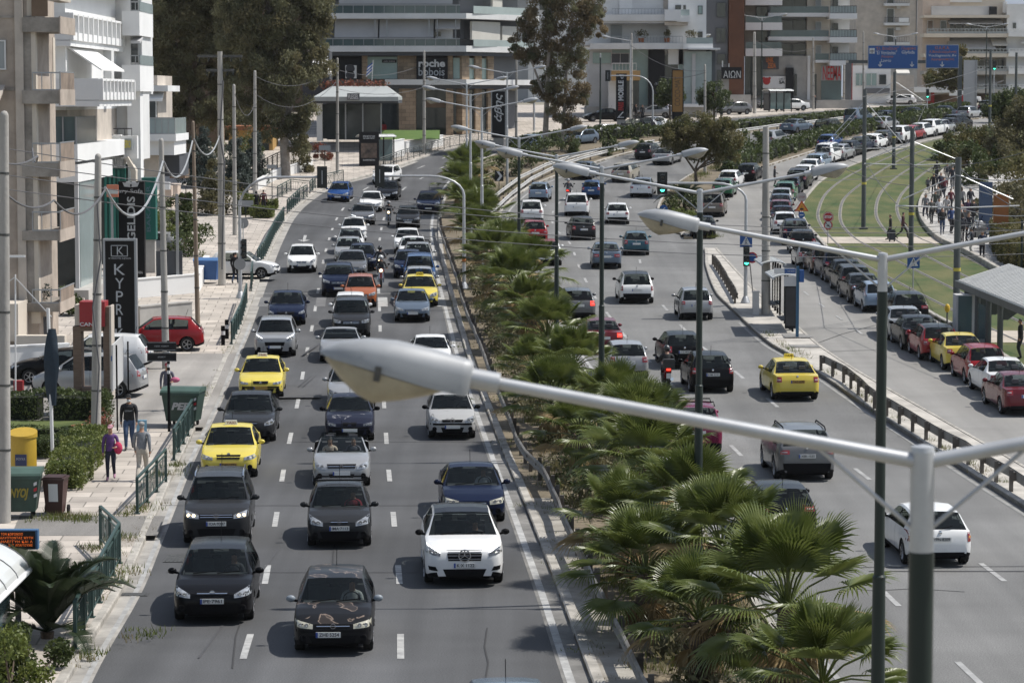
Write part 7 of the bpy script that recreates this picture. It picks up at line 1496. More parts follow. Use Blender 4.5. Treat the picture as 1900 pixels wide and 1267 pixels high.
lowwall("white garden wall below the eucalyptus fence",[P(476,356,.14),P(515,334,.14),P(578,316,.14)],.75,'white2')
lowwall("white retaining wall beside the black poster shelter",[P(706,300,.14),P(748,292,.14)],1.5,'white');lowwall("white retaining wall stepping towards the showroom pillars",[P(752,287,.14),P(800,278,.14),P(820,274,.14)],1.0,'white')
struct(strip("lawn_slope",lambda y:706,lambda y:706+(285-y)*0+110,286,268,1.35,mat("green_turf",(.06,.115,.02),.95,col2=(.09,.15,.03),vscale=1)))
lowwall("white wall edging the sign garden above the red hatchback",[P(232,560,.14),P(365,548,.14),P(384,512,.14)],.95,'white');lowwall("concrete wall with worn plaster behind the red hatchback",[P(255,622,.14),P(352,612,.14)],1.15,'concrete',.4);lowwall("long white forecourt wall under the old apartments",[P(-60,700,.14),P(128,690,.14)],1.0,'white2',.3)
# concrete and timber utility poles with cables
def upole(label,px,top,base,r_,m=M_conp,dx=0,cross=None,group="utility poles along the left pavement",dz=.14,cap=True):
 p=P(px,base,dz);t=Q(px+dx,top,p.y);root=thing("utility_pole",label,"utility pole",p,0,group);h=t-p;r_*=.86;b=MB();b.tube([(0,0,0),h*.5,h],[r_*1.25,r_*1.05,r_*.8],14)
 if cap:b.sphere(tuple(h),r_*.8,10,0,(1,1,1.2))
 b.build("pole",m,root,50)
 f=MB()
 for z in(.18,.34,.52,.71,.86):f.lathe([(r_*(1.25-.45*z)+.012,h.z*z-.03),(r_*(1.25-.45*z)+.014,h.z*z+.03)],12,(h.x*z,h.y*z,0))
 f.build("band",M_iron,root)
 if cross:
  for z,w_ in cross:
   f=MB();f.box((h.x,0,h.z-z),(w_,.1,.14));f.build("crossarm",M_iron,root)
   for s in(-1,-.55,.55,1):f=MB();f.lathe([(.02,-.1),(.05,-.05),(.03,0),(.06,.06),(.02,.12)],8,(h.x+s*w_*.46,0,h.z-z-.2));f.build("insulator",M_glass,root)
 return root
upole("stout concrete pole at the far left edge beside the green dumpster",8,215,978,.17);upole("concrete pole in front of the red sign pylon",178,292,826,.16,dx=4);upole("concrete pole beside the red hatchback",308,262,690,.145,dx=-9)
upole("leaning timber pole at the sign garden wall",367,228,606,.11,M_woodp,dx=-9);upole("tall concrete pole with two crossarms and cable drops",412,96,534,.20,cross=[(.25,2.4),(1.0,1.5)],dx=-4,cap=False);upole("concrete pole right of the crossarm pole",436,160,440,.15,dx=-2);upole("concrete pole in front of the blue-green conifers",473,134,366,.16)
upole("slim concrete pole beside the black poster shelter",626,110,324,.14);upole("weathered pole in front of the roche bobois lettering".replace("roche bobois lettering","black showroom sign panel"),787,97,288,.15);upole("square pole beside the green pylon",183,288,640,.12)if 0 else None
for px,top,base,lab in((1172,64,226,"pale pole behind the black and red banner mast"),(1308,122,324,"grey pole standing in front of the acacia"),(1400,62,213,"thick pale pole beside the small shelter beyond the hedge"),(1509,72,206,"pale pole in front of the stone shop wall"),(1566,66,200,"slim brown pole in front of the red striped shop sign"),(1602,60,205,"pale pole behind the left edge of the blue road sign"),(958,78,262,"pale pole at the right corner of the stone showroom")):upole(lab,px,top,base,.13 if px!=1400 else.2,group=None)
upole("grey pole at the bus stop behind the shelters",1421,236,588,.21,M_silver if 0 else M_conp,group=None,cap=False)
def tpole(label,px,top,base,r_=.15):
 p=P(px,base,.1);h=Q(px,top,p.y).z-p.z;root=thing("tram_pole",label,"tram pole",p,0,"tram catenary poles");b=MB();b.tube([(0,0,0),(0,0,h)],[r_,r_*.85],12);b.box((0,0,.05),(.55,.55,.1));b.build("pole",M_tram,root,50);f=MB();f.lathe([(r_+.01,h*.32),(r_+.015,h*.32+.16)],12);f.build("band",M_ly,root);return root,p,h
TP=[tpole(*a)for a in(("tram pole tallest in the middle of the grass, left of the STOP sign",1602,166,428,.16),("tram pole behind the crossing pedestrians with luggage",1690,238,478,.16),("tram pole in front of the crowd on the promenade",1774,292,606,.17),("dark tram pole with clamped cables below the blue road sign",1658,134,316,.16),("tram pole beside the green light at the top right",1836,92,250,.15),("farther tram pole at the top right edge",1884,98,240,.15))]
def wire(label,pts,r_=.016,sag=0.,m=None,name="cable"):
 out=[]
 for a,c in zip(pts,pts[1:]):
  a,c=Vector(a),Vector(c)
  for k in range(12):t=k/12;q=a.lerp(c,t);q.z-=sag*4*t*(1-t);out.append(q)
 out.append(Vector(pts[-1]));b=MB();O=out[0].copy();b.tube([q-O for q in out],r_,5);return tag(b.build(name,m or M_wire,None,60,O),label,"cable")
pl=lambda px,py:Q(px,py,rowY(826));
for i,(a,c,sg)in enumerate((((-40,268,90),(2050,400,150),1.5),((-40,296,90),(2050,418,150),1.2),((-40,318,90),(2050,440,150),1.3),((-40,345,90),(2050,462,150),1.2))):wire(["topmost","second","third","lowest"][i]+" of the four thin wires crossing the whole street",[Q(*a),Q(*c)],.017,sg)
wire("thick grey cable drooping from the pole by the red pylon to the red hatchback's pole",[Q(195,348,93),Q(302,300,114)],.045,1.5,M_wirep);wire("thick grey cable drooping to the leaning timber pole",[Q(304,300,114),Q(357,262,131)],.04,1.1,M_wirep);wire("pale cable drooping from the timber pole to the crossarm pole",[Q(360,258,131),Q(408,250,150)],.035,.9,M_wirep);wire("black bundled cable sweeping in from the left edge",[Q(-30,308,78),Q(100,372,86),Q(195,352,93)],.035,.6);wire("second black bundled cable at the left edge",[Q(-30,280,78),Q(70,290,84),Q(60,276,90)],.03,.3)
wire("cable running down the pole by the red sign pylon",[Q(180,372,93),Q(187,480,93),Q(172,570,93),Q(184,680,93),Q(178,800,93)],.03);wire("dark cable coil down the crossarm pole",[Q(414,150,149),Q(408,250,149),Q(416,300,149),Q(412,500,149)],.05)
for i,(a,c,sg)in enumerate((((474,142,222),(626,122,243),1.2),((474,175,222),(626,150,243),1.6),((626,130,243),(787,118,284),.8),((626,165,243),(868,120,290),1.5),((1172,85,300),(1309,132,240),.8),((1309,135,240),(1225,142,300),.3),((1400,75,330),(1509,90,345),.8),((436,175,180),(473,190,222),1.2))):wire(["pale cable from the conifer pole to the poster shelter pole","lower pale cable below the eucalyptus","cable crossing the showroom front","cable looping below the black showroom sign panel","cable crossing the glass shop front","short cable behind the ochre banner","cable crossing the white balconies","cable between the two poles at the conifers"][i],[Q(*a),Q(*c)],.022,sg)
# tram catenary: cantilevers and contact wires
for k,(root,p,h)in enumerate(TP[:4]):
 top=p+Vector((0,0,h));w5=p.z+5.6
 for s in(-1,1):
  b=MB();b.tube([(0,0,h-.8),(s*2.6,0,5.9)],.03,6);b.tube([(0,0,5.5),(s*2.9,0,5.6)],.035,6);b.tube([(0,0,6.6),(s*1.6,0,6.1)],.02,6);b.build("cantilever",M_silver,root,50)
ordp=sorted([TP[i][1]for i in(0,1,2,3)],key=lambda v:v.y)
for s,nm in((-1,"left"),(1,"right")):wire(f"{nm} contact wire strung between the tram poles",[ordp[0]+Vector((s*2.7+4,-30,5.3))]+[q+Vector((s*2.7,0,5.5))for q in ordp]+[ordp[-1]+Vector((20,60,8))],.018,.15)
for i,(a,c)in enumerate((((1500,335,190),(1760,310,220)),((1602,250,182),(1770,335,130)),((1690,310,160),(1910,280,150)),((1774,325,128),(1960,320,125)),((1774,385,128),(1960,392,125)),((1540,300,190),(1690,345,160)),((1600,180,182),(1830,125,330)))):wire(f"span wire over the tram line, {['below the white arm of the second lamp','from the tallest tram pole down to the crowd','from the luggage pole to the right edge','upper of the pair above the promenade','lower of the pair above the promenade','short one over the parked white van','rising to the far green light'][i]}",[Q(*a),Q(*c)],.02,.3,M_wirep if i in(3,4)else M_wire)
# traffic signals
M_gl=mat("signal_green_lit",(.05,.9,.6),.3,emit=(.08,1.0,.62),es=3.0);M_off=mat("signal_lens_dark",(.02,.02,.02),.25,coat=.5);M_sigbox=mat("signal_housing",(.012,.016,.015),.5)
def sig_head(root,at,d=-1,lit=True,board=False,hh=1.0):
 at=Vector(at);b=MB();b.box(at,(.30,.22,hh));
 if board:b.box(at+Vector((0,.12*-d,0)),(.52,.02,hh+.12))
 h=b.build("signal_head",M_sigbox,root)
 if d<0:
  for k,z in enumerate((.32,0,-.32)):
   f=MB();f.lathe([(.001,-.135),(.10,-.13),(.11,-.11)],14,at+Vector((0,0,z)),axis='Y');f.build("signal_lens",M_gl if lit and k==2 else M_off,h,60);f=MB();f.prism([at+Vector((-.12,-.11,z+.03)),at+Vector((.12,-.11,z+.03)),at+Vector((.1,-.11,z+.13)),at+Vector((-.1,-.11,z+.13))],(0,-.17,-.02));f.build("visor",M_sigbox,h)
 else:
  f=MB();f.box(at+Vector((0,-.13,0)),(.04,.03,hh*.7));f.build("bracket",M_lg,h)
 return h
def disc(root,at,r_,m,d=-1,nm="sign_disc",n=24,th=.02):b=MB();at=Vector(at);b.lathe([(.001,0),(r_,0),(r_,th),(.001,th)],n,at,axis='Y');return b.build(nm,m,root)
M_sblue=mat("sign_blue",(.010,.075,.26),.45);M_sred=mat("sign_red",(.42,.02,.03),.45);M_sblueL=mat("road_sign_blue",(.012,.08,.27),.5)
def arch(label,base,top_y,arm_px,arm_y,mat_=M_silver,out=1.0):
 p=P(*base,.14);Y=p.y;t=Q(base[0],top_y,Y)-p;e=Q(arm_px,arm_y,Y)-p;root=thing("signal_mast",label,"traffic signal",p);s=1 if e.x>0 else-1;cx=s*min(abs(e.x)*.4,1.8);pts=[(0,0,0),(0,0,t.z*.7),(0,0,t.z)]
 for k in range(1,7):a=math.pi/2*k/6;pts.append((cx*(1-math.cos(a)),0,t.z+(e.z-t.z)*math.sin(a)))
 pts.append((e.x,0,e.z));b=MB();b.tube(pts,[.10,.085,.075]+[.06]*7,12);b.lathe([(.25,0),(.24,.03),(.13,.3),(.10,.34)],8);b.build("mast",mat_,root,50);return root,e,t,p
r_,e,t,p=arch("arched signal mast over the left lanes seen from behind",(446,558),385,607,329);sig_head(r_,e+Vector((-.25,0,0)),1,board=True);h=(Q(447,462,p.y)-p).z;sig_head(r_,(.18,.1,h),-1,False);disc(r_,(0,-.14,(Q(447,490,p.y)-p).z),.30,M_sgrey)
r_,e,t,p=arch("arched signal mast over the right lane queue seen from behind",(861,540),362,696,327);sig_head(r_,e+Vector((.25,0,0)),1,board=True);f=MB();f.lathe([(.095,1.4),(.1,1.4),(.1,1.6),(.095,1.6)],12);f.build("orange_band",M_lo,r_)
r_,e,t,p=arch("arched signal mast at the bus stop island with green lights and a crossing sign",(1383,567),372,1238,340);sig_head(r_,e+Vector((-.25,-.1,0)),-1,True,board=True);sig_head(r_,(.02,-.16,(Q(0,475,p.y)-p).z),-1,True);disc(r_,(.32,-.02,(Q(0,478,p.y)-p).z),.28,M_sred);disc(r_,(.32,-.035,(Q(0,478,p.y)-p).z),.20,M_sblue)
cz=(Q(0,447,p.y)-p).z
def crossing_sign(root,at,s=.62):
 at=Vector(at);b=MB();b.box(at,(s,.03,s));o=b.build("sign_panel",M_sblue,root);f=MB();y=at.y-.02;f.prism([(at.x-s*.38,y,at.z-s*.33),(at.x+s*.38,y,at.z-s*.33),(at.x,y,at.z+s*.36)],(0,-.004,0));f.build("sign_triangle",M_lw,o)
 f=MB();y-=.008;q=lambda u,v:(at.x+u*s,y,at.z+v*s)
 f.sphere(q(.01,.17),.042*s*1.2,8,0,(1,.2,1));f.beam(q(.01,.12),q(-.01,-.06),.012,s*.09);f.beam(q(-.01,-.06),q(.10,-.29),.012,s*.045);f.beam(q(-.01,-.06),q(-.09,-.29),.012,s*.045);f.beam(q(.0,.10),q(.11,-.0),.012,s*.035);f.beam(q(.0,.10),q(-.09,-.03),.012,s*.035);f.build("pedestrian_symbol",M_ink,o)
crossing_sign(r_,(0,-.12,cz));b=MB();b.tube([(.42,0,.0),(.22,0,(Q(0,490,p.y)-p).z)],.025,6);b.build("stay",M_iron,r_)
r_,e,t,p=arch("arched signal mast beside the black and red banner",(1211,246),170,1124,141);sig_head(r_,e+Vector((.2,0,0)),1,board=True)
def sigpost(label,px,base,head_y,lit=True):p=P(px,base,.14);h=(Q(px,head_y,p.y)-p).z;r_=thing("traffic_light",label,"traffic signal",p);b=MB();b.tube([(0,0,0),(0,0,h)],.06,10);b.build("post",M_silver,r_,50);sig_head(r_,(0,-.15,h),-1,lit);return r_
sigpost("green traffic light on a post in front of the fuel station",1720,224,174);sigpost("green traffic light beside a tram pole at the top right",1843,225,122)
# road signs
def signpost(label,px,base,top,r_=.03,dz=.14,m=M_silver,lean=0):p=P(px,base,dz);h=(Q(px,top,p.y)-p).z;t=thing("road_sign",label,"road sign",p);b=MB();b.tube([(0,0,0),(lean,0,h)],r_,8);b.build("post",m,t,50);return t,p,lambda y:(Q(px,y,p.y)-p).z
r_,p,z=signpost("red STOP sign with a round no-turn sign below it at the tram crossing",1536,455,395);b=MB();n8=[(math.cos(math.pi/8+k*math.pi/4)*.36,-.05,z(403)+math.sin(math.pi/8+k*math.pi/4)*.36)for k in range(8)];b.prism(n8,(0,-.02,0));o=b.build("stop_plate",M_sred,r_)
b=MB();ring=[((math.cos(math.pi/8+k*math.pi/4)*f_,-.072,z(403)+math.sin(math.pi/8+k*math.pi/4)*f_))for f_ in(.33,.30)for k in range(8)];b.add(ring,[(k,(k+1)%8,8+(k+1)%8,8+k)for k in range(8)]);b.build("stop_border",M_lw,o);text("stop_lettering","STOP",.22,M_lw,(0,-.078,z(403)),(R(90),0,0),o,width=.48,bold=.012)
o=disc(r_,(0,-.07,z(418)),.29,M_sred);disc(o,(0,-.085,z(418)),.21,M_lw,nm="sign_face");f=MB();f.beam((-.12,-.095,z(418)-.05),(.06,-.095,z(418)-.05),.01,.05);f.beam((.05,-.095,z(418)-.07),(.05,-.095,z(418)+.1),.01,.05);f.beam((-.16,-.098,z(418)+.14),(.16,-.098,z(418)-.14),.01,.04);f.build("turn_symbol",M_ink,o)
r_,p,z=signpost("faded round sign over an orange warning triangle and a blue arrow disc",1487,425,360);disc(r_,(0,-.06,z(366)),.34,mat("sign_faded",(.40,.36,.35),.6));text("faded_lettering","STOP",.2,mat("letter_faded",(.30,.20,.20)),(0,-.08,z(366)),(R(90),0,0),r_,width=.44,bold=.01);b=MB();b.prism([(-.48,-.05,z(392)),(.48,-.05,z(392)),(0,-.05,z(372))],(0,-.03,0));o=b.build("warning_triangle",mat("warning_red",(.45,.06,.02)),r_);b=MB();b.prism([(-.34,-.085,z(390.5)),(.34,-.085,z(390.5)),(0,-.085,z(376))],(0,-.004,0));b.build("warning_face",mat("warning_orange",(.60,.25,.03)),o);f=MB();f.beam((-.12,-.1,z(388)),(.12,-.1,z(388)),.01,.12);f.beam((0,-.1,z(389)),(0,-.1,z(381)),.01,.07);f.build("warning_symbol",M_ink,o);o=disc(r_,(0,-.06,z(399)),.22,M_sblue);f=MB();f.beam((-.13,-.07,z(399)),(.13,-.07,z(399)),.01,.05);f.build("arrow_symbol",M_lw,o)
r_,p,z=signpost("blue pedestrian crossing sign on the tram lawn",1694,540,475,.035);crossing_sign(r_,(0,-.06,z(486)),.66)
r_,p,z=signpost("round blue keep sign at the tip of the triangular island",1231,412,382);o=disc(r_,(0,-.05,z(388)),.3,M_sblue);f=MB();f.beam((.1,-.06,z(388)+.1),(-.1,-.06,z(388)-.1),.01,.06);f.build("arrow_symbol",M_lw,o)
r_,p,z=signpost("black chevron board on the median bend",926,372,320,.03,.08,M_pgreen);b=MB();b.box((0,-.04,z(327)),(.7,.03,.8));o=b.build("chevron_board",wm('black'),r_);f=MB();c=z(327);f.add([(-.2,-.058,c+.36),(.0,-.058,c+.36),(.26,-.058,c),(.0,-.058,c-.36),(-.2,-.058,c-.36),(.06,-.058,c)],[(0,1,2,5),(5,2,3,4)]);f.build("chevron",M_lw,o)
for px,base,dy,rr_,lab in((800/4.95+290,497,414,.32,"round sign seen from behind on the pavement by the block hedges"),(417,330,0,0,"")):
 if rr_:r_,p,z=signpost(lab,px,base,dy);disc(r_,(0,.03,z(dy)),rr_,M_sgrey)
for px,base,y0,y1,hw,lab in((456,408,372,384,.9,"blank grey street name board on a post by the block hedges"),(505,372,306,313,.65,"small grey board on a post at the garden fence"),(603,352,270,279,.75,"grey street name board beside the iron gate")):
 r_,p,z=signpost(lab,px,base,y0,.035,m=M_pgreen);b=MB();b.box((0,-.05,(z(y0)+z(y1))/2),(hw*2*.62,.03,abs(z(y0)-z(y1))));b.build("name_board",M_sgrey,r_)
r_,p,z=signpost("street name post with two black boards beside the green dumpster",314,808,632,.05,m=M_blk)
for y0,y1 in((634,650),(654,670)):b=MB();b.box((-.22,-.06,(z(y0)+z(y1))/2),(1.0,.04,abs(z(y0)-z(y1))));o=b.build("name_board",wm('black'),r_);f=MB();c=(z(y0)+z(y1))/2;hh=abs(z(y0)-z(y1))/2-.02;f.box((-.22,-.083,c+hh),(.96,.004,.012));f.box((-.22,-.083,c-hh),(.96,.004,.012));f.build("board_border",M_lg,o);text("board_lettering","ΚΑΛΑΜΑΚΙΟΥ" if 0 else "ΟΔΟΣ ΑΛΙΜΟΥ" if y0<640 else "ΑΡΓΥΡΟΥΠΟΛΗ" if 0 else "ΑΛΙΜΟΥ",.07,M_lg,(-.22,-.084,c),(R(90),0,0),o)
b=MB()
for k in range(4):b.lathe([(.055,2.0+k*.22),(.055,2.11+k*.22)],10)
b.build("white_bands",M_lw,r_)
# blue gantry signs
Y=330;g=thing("gantry_sign","large blue overhead road sign with airport symbol and two arrows","road sign",Vector((Q(1656,0,Y).x,Y,gz(Y))));O=Vector(g.location)
def gbox(root,O,Y,nm,px0,px1,py0,py1,d0,d1,m):a,c=Q(px0,py1,Y)-O,Q(px1,py0,Y)-O;b=MB();b.box2(a.x,c.x,d0,d1,a.z,c.z);return b.build(nm,m,root)
gbox(g,O,Y,"sign_edge",1610,1703.5,84.5,128.5,0,.08,M_lg);gbox(g,O,Y,"sign_panel",1611,1702.5,85.5,127.5,-.03,0,M_sblueL);gbox(g,O,Y,"beam",1575,1720,112,118,.1,.35,M_tram)
gbox(g,O,Y,"airport_square",1613,1623,90,100,-.05,-.03,M_lw);b=MB();c=Q(1618,95,Y)-O;b.beam((c.x,-.07,c.z-.25),(c.x,-.07,c.z+.25),.02,.07);b.beam((c.x-.25,-.07,c.z-.02),(c.x+.25,-.07,c.z-.02),.02,.09);b.beam((c.x-.1,-.07,c.z-.22),(c.x+.1,-.07,c.z-.22),.02,.05);b.build("aeroplane_symbol",M_ink,g)
for body,a,c,t_,b_,m in(('"Ελ. Βενιζέλος"',1625,1667,87.5,94,M_lo),('"El Venizelos"',1625,1664,94.5,101.5,M_lw),("Λαύριο",1635,1657,103,108.5,M_lo),("Lavrio",1635,1653,110,115.5,M_lw),("Γλυφάδα",1673,1699,87.5,94,M_lo),("Glyfada",1673,1697,94.5,102,M_lw)):bt(g,Y,a,c,t_,b_,body,m,-.04)
def darrow(root,O,Y,px,py0,py1):c0,c1=Q(px,py0,Y)-O,Q(px,py1,Y)-O;b=MB();b.beam((c0.x,-.05,c0.z),(c1.x,-.05,c1.z+.1),.09,.02);b.beam((c1.x-.22,-.05,c1.z+.24),(c1.x,-.05,c1.z),.02,.09);b.beam((c1.x+.22,-.05,c1.z+.24),(c1.x,-.05,c1.z),.02,.09);b.build("arrow",M_lw,root)
darrow(g,O,Y,1633,115,124);darrow(g,O,Y,1692,115,124)
g=thing("gantry_sign","narrower blue overhead road sign with one arrow beside the thick post","road sign",Vector((Q(1748,0,Y).x,Y,gz(Y))));O=Vector(g.location);gbox(g,O,Y,"sign_edge",1717.5,1779.5,83.5,127,0,.08,M_lg);gbox(g,O,Y,"sign_panel",1718.5,1778.5,84.5,126,-.03,0,M_sblueL);gbox(g,O,Y,"post",1777,1786,104,235,.1,.6,M_tram);gbox(g,O,Y,"beam",1722,1778,112,118,.1,.35,M_tram)
for body,a,c,t_,b_,m in(("Ο.Α.Κ.Α.",1735,1762,86.5,92,M_lo),("Λ.Βουλιαγμένης",1724,1775,94,100,M_lo),("Vouliagmenis Av",1723,1774,101,107,M_lw),("Αργυρούπολη",1728,1770,108,113.5,M_lo)):bt(g,Y,a,c,t_,b_,body,m,-.04)
darrow(g,O,Y,1748,115,124)
Yb2=345;g=thing("sign_board","blank grey back of a tall board right of the blue road signs","sign",Vector((Q(1797,0,Yb2).x,Yb2,gz(Yb2))));O=Vector(g.location);gbox(g,O,Yb2,"panel",1787,1812,112,215,0,.1,wm('grey'));gbox(g,O,Yb2,"post",1810,1813,112,230,-.2,0,M_silver)
g=thing("sign_board","grey back of a tall totem between the stone shop and the white showroom","sign",Vector((Q(1574,0,360).x,360,gz(360))));O=Vector(g.location);gbox(g,O,360,"panel",1568,1580,117,200,0,.4,wm('slate'));gbox(g,O,360,"edge",1580,1582,117,195,-.05,.4,M_lr)
# ------------------------------------------------------------------ signs, shelters, bins, people
t=totem("tall black sign tower with vertical white lettering and a sofa emblem",152,219,267,337,536,mat("tower_black",(.009,.009,.010),.5,spec=.15),.5)
Y=152;bt(t,Y,236,251,365,447,"GELIDIS",M_lg,-.03,1,bold=.02);bt(t,Y,217,265,351,360,"lary Sofa",M_lg,-.03,bold=.0);bt(t,Y,252,265,503,508,"1986",M_lg,-.03)
f=MB();c=Q(243,343,Y)-Vector(t.location)
for s in(-1,1):f.add([(c.x+s*.02,-.03,c.z-.14),(c.x+s*.36,-.03,c.z-.10),(c.x+s*.46,-.03,c.z+.14),(c.x+s*.06,-.03,c.z+.02)],[(0,1,2,3)]);f.sphere((c.x+s*.15,-.02,c.z+.08),.16,10,0,(1,.1,.7))
f.build("sofa_emblem",M_lg,t,40)
Y=118;t=totem("glossy black sign slab in a silver frame with a vertical letter column",Y,195,249,447,655,mat("slab_black",(.006,.006,.007),.3,spec=.2),.3,'metal');O=Vector(t.location)
bt(t,Y,217,229,458,473,"K",M_lg,-.03,bold=.0);bt(t,Y,202,243,478,481,"KYPRIOTIS DESIGN",M_lg,-.03)
for py,ch,w_ in((500,"K",20),(526,"Y",16),(550,"P",13),(574,"R",13),(598,"I",5),(620,"K",16)):bt(t,Y,222-w_/2,222+w_/2,py-10,py+10,ch,M_lg,-.03)
f=MB();a,c=Q(206,476,Y)-O,Q(237,455,Y)-O
for x0,x1,z0,z1 in((a.x,c.x,a.z,a.z+.03),(a.x,c.x,c.z-.03,c.z),(a.x,a.x+.03,a.z,c.z),(c.x-.03,c.x,a.z,c.z)):f.box2(x0,x1,-.035,-.01,z0,z1)
f.build("square_border",M_lg,t)
Y=100;t=totem("red sign cube on a slatted brown portal at the forecourt",Y,147,194,560,606,mat("sign_cube_red",(.30,.012,.018),.4),.9,foot=False);O=Vector(t.location);bt(t,Y,148,176,598,605,"CANI",M_lw,-.03,align='LEFT',bold=.02);
def gb(root,O,Y,nm,px0,px1,py0,py1,d0,d1,m):a,c=Q(px0,py1,Y)-O,Q(px1,py0,Y)-O;b=MB();b.box2(a.x,c.x,d0,d1,a.z,c.z);return b.build(nm,wm(m)if isinstance(m,str)else m,root)
M_slat=mat("brown_slats",(.13,.085,.06),.85,col2=(.21,.15,.11),vscale=9,stretch=(.2,.2,4))
for a,c,tp,bt_ in((136,149,606,742),(192,204,570,742)):gb(t,O,Y,"portal_leg",a,c,tp,bt_,.1,.8,M_slat)
gb(t,O,Y,"portal_beam",149,192,606,615,.1,.8,M_slat);gb(t,O,Y,"portal_base",149,192,720,742,.1,.8,M_slat);gb(t,O,Y,"side_plate",138,147,566,604,.1,.8,'cream');gb(t,O,Y,"edge",204,205.5,568,742,.05,.85,'beige')  # the beige edge strip paints a thin highlight down the right leg
Y=96;t=thing("notice_board","white notice board with a blue stripe on two posts beside the slatted portal","sign",Vector((Q(214,0,Y).x,Y,gz(Y))));O=Vector(t.location);b=MB();a,c,d,e=[Q(x,y,Y)-O for x,y in((207,726),(216,712),(216,628),(207,640))];b.prism([(a.x,0,a.z),(c.x,1.4,c.z),(d.x,1.4,d.z),(e.x,0,e.z)],(.05,.02,0));b.build("board",wm('grey'),t);b=MB();b.prism([(a.x-.004,-.03,a.z+1.05),(c.x-.004,1.35,c.z+1.02),(c.x-.004,1.35,c.z+1.18),(a.x-.004,-.03,a.z+1.22)],(.03,-.012,0));b.build("blue_stripe",M_sblue,t)
for px,dy in((208,0),(219,1.4)):b=MB();x=Q(px,0,Y).x-O.x;b.tube([(x,dy,0),(x,dy,(Q(0,640,Y)-O).z)],.03,8);b.build("post",M_blk,t)
Y=160;t=totem("dark green pylon with vertical ribs and a glazed sign box",Y,192,232,300,545,'green',1.2);O=Vector(t.location);gb(t,O,Y,"sign_box",209,233,291,312,-.8,-.02,'shutter');gb(t,O,Y,"sign_cap",203,233,280,291,-.9,.6,'green');bt(t,Y,211,231,294,310,"ΑΔΑΜ",M_lw,-.84,bold=.02)
for px in(197,205,213,221):gb(t,O,Y,"rib",px,px+1.2,315,540,-.1,-.01,mat("rib_green",(.03,.2,.16),.4))
t=totem("dark green tower with an illegible vertical name behind the black sign tower",158,262,288,330,445,'green',.8);bt(t,158,272,279,345,430,"BAKALAR",mat("letter_faint",(.10,.16,.2)),-.03,1)
Y=150;t=thing("shop_sign","small orange and grey sign between the green pylon and the black sign tower","sign",Vector((Q(208,0,Y).x,Y,gz(Y))));O=Vector(t.location);gb(t,O,Y,"panel",198,219,343,366,0,.15,mat("sign_coral",(.50,.17,.10),.5));gb(t,O,Y,"lower_panel",198,219,352,360,-.02,0,'grey');gb(t,O,Y,"post",207,209,366,540,.02,.12,'metal')
Y=146;t=thing("sign_board","dark grey double board on a thin mast in the sign garden","sign",Vector((Q(328,0,Y).x,Y,gz(Y))));O=Vector(t.location);gb(t,O,Y,"panel",290,338,466,530,0,.12,'dkgrey');gb(t,O,Y,"lower_panel",290,338,537,550,0,.12,'dkgrey');gb(t,O,Y,"mast",328,331,360,562,-.12,-.02,'metal')
Y=290;t=totem("black and red vertical banner mast in front of the glass shop",Y,1143,1163,137,222,'black',.3);bt(t,Y,1147,1157,150,187,"MOBILE",M_lw,-.03,1,bold=.03);bt(t,Y,1147,1157,190,205,"PARIS",M_lr,-.03,1,bold=.03);bt(t,Y,1149,1157,139,147,"d",M_lg,-.03,1,bold=.02);bt(t,Y,1145,1158,208,219,"L",M_lw,-.03,shear=.5)
Y=287;t=totem("ochre vertical banner with dark lettering in front of the pale glass corner",Y,1248,1267,131,208,mat("banner_ochre",(.34,.18,.055),.7),.3,'black');bt(t,Y,1252,1262,143,197,"COCO-MAT",M_lk,-.03,1,bold=.0);gb(t,Vector(t.location),Y,"lower_panel",1247,1268,208,222,-.02,.3,'black')
Y=325;t=thing("sign_board","black square sign with white letters on a stone pillar","sign",Vector((Q(1356,0,Y).x,Y,gz(Y))));O=Vector(t.location);gb(t,O,Y,"pillar",1340,1353,145,202,.3,1.2,'concrete');gb(t,O,Y,"panel",1338,1376,125,147,-.2,.25,'black');bt(t,Y,1342,1374,132,145,"ΑΙΩΝ",M_lw,-.23,bold=.0);gb(t,O,Y,"bracket",1340,1342,113,125,.3,.4,'white')
gb(t,O,Y,"bracket",1352,1354,118,125,.3,.4,'white')
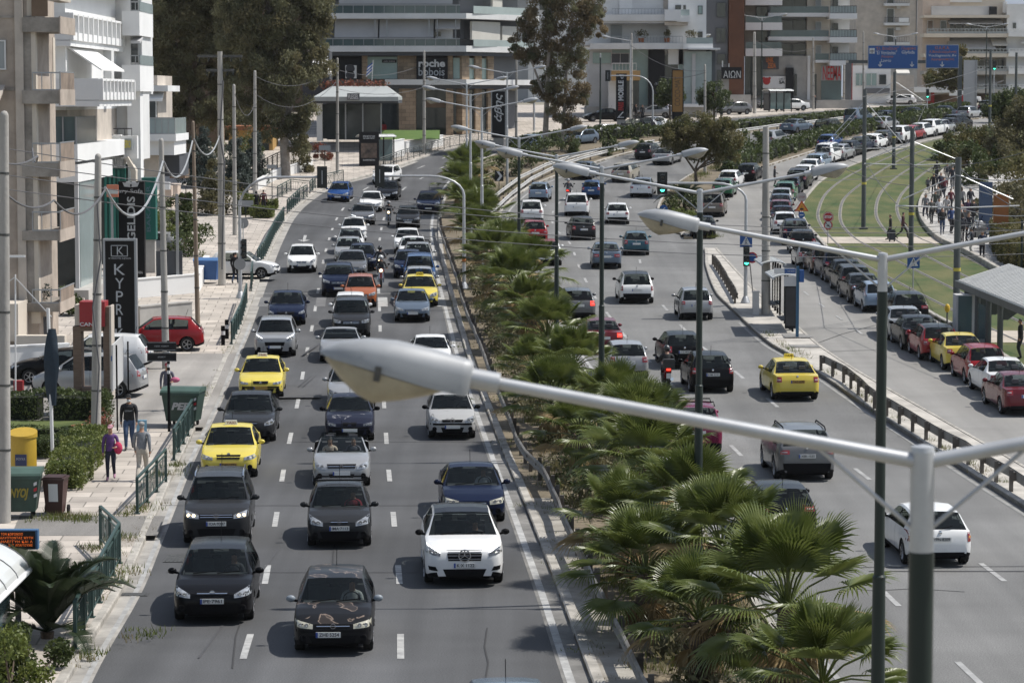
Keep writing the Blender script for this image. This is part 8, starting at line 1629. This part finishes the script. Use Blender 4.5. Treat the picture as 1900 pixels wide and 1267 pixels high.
# bus shelters
def shelter(label,O,rz,L_,h=2.45,wd=1.5,ad=None,panels=3,roofm=None,post=None,adw=1.2):
 root=thing("bus_shelter",label,"bus shelter",O,rz);roofm=roofm or mat("polycarbonate_roof",(.52,.53,.51),.35,coat=.3);post=post or M_blk;n=8;pts=[]
 for k in range(n+1):a=-.55+1.1*k/n;pts.append((math.sin(a)/math.sin(.55)*wd/2,h+(math.cos(a)-math.cos(.55))*wd*.9/1.1))
 b=MB()
 for(x0,z0),(x1,z1)in zip(pts,pts[1:]):b.prism([(x0,-L_/2,z0),(x1,-L_/2,z1),(x1,-L_/2,z1+.035),(x0,-L_/2,z0+.035)],(0,L_,0))
 b.build("roof",roofm,root,30);b=MB()
 for k in range(5):
  y=-L_/2+L_*k/4
  for(x0,z0),(x1,z1)in zip(pts,pts[1:]):b.beam((x0,y,z0+.04),(x1,y,z1+.04),.045,.02)
 b.build("roof_rib",M_silver,root)
 for s in(-1,1):b=MB();b.tube([(s*wd/2,-L_/2-.03,h),(s*wd/2,L_/2+.03,h)],.055,10);b.build("roof_edge",M_silver,root,50)
 for y in np.linspace(-L_/2+.1,L_/2-.1,panels+1):b=MB();b.box((wd/2-.25,y,h/2),(.09,.09,h));b.build("post",post,root)
 for k in range(panels):y0=-L_/2+.2+(L_-.3)*k/panels;b=MB();b.box2(wd/2-.27,wd/2-.25,y0,y0+(L_-.3)/panels-.1,.3,h-.25);b.build("glass_panel",wm('railglass'),root)
 b=MB();b.box((wd/2-.5,0,.46),(.4,L_*.6,.05));b.build("bench",wm('slate'),root)
 if ad:b=MB();b.box((wd/2-.1-adw/2,-L_/2+.12,1.15),(adw,.16,2.0));o=b.build("poster_case",wm('black'),root);b=MB();b.box((wd/2-.1-adw/2,-L_/2+.03,1.15),(adw*.85,.01,1.75));b.build("poster",ad,o)
 return root
def dirn(a,c):d=c-a;return math.atan2(-d.x,d.y)
A1,A2=P(1437,615,.13),P(1410,580,.13)
M_ad=mat("poster_dark",(.02,.02,.022),.3,col2=(.035,.035,.04),vscale=1.5)
dv=(A2-A1).normalized();sh_rz=dirn(A1,A2)
shelter("nearer curved-roof shelter at the bus stop between the carriageways",P(1450,614,.13),sh_rz,4.2,wd=1.15,ad=M_ad,adw=.5);shelter("farther curved-roof shelter at the bus stop between the carriageways",P(1428,584,.13),sh_rz,4.2,wd=1.15)
p=P(1477,632,.13);t=thing("bus_stop_sign","tall blue bus stop post with boards beside the nearer shelter","bus stop sign",p);z=lambda y:(Q(0,y,p.y)-p).z;b=MB();b.box((.05,0,z(494)/2),(.13,.13,z(494)));b.build("post",mat("stop_blue",(.02,.09,.17),.5),t)
for y0,y1,m,w_ in((498,508,wm('white2'),1.0),(513,531,wm('grey'),.55)):b=MB();b.box((-.02-w_/2,-.02,(z(y0)+z(y1))/2),(w_,.05,abs(z(y0)-z(y1))));o=b.build("board",m,t);
b=MB();b.box((-.30,-.05,z(503)),(.5,.02,.2));b.build("name_strip",M_sblue,o);text("stop_lettering","Γ. ΧΑΛΚΙΔΗ",.1,M_lw,(-.30,-.065,z(503)),(R(90),0,0),o,width=.4)
b=MB();b.box((.22,-.02,z(512)),(.2,.3,.55));b.build("ticket_box",M_sblue,t)
p=P(1468,618,.13);t=thing("litter_bin","green litter bin with an orange top at the bus stop","bin",p);b=MB();b.prism([(-.18,-.18,.35),(.18,-.18,.35),(.18,.18,.35),(-.18,.18,.35)],(0,0,.6));b.build("bin_body",mat("bin_green",(.03,.16,.04),.5),t);b=MB();b.box((0,0,1.02),(.42,.42,.16));b.build("lid",mat("bin_orange",(.40,.10,.03),.5),t);b=MB();b.box((0,.1,.2),(.08,.08,.4));b.build("leg",M_iron,t)
p=P(1402,589,.13);b=MB();b.box((0,0,.55),(.3,.4,1.1));b.box((0,0,1.12),(.36,.46,.05));o=b.build("utility_cabinet",wm('grey'),None,None,p);tag(o,"grey utility cabinet beside the pole at the bus stop","cabinet")
poster=mat("poster_figure",(.015,.016,.018),.25,col2=(.20,.14,.11),vscale=1.1)
s=shelter("small black poster shelter with a curved roof below the glass pavilion",P(698,308,.14),R(-62),3.2,ad=None);O2=P(685,311,.14);b=MB();b.box((0,0,1.5),(1.75,.3,3.0));t=b.build("poster_stand",wm('black'),None,None,O2);tag(t,"black illuminated poster stand with white lines of text on the pavement","poster stand");b=MB();b.box((0,-.16,1.35),(1.4,.02,1.3));b.build("poster",poster,t)
for z_,body in((2.6,"ΕΠΙΛΕΓΟΥΜΕ"),(2.42,"ΑΣΦΑΛΕΙΑ ΠΑΝΤΟΥ"),(.5,"ΕΛΛΗΝΙΚΗ ΠΟΙΟΤΗΤΑ")):text("poster_lettering",body,.15,M_lg,(0,-.175,z_),(R(90),0,0),t,width=1.05,bold=.01)
shelter("dark bus shelter with a curved roof beyond the median hedge",P(1443,210,.14),R(-60),3.4,ad=M_ad);
# tram stop at the right edge
p0=P(1842,664,.12);t=thing("tram_shelter","tram stop shelter with a ribbed white wing roof at the right edge","tram shelter",p0);Y=p0.y;zz2=lambda py:(Q(0,py,Y)-p0).z;xx2=lambda px:(Q(px,0,Y)-p0).x
dvec=(P(1960,700,.1)-P(1800,600,.1));dvec.z=0;dvec.normalize();nv=Vector((dvec.y,-dvec.x,0));zr=zz2(545)
for s,zt_,nm in((1,.55,"roof_wing"),(-1,.75,"roof_wing")):
 b=MB();a=Vector((xx2(1842),5,zr));e=a+dvec*-1*-16;a=a-dvec*3
 for k in range(40):
  q0=a+dvec*(19*k/40);q1=a+dvec*(19*(k+.72)/40);up0=Vector((0,0,zt_));b.prism([q0,q1,q1+nv*s*2.3*(-1 if s<0 else-1)*(1 if s>0 else-1)+up0,q0+nv*s*2.3*(-1 if s<0 else-1)*(1 if s>0 else-1)+up0],(0,0,.06))
 b.build(nm,mat("ribbed_roof",(.44,.44,.42),.6,var=.12,vscale=2),t)
b=MB();a=Vector((xx2(1842),5,zr-.1))-dvec*3;b.beam(a,a+dvec*19,.35,.3);b.build("roof_beam",M_tram,t)
for k in(2.4,5.2,8.0,10.8):b=MB();q=a+dvec*k;b.tube([(q.x,q.y,0),(q.x,q.y,zr)],.13,10);b.prism([(q.x,q.y,zr-.9),(q.x,q.y,zr-.1),(q.x-nv.x*1.8,q.y-nv.y*1.8,zr+.3),(q.x-nv.x*.2,q.y-nv.y*.2,zr-.9)],(.12,0,0));b.build("column",M_tram,t,40)
b=MB();q=a+dvec*3.6;b.box((q.x,q.y,1.15),(1.5,.9,2.3));o=b.build("kiosk",wm('grey'),t);b=MB();b.box((q.x-.35,q.y-.46,1.3),(.6,.03,1.9));b.build("glass_panel",wm('railglass'),o);b=MB();b.box((q.x+.4,q.y-.46,1.1),(.5,.03,1.5));b.build("notice",wm('white2'),o)
b=MB();q=a+dvec*6.6;b.box((q.x,q.y,1.1),(.1,1.8,1.9));b.build("glass_panel",wm('railglass'),t)
p=P(1789,640,.12);b=MB();b.box((0,0,.55),(.55,.5,1.1));b.box((0,0,1.12),(.6,.55,.05));tag(b.build("litter_bin",wm('black'),None,None,p),"black litter bin left of the tram shelter kiosk","bin")
p=P(1757,622,.12);t=thing("crossing_beacon","small yellow round beacon behind the parked black saloon","beacon",p);b=MB();b.tube([(0,0,0),(0,0,1.0)],.04,8);b.build("post",M_iron,t);b=MB();b.sphere((0,0,1.12),.16,12,0,(.8,.5,1.3));b.build("beacon_head",mat("beacon_yellow",(.6,.38,.02),.4),t,60)
t=totem("dark blue information board behind the crowd",P(1832,440).y,1818,1842,338,445,mat("board_blue",(.03,.055,.11),.5),.3);bt(t,P(1832,440).y,1822,1834,357,366,"ΤΡΑΜ",mat("letter_faintblue",(.08,.14,.25)),-.03)
t=totem("tall orange-brown board at the right of the crowd",P(1858,470).y,1845,1872,362,470,mat("board_rust",(.24,.085,.02),.7,var=.15,vscale=.8),.4);bt(t,P(1858,470).y,1853,1863,374,424,"?",mat("letter_rustdark",(.07,.05,.06)),-.03)if 0 else None
p=P(1895,520,.14);b=MB();b.tube([(0,0,0),(0,0,3.2)],.07,8);tag(b.build("post",M_pgreen,None,50,p),"dark green post on the promenade at the right edge","post")
# lower left shelter and display
M_led2=mat("led_orange",(.5,.1,.01),.4,emit=(1.0,.20,.03),es=.5)
Y=57;t=thing("bus_shelter","pale curved shelter roof on a black post in the lower left corner","bus shelter",Vector((Q(0,0,Y).x,Y,0)));O=Vector(t.location);b=MB();prof=[]
for k in range(11):a=R(8+76*(1-k/10));prof.append((-2.48+2.62*math.cos(R(5+80*(1-k/10))),1.62+.95*math.sin(R(5+80*(1-k/10)))))
for(x0,z0),(x1,z1)in zip(prof,prof[1:]):b.prism([(x0,-2.3,z0),(x1,-2.3,z1),(x1,-2.3,z1+.03),(x0,-2.3,z0+.03)],(0,4.0,0))
b.build("roof",mat("shelter_roof_pale",(.56,.57,.55),.35,coat=.3,var=.05,vscale=2),t,30);b=MB();b.tube([(prof[-1][0],-2.35,prof[-1][1]),(prof[-1][0],1.75,prof[-1][1])],.06,12);b.build("roof_edge",wm('white'),t,50)
b=MB()
for y in(-2.3,-1.0,.35,1.7):
 for(x0,z0),(x1,z1)in zip(prof,prof[1:]):b.beam((x0,y,z0+.04),(x1,y,z1+.04),.03,.02)
b.build("roof_rib",wm('slate'),t)
b=MB();b.box2(-.35,.15,-2.3,-2.1,-3.2,1.62);b.build("post",mat("shelter_black",(.008,.008,.009),.35),t);b=MB();b.box2(-.3,-.28,-2.0,1.6,.3,1.5);b.build("glass_panel",wm('railglass'),t)
Y=60;t=thing("display_board","electronic display with four lines of orange Greek letters above the shelter roof","display",Vector((Q(20,0,Y).x,Y,0)));O=Vector(t.location);gb(t,O,Y,"case",-90,69.5,983,1019,0,.2,mat("display_blue",(.05,.13,.26),.45));gb(t,O,Y,"screen",-88,65.5,985,1017,-.02,-.002,wm('black'));gb(t,O,Y,"post",30,36,1019,1300,.05,.12,M_iron)
for y0,body,a,c in((990,"ΤΟΝ ΚΟΡΩΝΟΙΟ",2,43),(997,"ΑΣ ΚΑΛΥΠΤΟΝΤΑΣ ΜΥΤΗ",-14,62),(1004,"ΑΛΛΗΛΕΓΓΥΗ ΚΑΙ Λ",-14,61),(1010.5,"ΣΑΣ ΑΠΑΙΤΟΥΜΕ",16,61)):bt(t,Y,a,c,y0-2.3,y0+2.3,body,M_led2,-.03,spacing=1.1)
# bins and boxes on the left pavement
M_bing=mat("dumpster_green",(.030,.062,.048),.55,var=.25,vscale=2)
def dumpster(label,p,rz,tagtxt,tagm,red=1):
 t=thing("dumpster",label,"dumpster",p,rz,"green dumpsters on the left pavement");b=MB();lo,hi=(.52,.40),(.66,.52)
 b.add([(-lo[0],-lo[1],.2),(lo[0],-lo[1],.2),(lo[0],lo[1],.2),(-lo[0],lo[1],.2),(-hi[0],-hi[1],1.2),(hi[0],-hi[1],1.2),(hi[0],hi[1],1.2),(-hi[0],hi[1],1.2)],[(3,2,1,0),(0,1,5,4),(1,2,6,5),(2,3,7,6),(3,0,4,7),(4,5,6,7)]);b.box((0,-hi[1]-.02,1.16),(hi[0]*2+.08,.06,.1));b.build("container",M_bing,t)
 b=MB();b.prism([(-.69,-.56,1.2),(-.69,.55,1.2),(-.69,.5,1.34),(-.69,-.2,1.38),(-.69,-.52,1.27)],(1.38,0,0));b.build("lid",mat("dumpster_lid",(.055,.10,.08),.5,var=.15,vscale=2),t)
 for x in(-.42,.42):
  for y in(-.3,.3):b=MB();b.lathe([(.03,-.03),(.10,-.03),(.10,.03),(.03,.03)],14,(x,y,.10),axis='X');b.beam((x,y,.1),(x,y,.22),.06,.05);b.build("caster",M_tyre,t)
 me=text("graffiti",tagtxt,.34,tagm,(0,-.485,.72),(R(97),0,0),t,width=.66,bold=.015,shear=.3)
 for k in range(3):b=MB();b.prism([(.50,-.505,.6+k*.16),(.585,-.505,.64+k*.16),(.585,-.512,.73+k*.16),(.50,-.512,.69+k*.16)],(0,-.006,0));b.build("reflector_stripe",M_sred if k%2 else M_lw,t)
 return t
dumpster("green dumpster behind the concrete pole at the far left edge",P(33,968,.14),R(4),"ONYOJ",mat("spray_yellow",(.30,.24,.04),.7));dumpster("green dumpster with white graffiti beside the railing",P(341,797,.14),R(-8),"PER",M_lg)
p=P(104,962,.14);t=thing("wheelie_bin","dark red-brown wheelie bin with a white notice on its front","bin",p,R(-3));b=MB();b.add([(-.22,-.26,.05),(.22,-.26,.05),(.22,.2,.05),(-.22,.2,.05),(-.29,-.36,.98),(.29,-.36,.98),(.29,.36,.98),(-.29,.36,.98)],[(3,2,1,0),(0,1,5,4),(1,2,6,5),(2,3,7,6),(3,0,4,7),(4,5,6,7)]);b.build("container",mat("bin_maroon",(.050,.018,.015),.5),t);b=MB();b.box((0,-.02,1.01),(.64,.80,.05));b.box((0,-.05,1.05),(.52,.66,.04));b.build("lid",mat("bin_lid",(.045,.02,.017),.5),t)
for x in(-.31,.31):b=MB();b.lathe([(.03,-.03),(.12,-.03),(.12,.03),(.03,.03)],14,(x,.2,.12),axis='X');b.build("wheel",M_tyre,t)
b=MB();b.add([(-.13,-.305,.38),(.13,-.305,.38),(.13,-.352,.88),(-.13,-.352,.88)],[(0,1,2,3)]);b.build("notice",wm('white'),t)
p=P(44,905,.14);t=thing("recycling_booth","yellow clothes collection box with a round sloping lid","collection box",p);M_boxy=mat("booth_yellow",(.42,.27,.025),.55,var=.1,vscale=2);z=lambda y:(Q(0,y,p.y)-p).z
b=MB();b.lathe([(.40,0),(.40,1.42)],24);b.build("box_body",M_boxy,t,40);b=MB();n=24;lo_=[(math.cos(2*math.pi*k/n)*.43,math.sin(2*math.pi*k/n)*.43,1.40)for k in range(n)];hi_=[(x,y,1.55+y*.22)for x,y,_ in lo_];b.add(lo_+hi_,[(k,(k+1)%n,n+(k+1)%n,n+k)for k in range(n)]+[tuple(range(n,2*n))]);b.build("lid",M_boxy,t,40);b=MB();b.box((0,-.40,.75),(.34,.04,.34));o=b.build("plate",mat("plate_navy",(.02,.03,.09),.5),t);text("plate_lettering","ΡΟΥΧΑ",.1,M_lg,(0,-.425,.78),(R(90),0,0),o,width=.26)
p=P(35,737,.14);b=MB();b.box((0,0,.3),(.35,.3,.4));b.box((0,0,.05),(.1,.1,.1));b.box((0,-.155,.42),(.2,.01,.04));tag(b.build("mail_box",mat("box_red",(.28,.015,.02),.5),None,None,p),"small red box at the end of the long hedge","box")
p=P(386,530,.14);t=thing("dumpster","blue recycling dumpster behind the crossarm pole","dumpster",p,R(-10));b=MB();b.add([(-.55,-.4,.2),(.55,-.4,.2),(.55,.4,.2),(-.55,.4,.2),(-.68,-.52,1.25),(.68,-.52,1.25),(.68,.52,1.25),(-.68,.52,1.25)],[(3,2,1,0),(0,1,5,4),(1,2,6,5),(2,3,7,6),(3,0,4,7),(4,5,6,7)]);b.build("container",mat("dumpster_blue",(.03,.10,.28),.5),t);b=MB();b.prism([(-.7,-.55,1.25),(-.7,.55,1.25),(-.7,.5,1.36),(-.7,-.3,1.4)],(1.4,0,0));b.build("lid",mat("dumpster_blue_lid",(.06,.16,.36),.5),t)
for px,py,top,lab in((44,645,612,"tall tapered planter with a small olive tree, nearest the left edge"),(80,645,572,"tall tapered planter with a small olive tree behind the flagpole's left"),(86,645,570,"")):
 if lab:p=P(px,py,.5);t=thing("planter",lab,"planter",p);b=MB();b.lathe([(.20,0),(.34,.85),(.30,.85),(.28,.75),(.001,.75)],4);b.build("pot",wm('dkgrey'),t);b=MB();b.tube([(0,0,.7),(.02,0,1.7)],.025,6);b.build("trunk",M_bark,t);b=MB();cards(b,[((0,0,2.0),(.5,.5,.4))],300,0,.12,rng);b.build("crown",L_blue,t)
p=P(98,862,.14);t=thing("flagpole","white flagpole with a furled dark blue flag","flagpole",p);z=lambda y:(Q(0,y,p.y)-p).z;b=MB();b.tube([(0,0,0),(-.08,0,z(572))],.055,10);b.build("pole",wm('white2'),t,50);b=MB();pts=[]
for k in range(9):
 zz_=z(610)-(z(610)-z(752))*k/8;w_=.05+.14*math.sin(math.pi*min(1,k/8*.8+.12));pts.append([(math.cos(a)*w_*(1+.5*math.cos(3*a+k*.5))+.03*k/8,math.sin(a)*w_*.6,zz_)for a in[2*math.pi*j/12 for j in range(12)]])
b.add([q for r_ in pts for q in r_],[(i*12+j,i*12+(j+1)%12,(i+1)*12+(j+1)%12,(i+1)*12+j)for i in range(8)for j in range(12)]);b.build("flag",mat("flag_navy",(.012,.025,.04),.8,var=.2,vscale=6),t,60)
p=P(29,742,.14);b=MB();b.tube([(0,0,0),(.06,0,4.6)],.03,8);b.beam((.04,0,4.5),(1.4,0,3.0),.03,.03);b.beam((.04,0,4.5),(-1.2,0,3.6),.03,.03);tag(b.build("awning_mast",wm('white2'),None,50,p),"thin white mast with two stays at the left edge of the forecourt","mast")
p=P(692,262,.14);t=thing("flag","blue and white striped flag on a short staff above the pavilion roof","flag",Q(690,150,262));b=MB();b.tube([(0,0,0),(.12,0,1.9)],.03,6);b.build("staff",wm('white2'),t);b=MB();vs=[]
for j in range(7):
 for i in range(7):u,v=i/6,j/6;vs.append((.12-u*.55-v*.12,math.sin(u*5)*.08,1.75-v*.95-u*.5))
b.v=vs;b.f=[(j*7+i,j*7+i+1,(j+1)*7+i+1,(j+1)*7+i)for j in range(6)for i in range(6)];b.m=[(j+(0 if i>2 or j>3 else 0))%2 for j in range(6)for i in range(6)];b.build("cloth",[mat("flag_blue",(.03,.10,.36),.8),wm('white')],t,60)
for px,py,lab in((152,812,"terracotta bowl on the lawn beside the concrete pole"),):p=P(px,py,.16);b=MB();b.lathe([(.001,0),(.16,0),(.36,.22),(.38,.27),(.33,.27),(.28,.2),(.001,.16)],16);b.box((0,0,.02),(.4,.4,.04));tag(b.build("plant_bowl",wm('tile'),None,40,p),lab,"bowl")
for px,py,lab in((414,646,"short black and white bollard nearest the forecourt"),(421,634,"short black and white bollard nearer the green railing")):
 p=P(px,py,.14);t=thing("bollard",lab,"bollard",p,0,"striped bollards by the forecourt");b=MB();b.tube([(0,0,0),(0,0,.85)],.09,10);b.build("post",M_blk,t,50);b=MB();b.lathe([(.095,.45),(.095,.62)],10);b.build("white_band",M_lw,t)
 # walkers on the left pavement
def side(p,px):return p
person("person in a purple hoodie, dark jeans and pink cap walking with a pink bag",P(206,899,.14),(.05,-1),(.10,.045,.16),(.018,.020,.035),(.35,.16,.25),hair='D',walk=.12,h=1.66,arms='one',fingers=True,hat=(.42,.22,.26))
hp=P(206,899,.14);b=MB();b.sphere((.25,-.13,.99),.155,12,0,(.85,.6,1.25));b.tube([(.2,-.05,1.15),(.12,.02,1.38)],.02,6);tag(b.build("shoulder_bag",cloth((.50,.04,.10)),None,60,hp),"bright pink shoulder bag carried by the walker in purple","bag")
r_,J=person("person in an open dark jacket, black T-shirt and blue jeans with a white mask",P(240,842,.14),(.08,-1),(.02,.02,.023),(.05,.085,.16),(.03,.03,.03),hair='D',walk=.2,h=1.80,bulk=1.18,fingers=True,mask=(.62,.66,.68),hat=(.015,.015,.015));b=MB();b.prism([(-.17,.125,.98),(.17,.125,.98),(.15,.135,1.36),(-.15,.135,1.36)],(0,.012,0));o=b.build("tshirt_front",cloth((.012,.012,.014)),r_);text("tshirt_lettering","COMPANY",.07,M_lg,(0,.150,1.25),(R(90),0,R(180)),o,width=.24)
b=MB();b.box((0,0,0),(.34,.10,.42),R(8));tag(b.build("carrier_bag",mat("bag_blue",(.22,.42,.55),.5),None,None,P(240,842,.14)+Vector((.42,-.05,.78))),"light blue carrier bag held by the man in the dark jacket","bag")
person("person in a grey hoodie and cream trousers walking away from the camera",P(264,900,.14),(.06,1),(.20,.21,.225),(.44,.40,.34),(.10,.09,.09),hair='G',walk=.22,h=1.76,bulk=1.12,fingers=True,hat=(.26,.25,.24))
person("person in grey with a dark waistcoat behind the striped sign post",P(311,768,.14),(.1,-1),(.10,.10,.13),(.28,.28,.28),(.3,.3,.3),hair='D',walk=.12,h=1.7,arms='one',fingers=True,hat=(.16,.02,.03))
b=MB();b.sphere((.30,-.12,1.12),.15,10,0,(1.2,.8,.7));tag(b.build("bag",cloth((.45,.12,.2)),None,60,P(311,768,.14)),"pink bundle carried by the person behind the striped sign post","bag")
person("person in a black coat and jeans behind the thin signal mast",P(437,532,.14),(.2,1),(.015,.015,.018),(.04,.06,.11),walk=.18,h=1.75,bulk=1.15,coat=True)
person("person in black beside the tall clipped block hedges",P(476,402,.14),(.1,1),(.015,.015,.018),(.02,.02,.025),walk=.1,h=1.72,long_hair=True);person("person in a burgundy jacket beside the tall clipped block hedges",P(489,398,.14),(.1,1),(.10,.02,.03),(.02,.02,.03),walk=.1,h=1.7)
person("person in a long black coat wheeling a suitcase over the tram tracks",P(1652,449,.12),(-1,.1),(.012,.012,.014),(.02,.02,.025),walk=.2,h=1.68,coat=True,hair='D',arms='down',legw=1.1)
b=MB();b.box((0,0,.42),(.42,.28,.62));b.box((0,0,.76),(.3,.2,.05));b.tube([(.12,0,.7),(.3,0,1.0)],.015,5);b.sphere((-.15,0,.06),.06,8);b.sphere((.15,0,.06),.06,8);tag(b.build("suitcase",cloth((.035,.04,.05)),None,None,P(1655,452,.12)),"dark wheeled suitcase on the tram crossing","suitcase")
person("person in black trousers and a dark red jacket striding over the tram tracks",P(1675,447,.12),(1,.1),(.05,.015,.02),(.015,.015,.02),walk=.36,h=1.78,hair='D')
person("person standing between the queue and the grass with a hand on a car",P(1437,347,.02),(1,-.2),(.03,.03,.035),(.03,.03,.04),walk=0,h=1.74,arms='one')
person("person in a navy jacket holding papers on the promenade",P(1822,487,.14),(-.2,-1),(.02,.03,.06),(.018,.02,.03),walk=.05,h=1.76,arms='phone');person("person with a pale skirt turned towards the crowd on the promenade",P(1803,479,.14),(-1,.2),(.03,.03,.035),(.5,.49,.47),walk=.05,h=1.68);person("dark-haired person waiting under the tram shelter roof",P(1893,672,.12),(-1,.1),(.03,.03,.03),(.03,.03,.035),walk=0,h=1.75,bulk=1.15,arms='down')
crowd=[(1738,342,(.015,.015,.018),(.03,.03,.04),1,"broad person in black at the far end of the crowd"),(1757,345,(.05,.05,.06),(.35,.33,.30),-1,"person in a dark jacket and pale trousers near the path bend"),(1722,362,(.13,.13,.14),(.03,.03,.04),1,"child in grey holding a grown-up's hand"),(1732,366,(.02,.02,.03),(.02,.02,.02),1,"person in a black coat behind the kerb lamp"),(1745,368,(.03,.03,.05),(.02,.02,.03),-1,"person in navy in the middle of the crowd's far half"),(1752,372,(.10,.02,.03),(.03,.03,.04),1,"person in dark red in the crowd's far half"),(1717,412,(.20,.20,.21),(.025,.03,.05),-1,"person in a grey vest walking nearest the grass kerb"),(1728,420,(.10,.10,.09),(.02,.02,.02),1,"person in an olive jacket near the grass kerb"),(1756,415,(.40,.38,.37),(.17,.17,.17),-1,"person in a white and red tracksuit top in the middle"),(1742,418,(.55,.55,.55),(.05,.06,.09),-1,"person with a white top and dark jeans in the middle"),(1748,440,(.03,.03,.03),(.04,.06,.11),-1,"person in black with blue jeans at the near edge of the crowd"),(1765,438,(.03,.06,.16),(.02,.02,.03),-1,"person in a bright blue jacket beside the tram pole"),(1764,398,(.12,.03,.04),(.03,.03,.04),1,"person in burgundy behind the tracksuit wearer"),(1784,398,(.22,.22,.22),(.03,.03,.04),1,"person in light grey right of the tram pole"),(1781,425,(.26,.16,.13),(.03,.03,.03),-1,"person in a peach top right of the tram pole"),(1795,420,(.04,.02,.05),(.05,.05,.05),-1,"person in a dark purple coat facing the camera"),(1790,440,(.10,.10,.10),(.3,.28,.27),-1,"person with pale trousers in front of the purple coat"),(1785,455,(.05,.05,.055),(.02,.02,.03),1,"person seated-looking low at the near right of the crowd"),(1806,420,(.02,.02,.025),(.02,.02,.03),1,"person in black beside the cream-lidded stand"),(1797,452,(.03,.03,.04),(.02,.02,.02),-1,"person in black nearest the promenade kerb on the right"),(1740,392,(.18,.17,.16),(.03,.03,.05),1,"person in beige in the thick of the crowd"),(1735,402,(.05,.06,.05),(.03,.03,.03),-1,"person in dark green in the thick of the crowd"),(1775,372,(.30,.28,.27),(.03,.03,.04),1,"person in cream behind the tram pole"),(1800,398,(.03,.03,.04),(.15,.15,.16),-1,"person in black with grey trousers by the blue board"),(1767,355,(.03,.03,.04),(.03,.03,.04),1,"person in black farthest along the promenade")]
rr=random.Random(4)
for px,py,tp,lg,s,lab in crowd:person(lab,P(px,py,.14),(rr.uniform(-.5,.5),s),tp,lg,hair=rr.choice('DDBG'),walk=rr.choice((.05,.15,.2)),h=1.3 if 'child' in lab else rr.uniform(1.75,1.95),bulk=rr.uniform(.98,1.15),group="people crowding the promenade",arms=rr.choice(('walk','down','one')),long_hair=rr.random()<.3)
for px,py,lab,tp in((1180,226,"person in black standing under the banner mast, left of the pair",(.015,.015,.02)),(1192,227,"person in black standing under the banner mast, right of the pair",(.02,.02,.02)),(1238,222,"person in a white shirt beside the ochre banner",(.5,.5,.55)),(1338,222,"person on the pavement left of the small shelter",(.05,.05,.06)),(1512,205,"person in dark clothes at the stone shop corner",(.02,.02,.03))):person(lab,P(px,py,.14),(.3,-1),tp,(.02,.02,.03),walk=.05,h=1.75,arms='down')
for px,py,c,lab in((1812,452,(.02,.02,.025),"black scooter parked among the crowd, nearer one"),(1822,440,(.35,.35,.36),"silver scooter parked beneath the blue board")):motorcycle(lab,P(px,py,.14),(-.8,-.5),c,scooter=True,lit=False,rearlit=False)
bpy.data.scenes.remove(TS)
# thin air over the whole avenue
b=MB();b.box2(-420,460,-70,640,-1.5,75);hz=struct(b.build("haze",None)if 0 else link("haze",b.mesh("haze",[])),'stuff');m=bpy.data.materials.new("haze_air");m.use_nodes=True;n=m.node_tree;n.nodes.remove(n.nodes["Principled BSDF"]);v=n.nodes.new("ShaderNodeVolumePrincipled");v.inputs["Color"].default_value=(.92,.92,.93,1);v.inputs["Density"].default_value=.00005;v.inputs["Anisotropy"].default_value=.2;n.links.new(v.outputs[0],n.nodes["Material Output"].inputs["Volume"]);hz.data.materials.append(m);hz.display_type='WIRE'
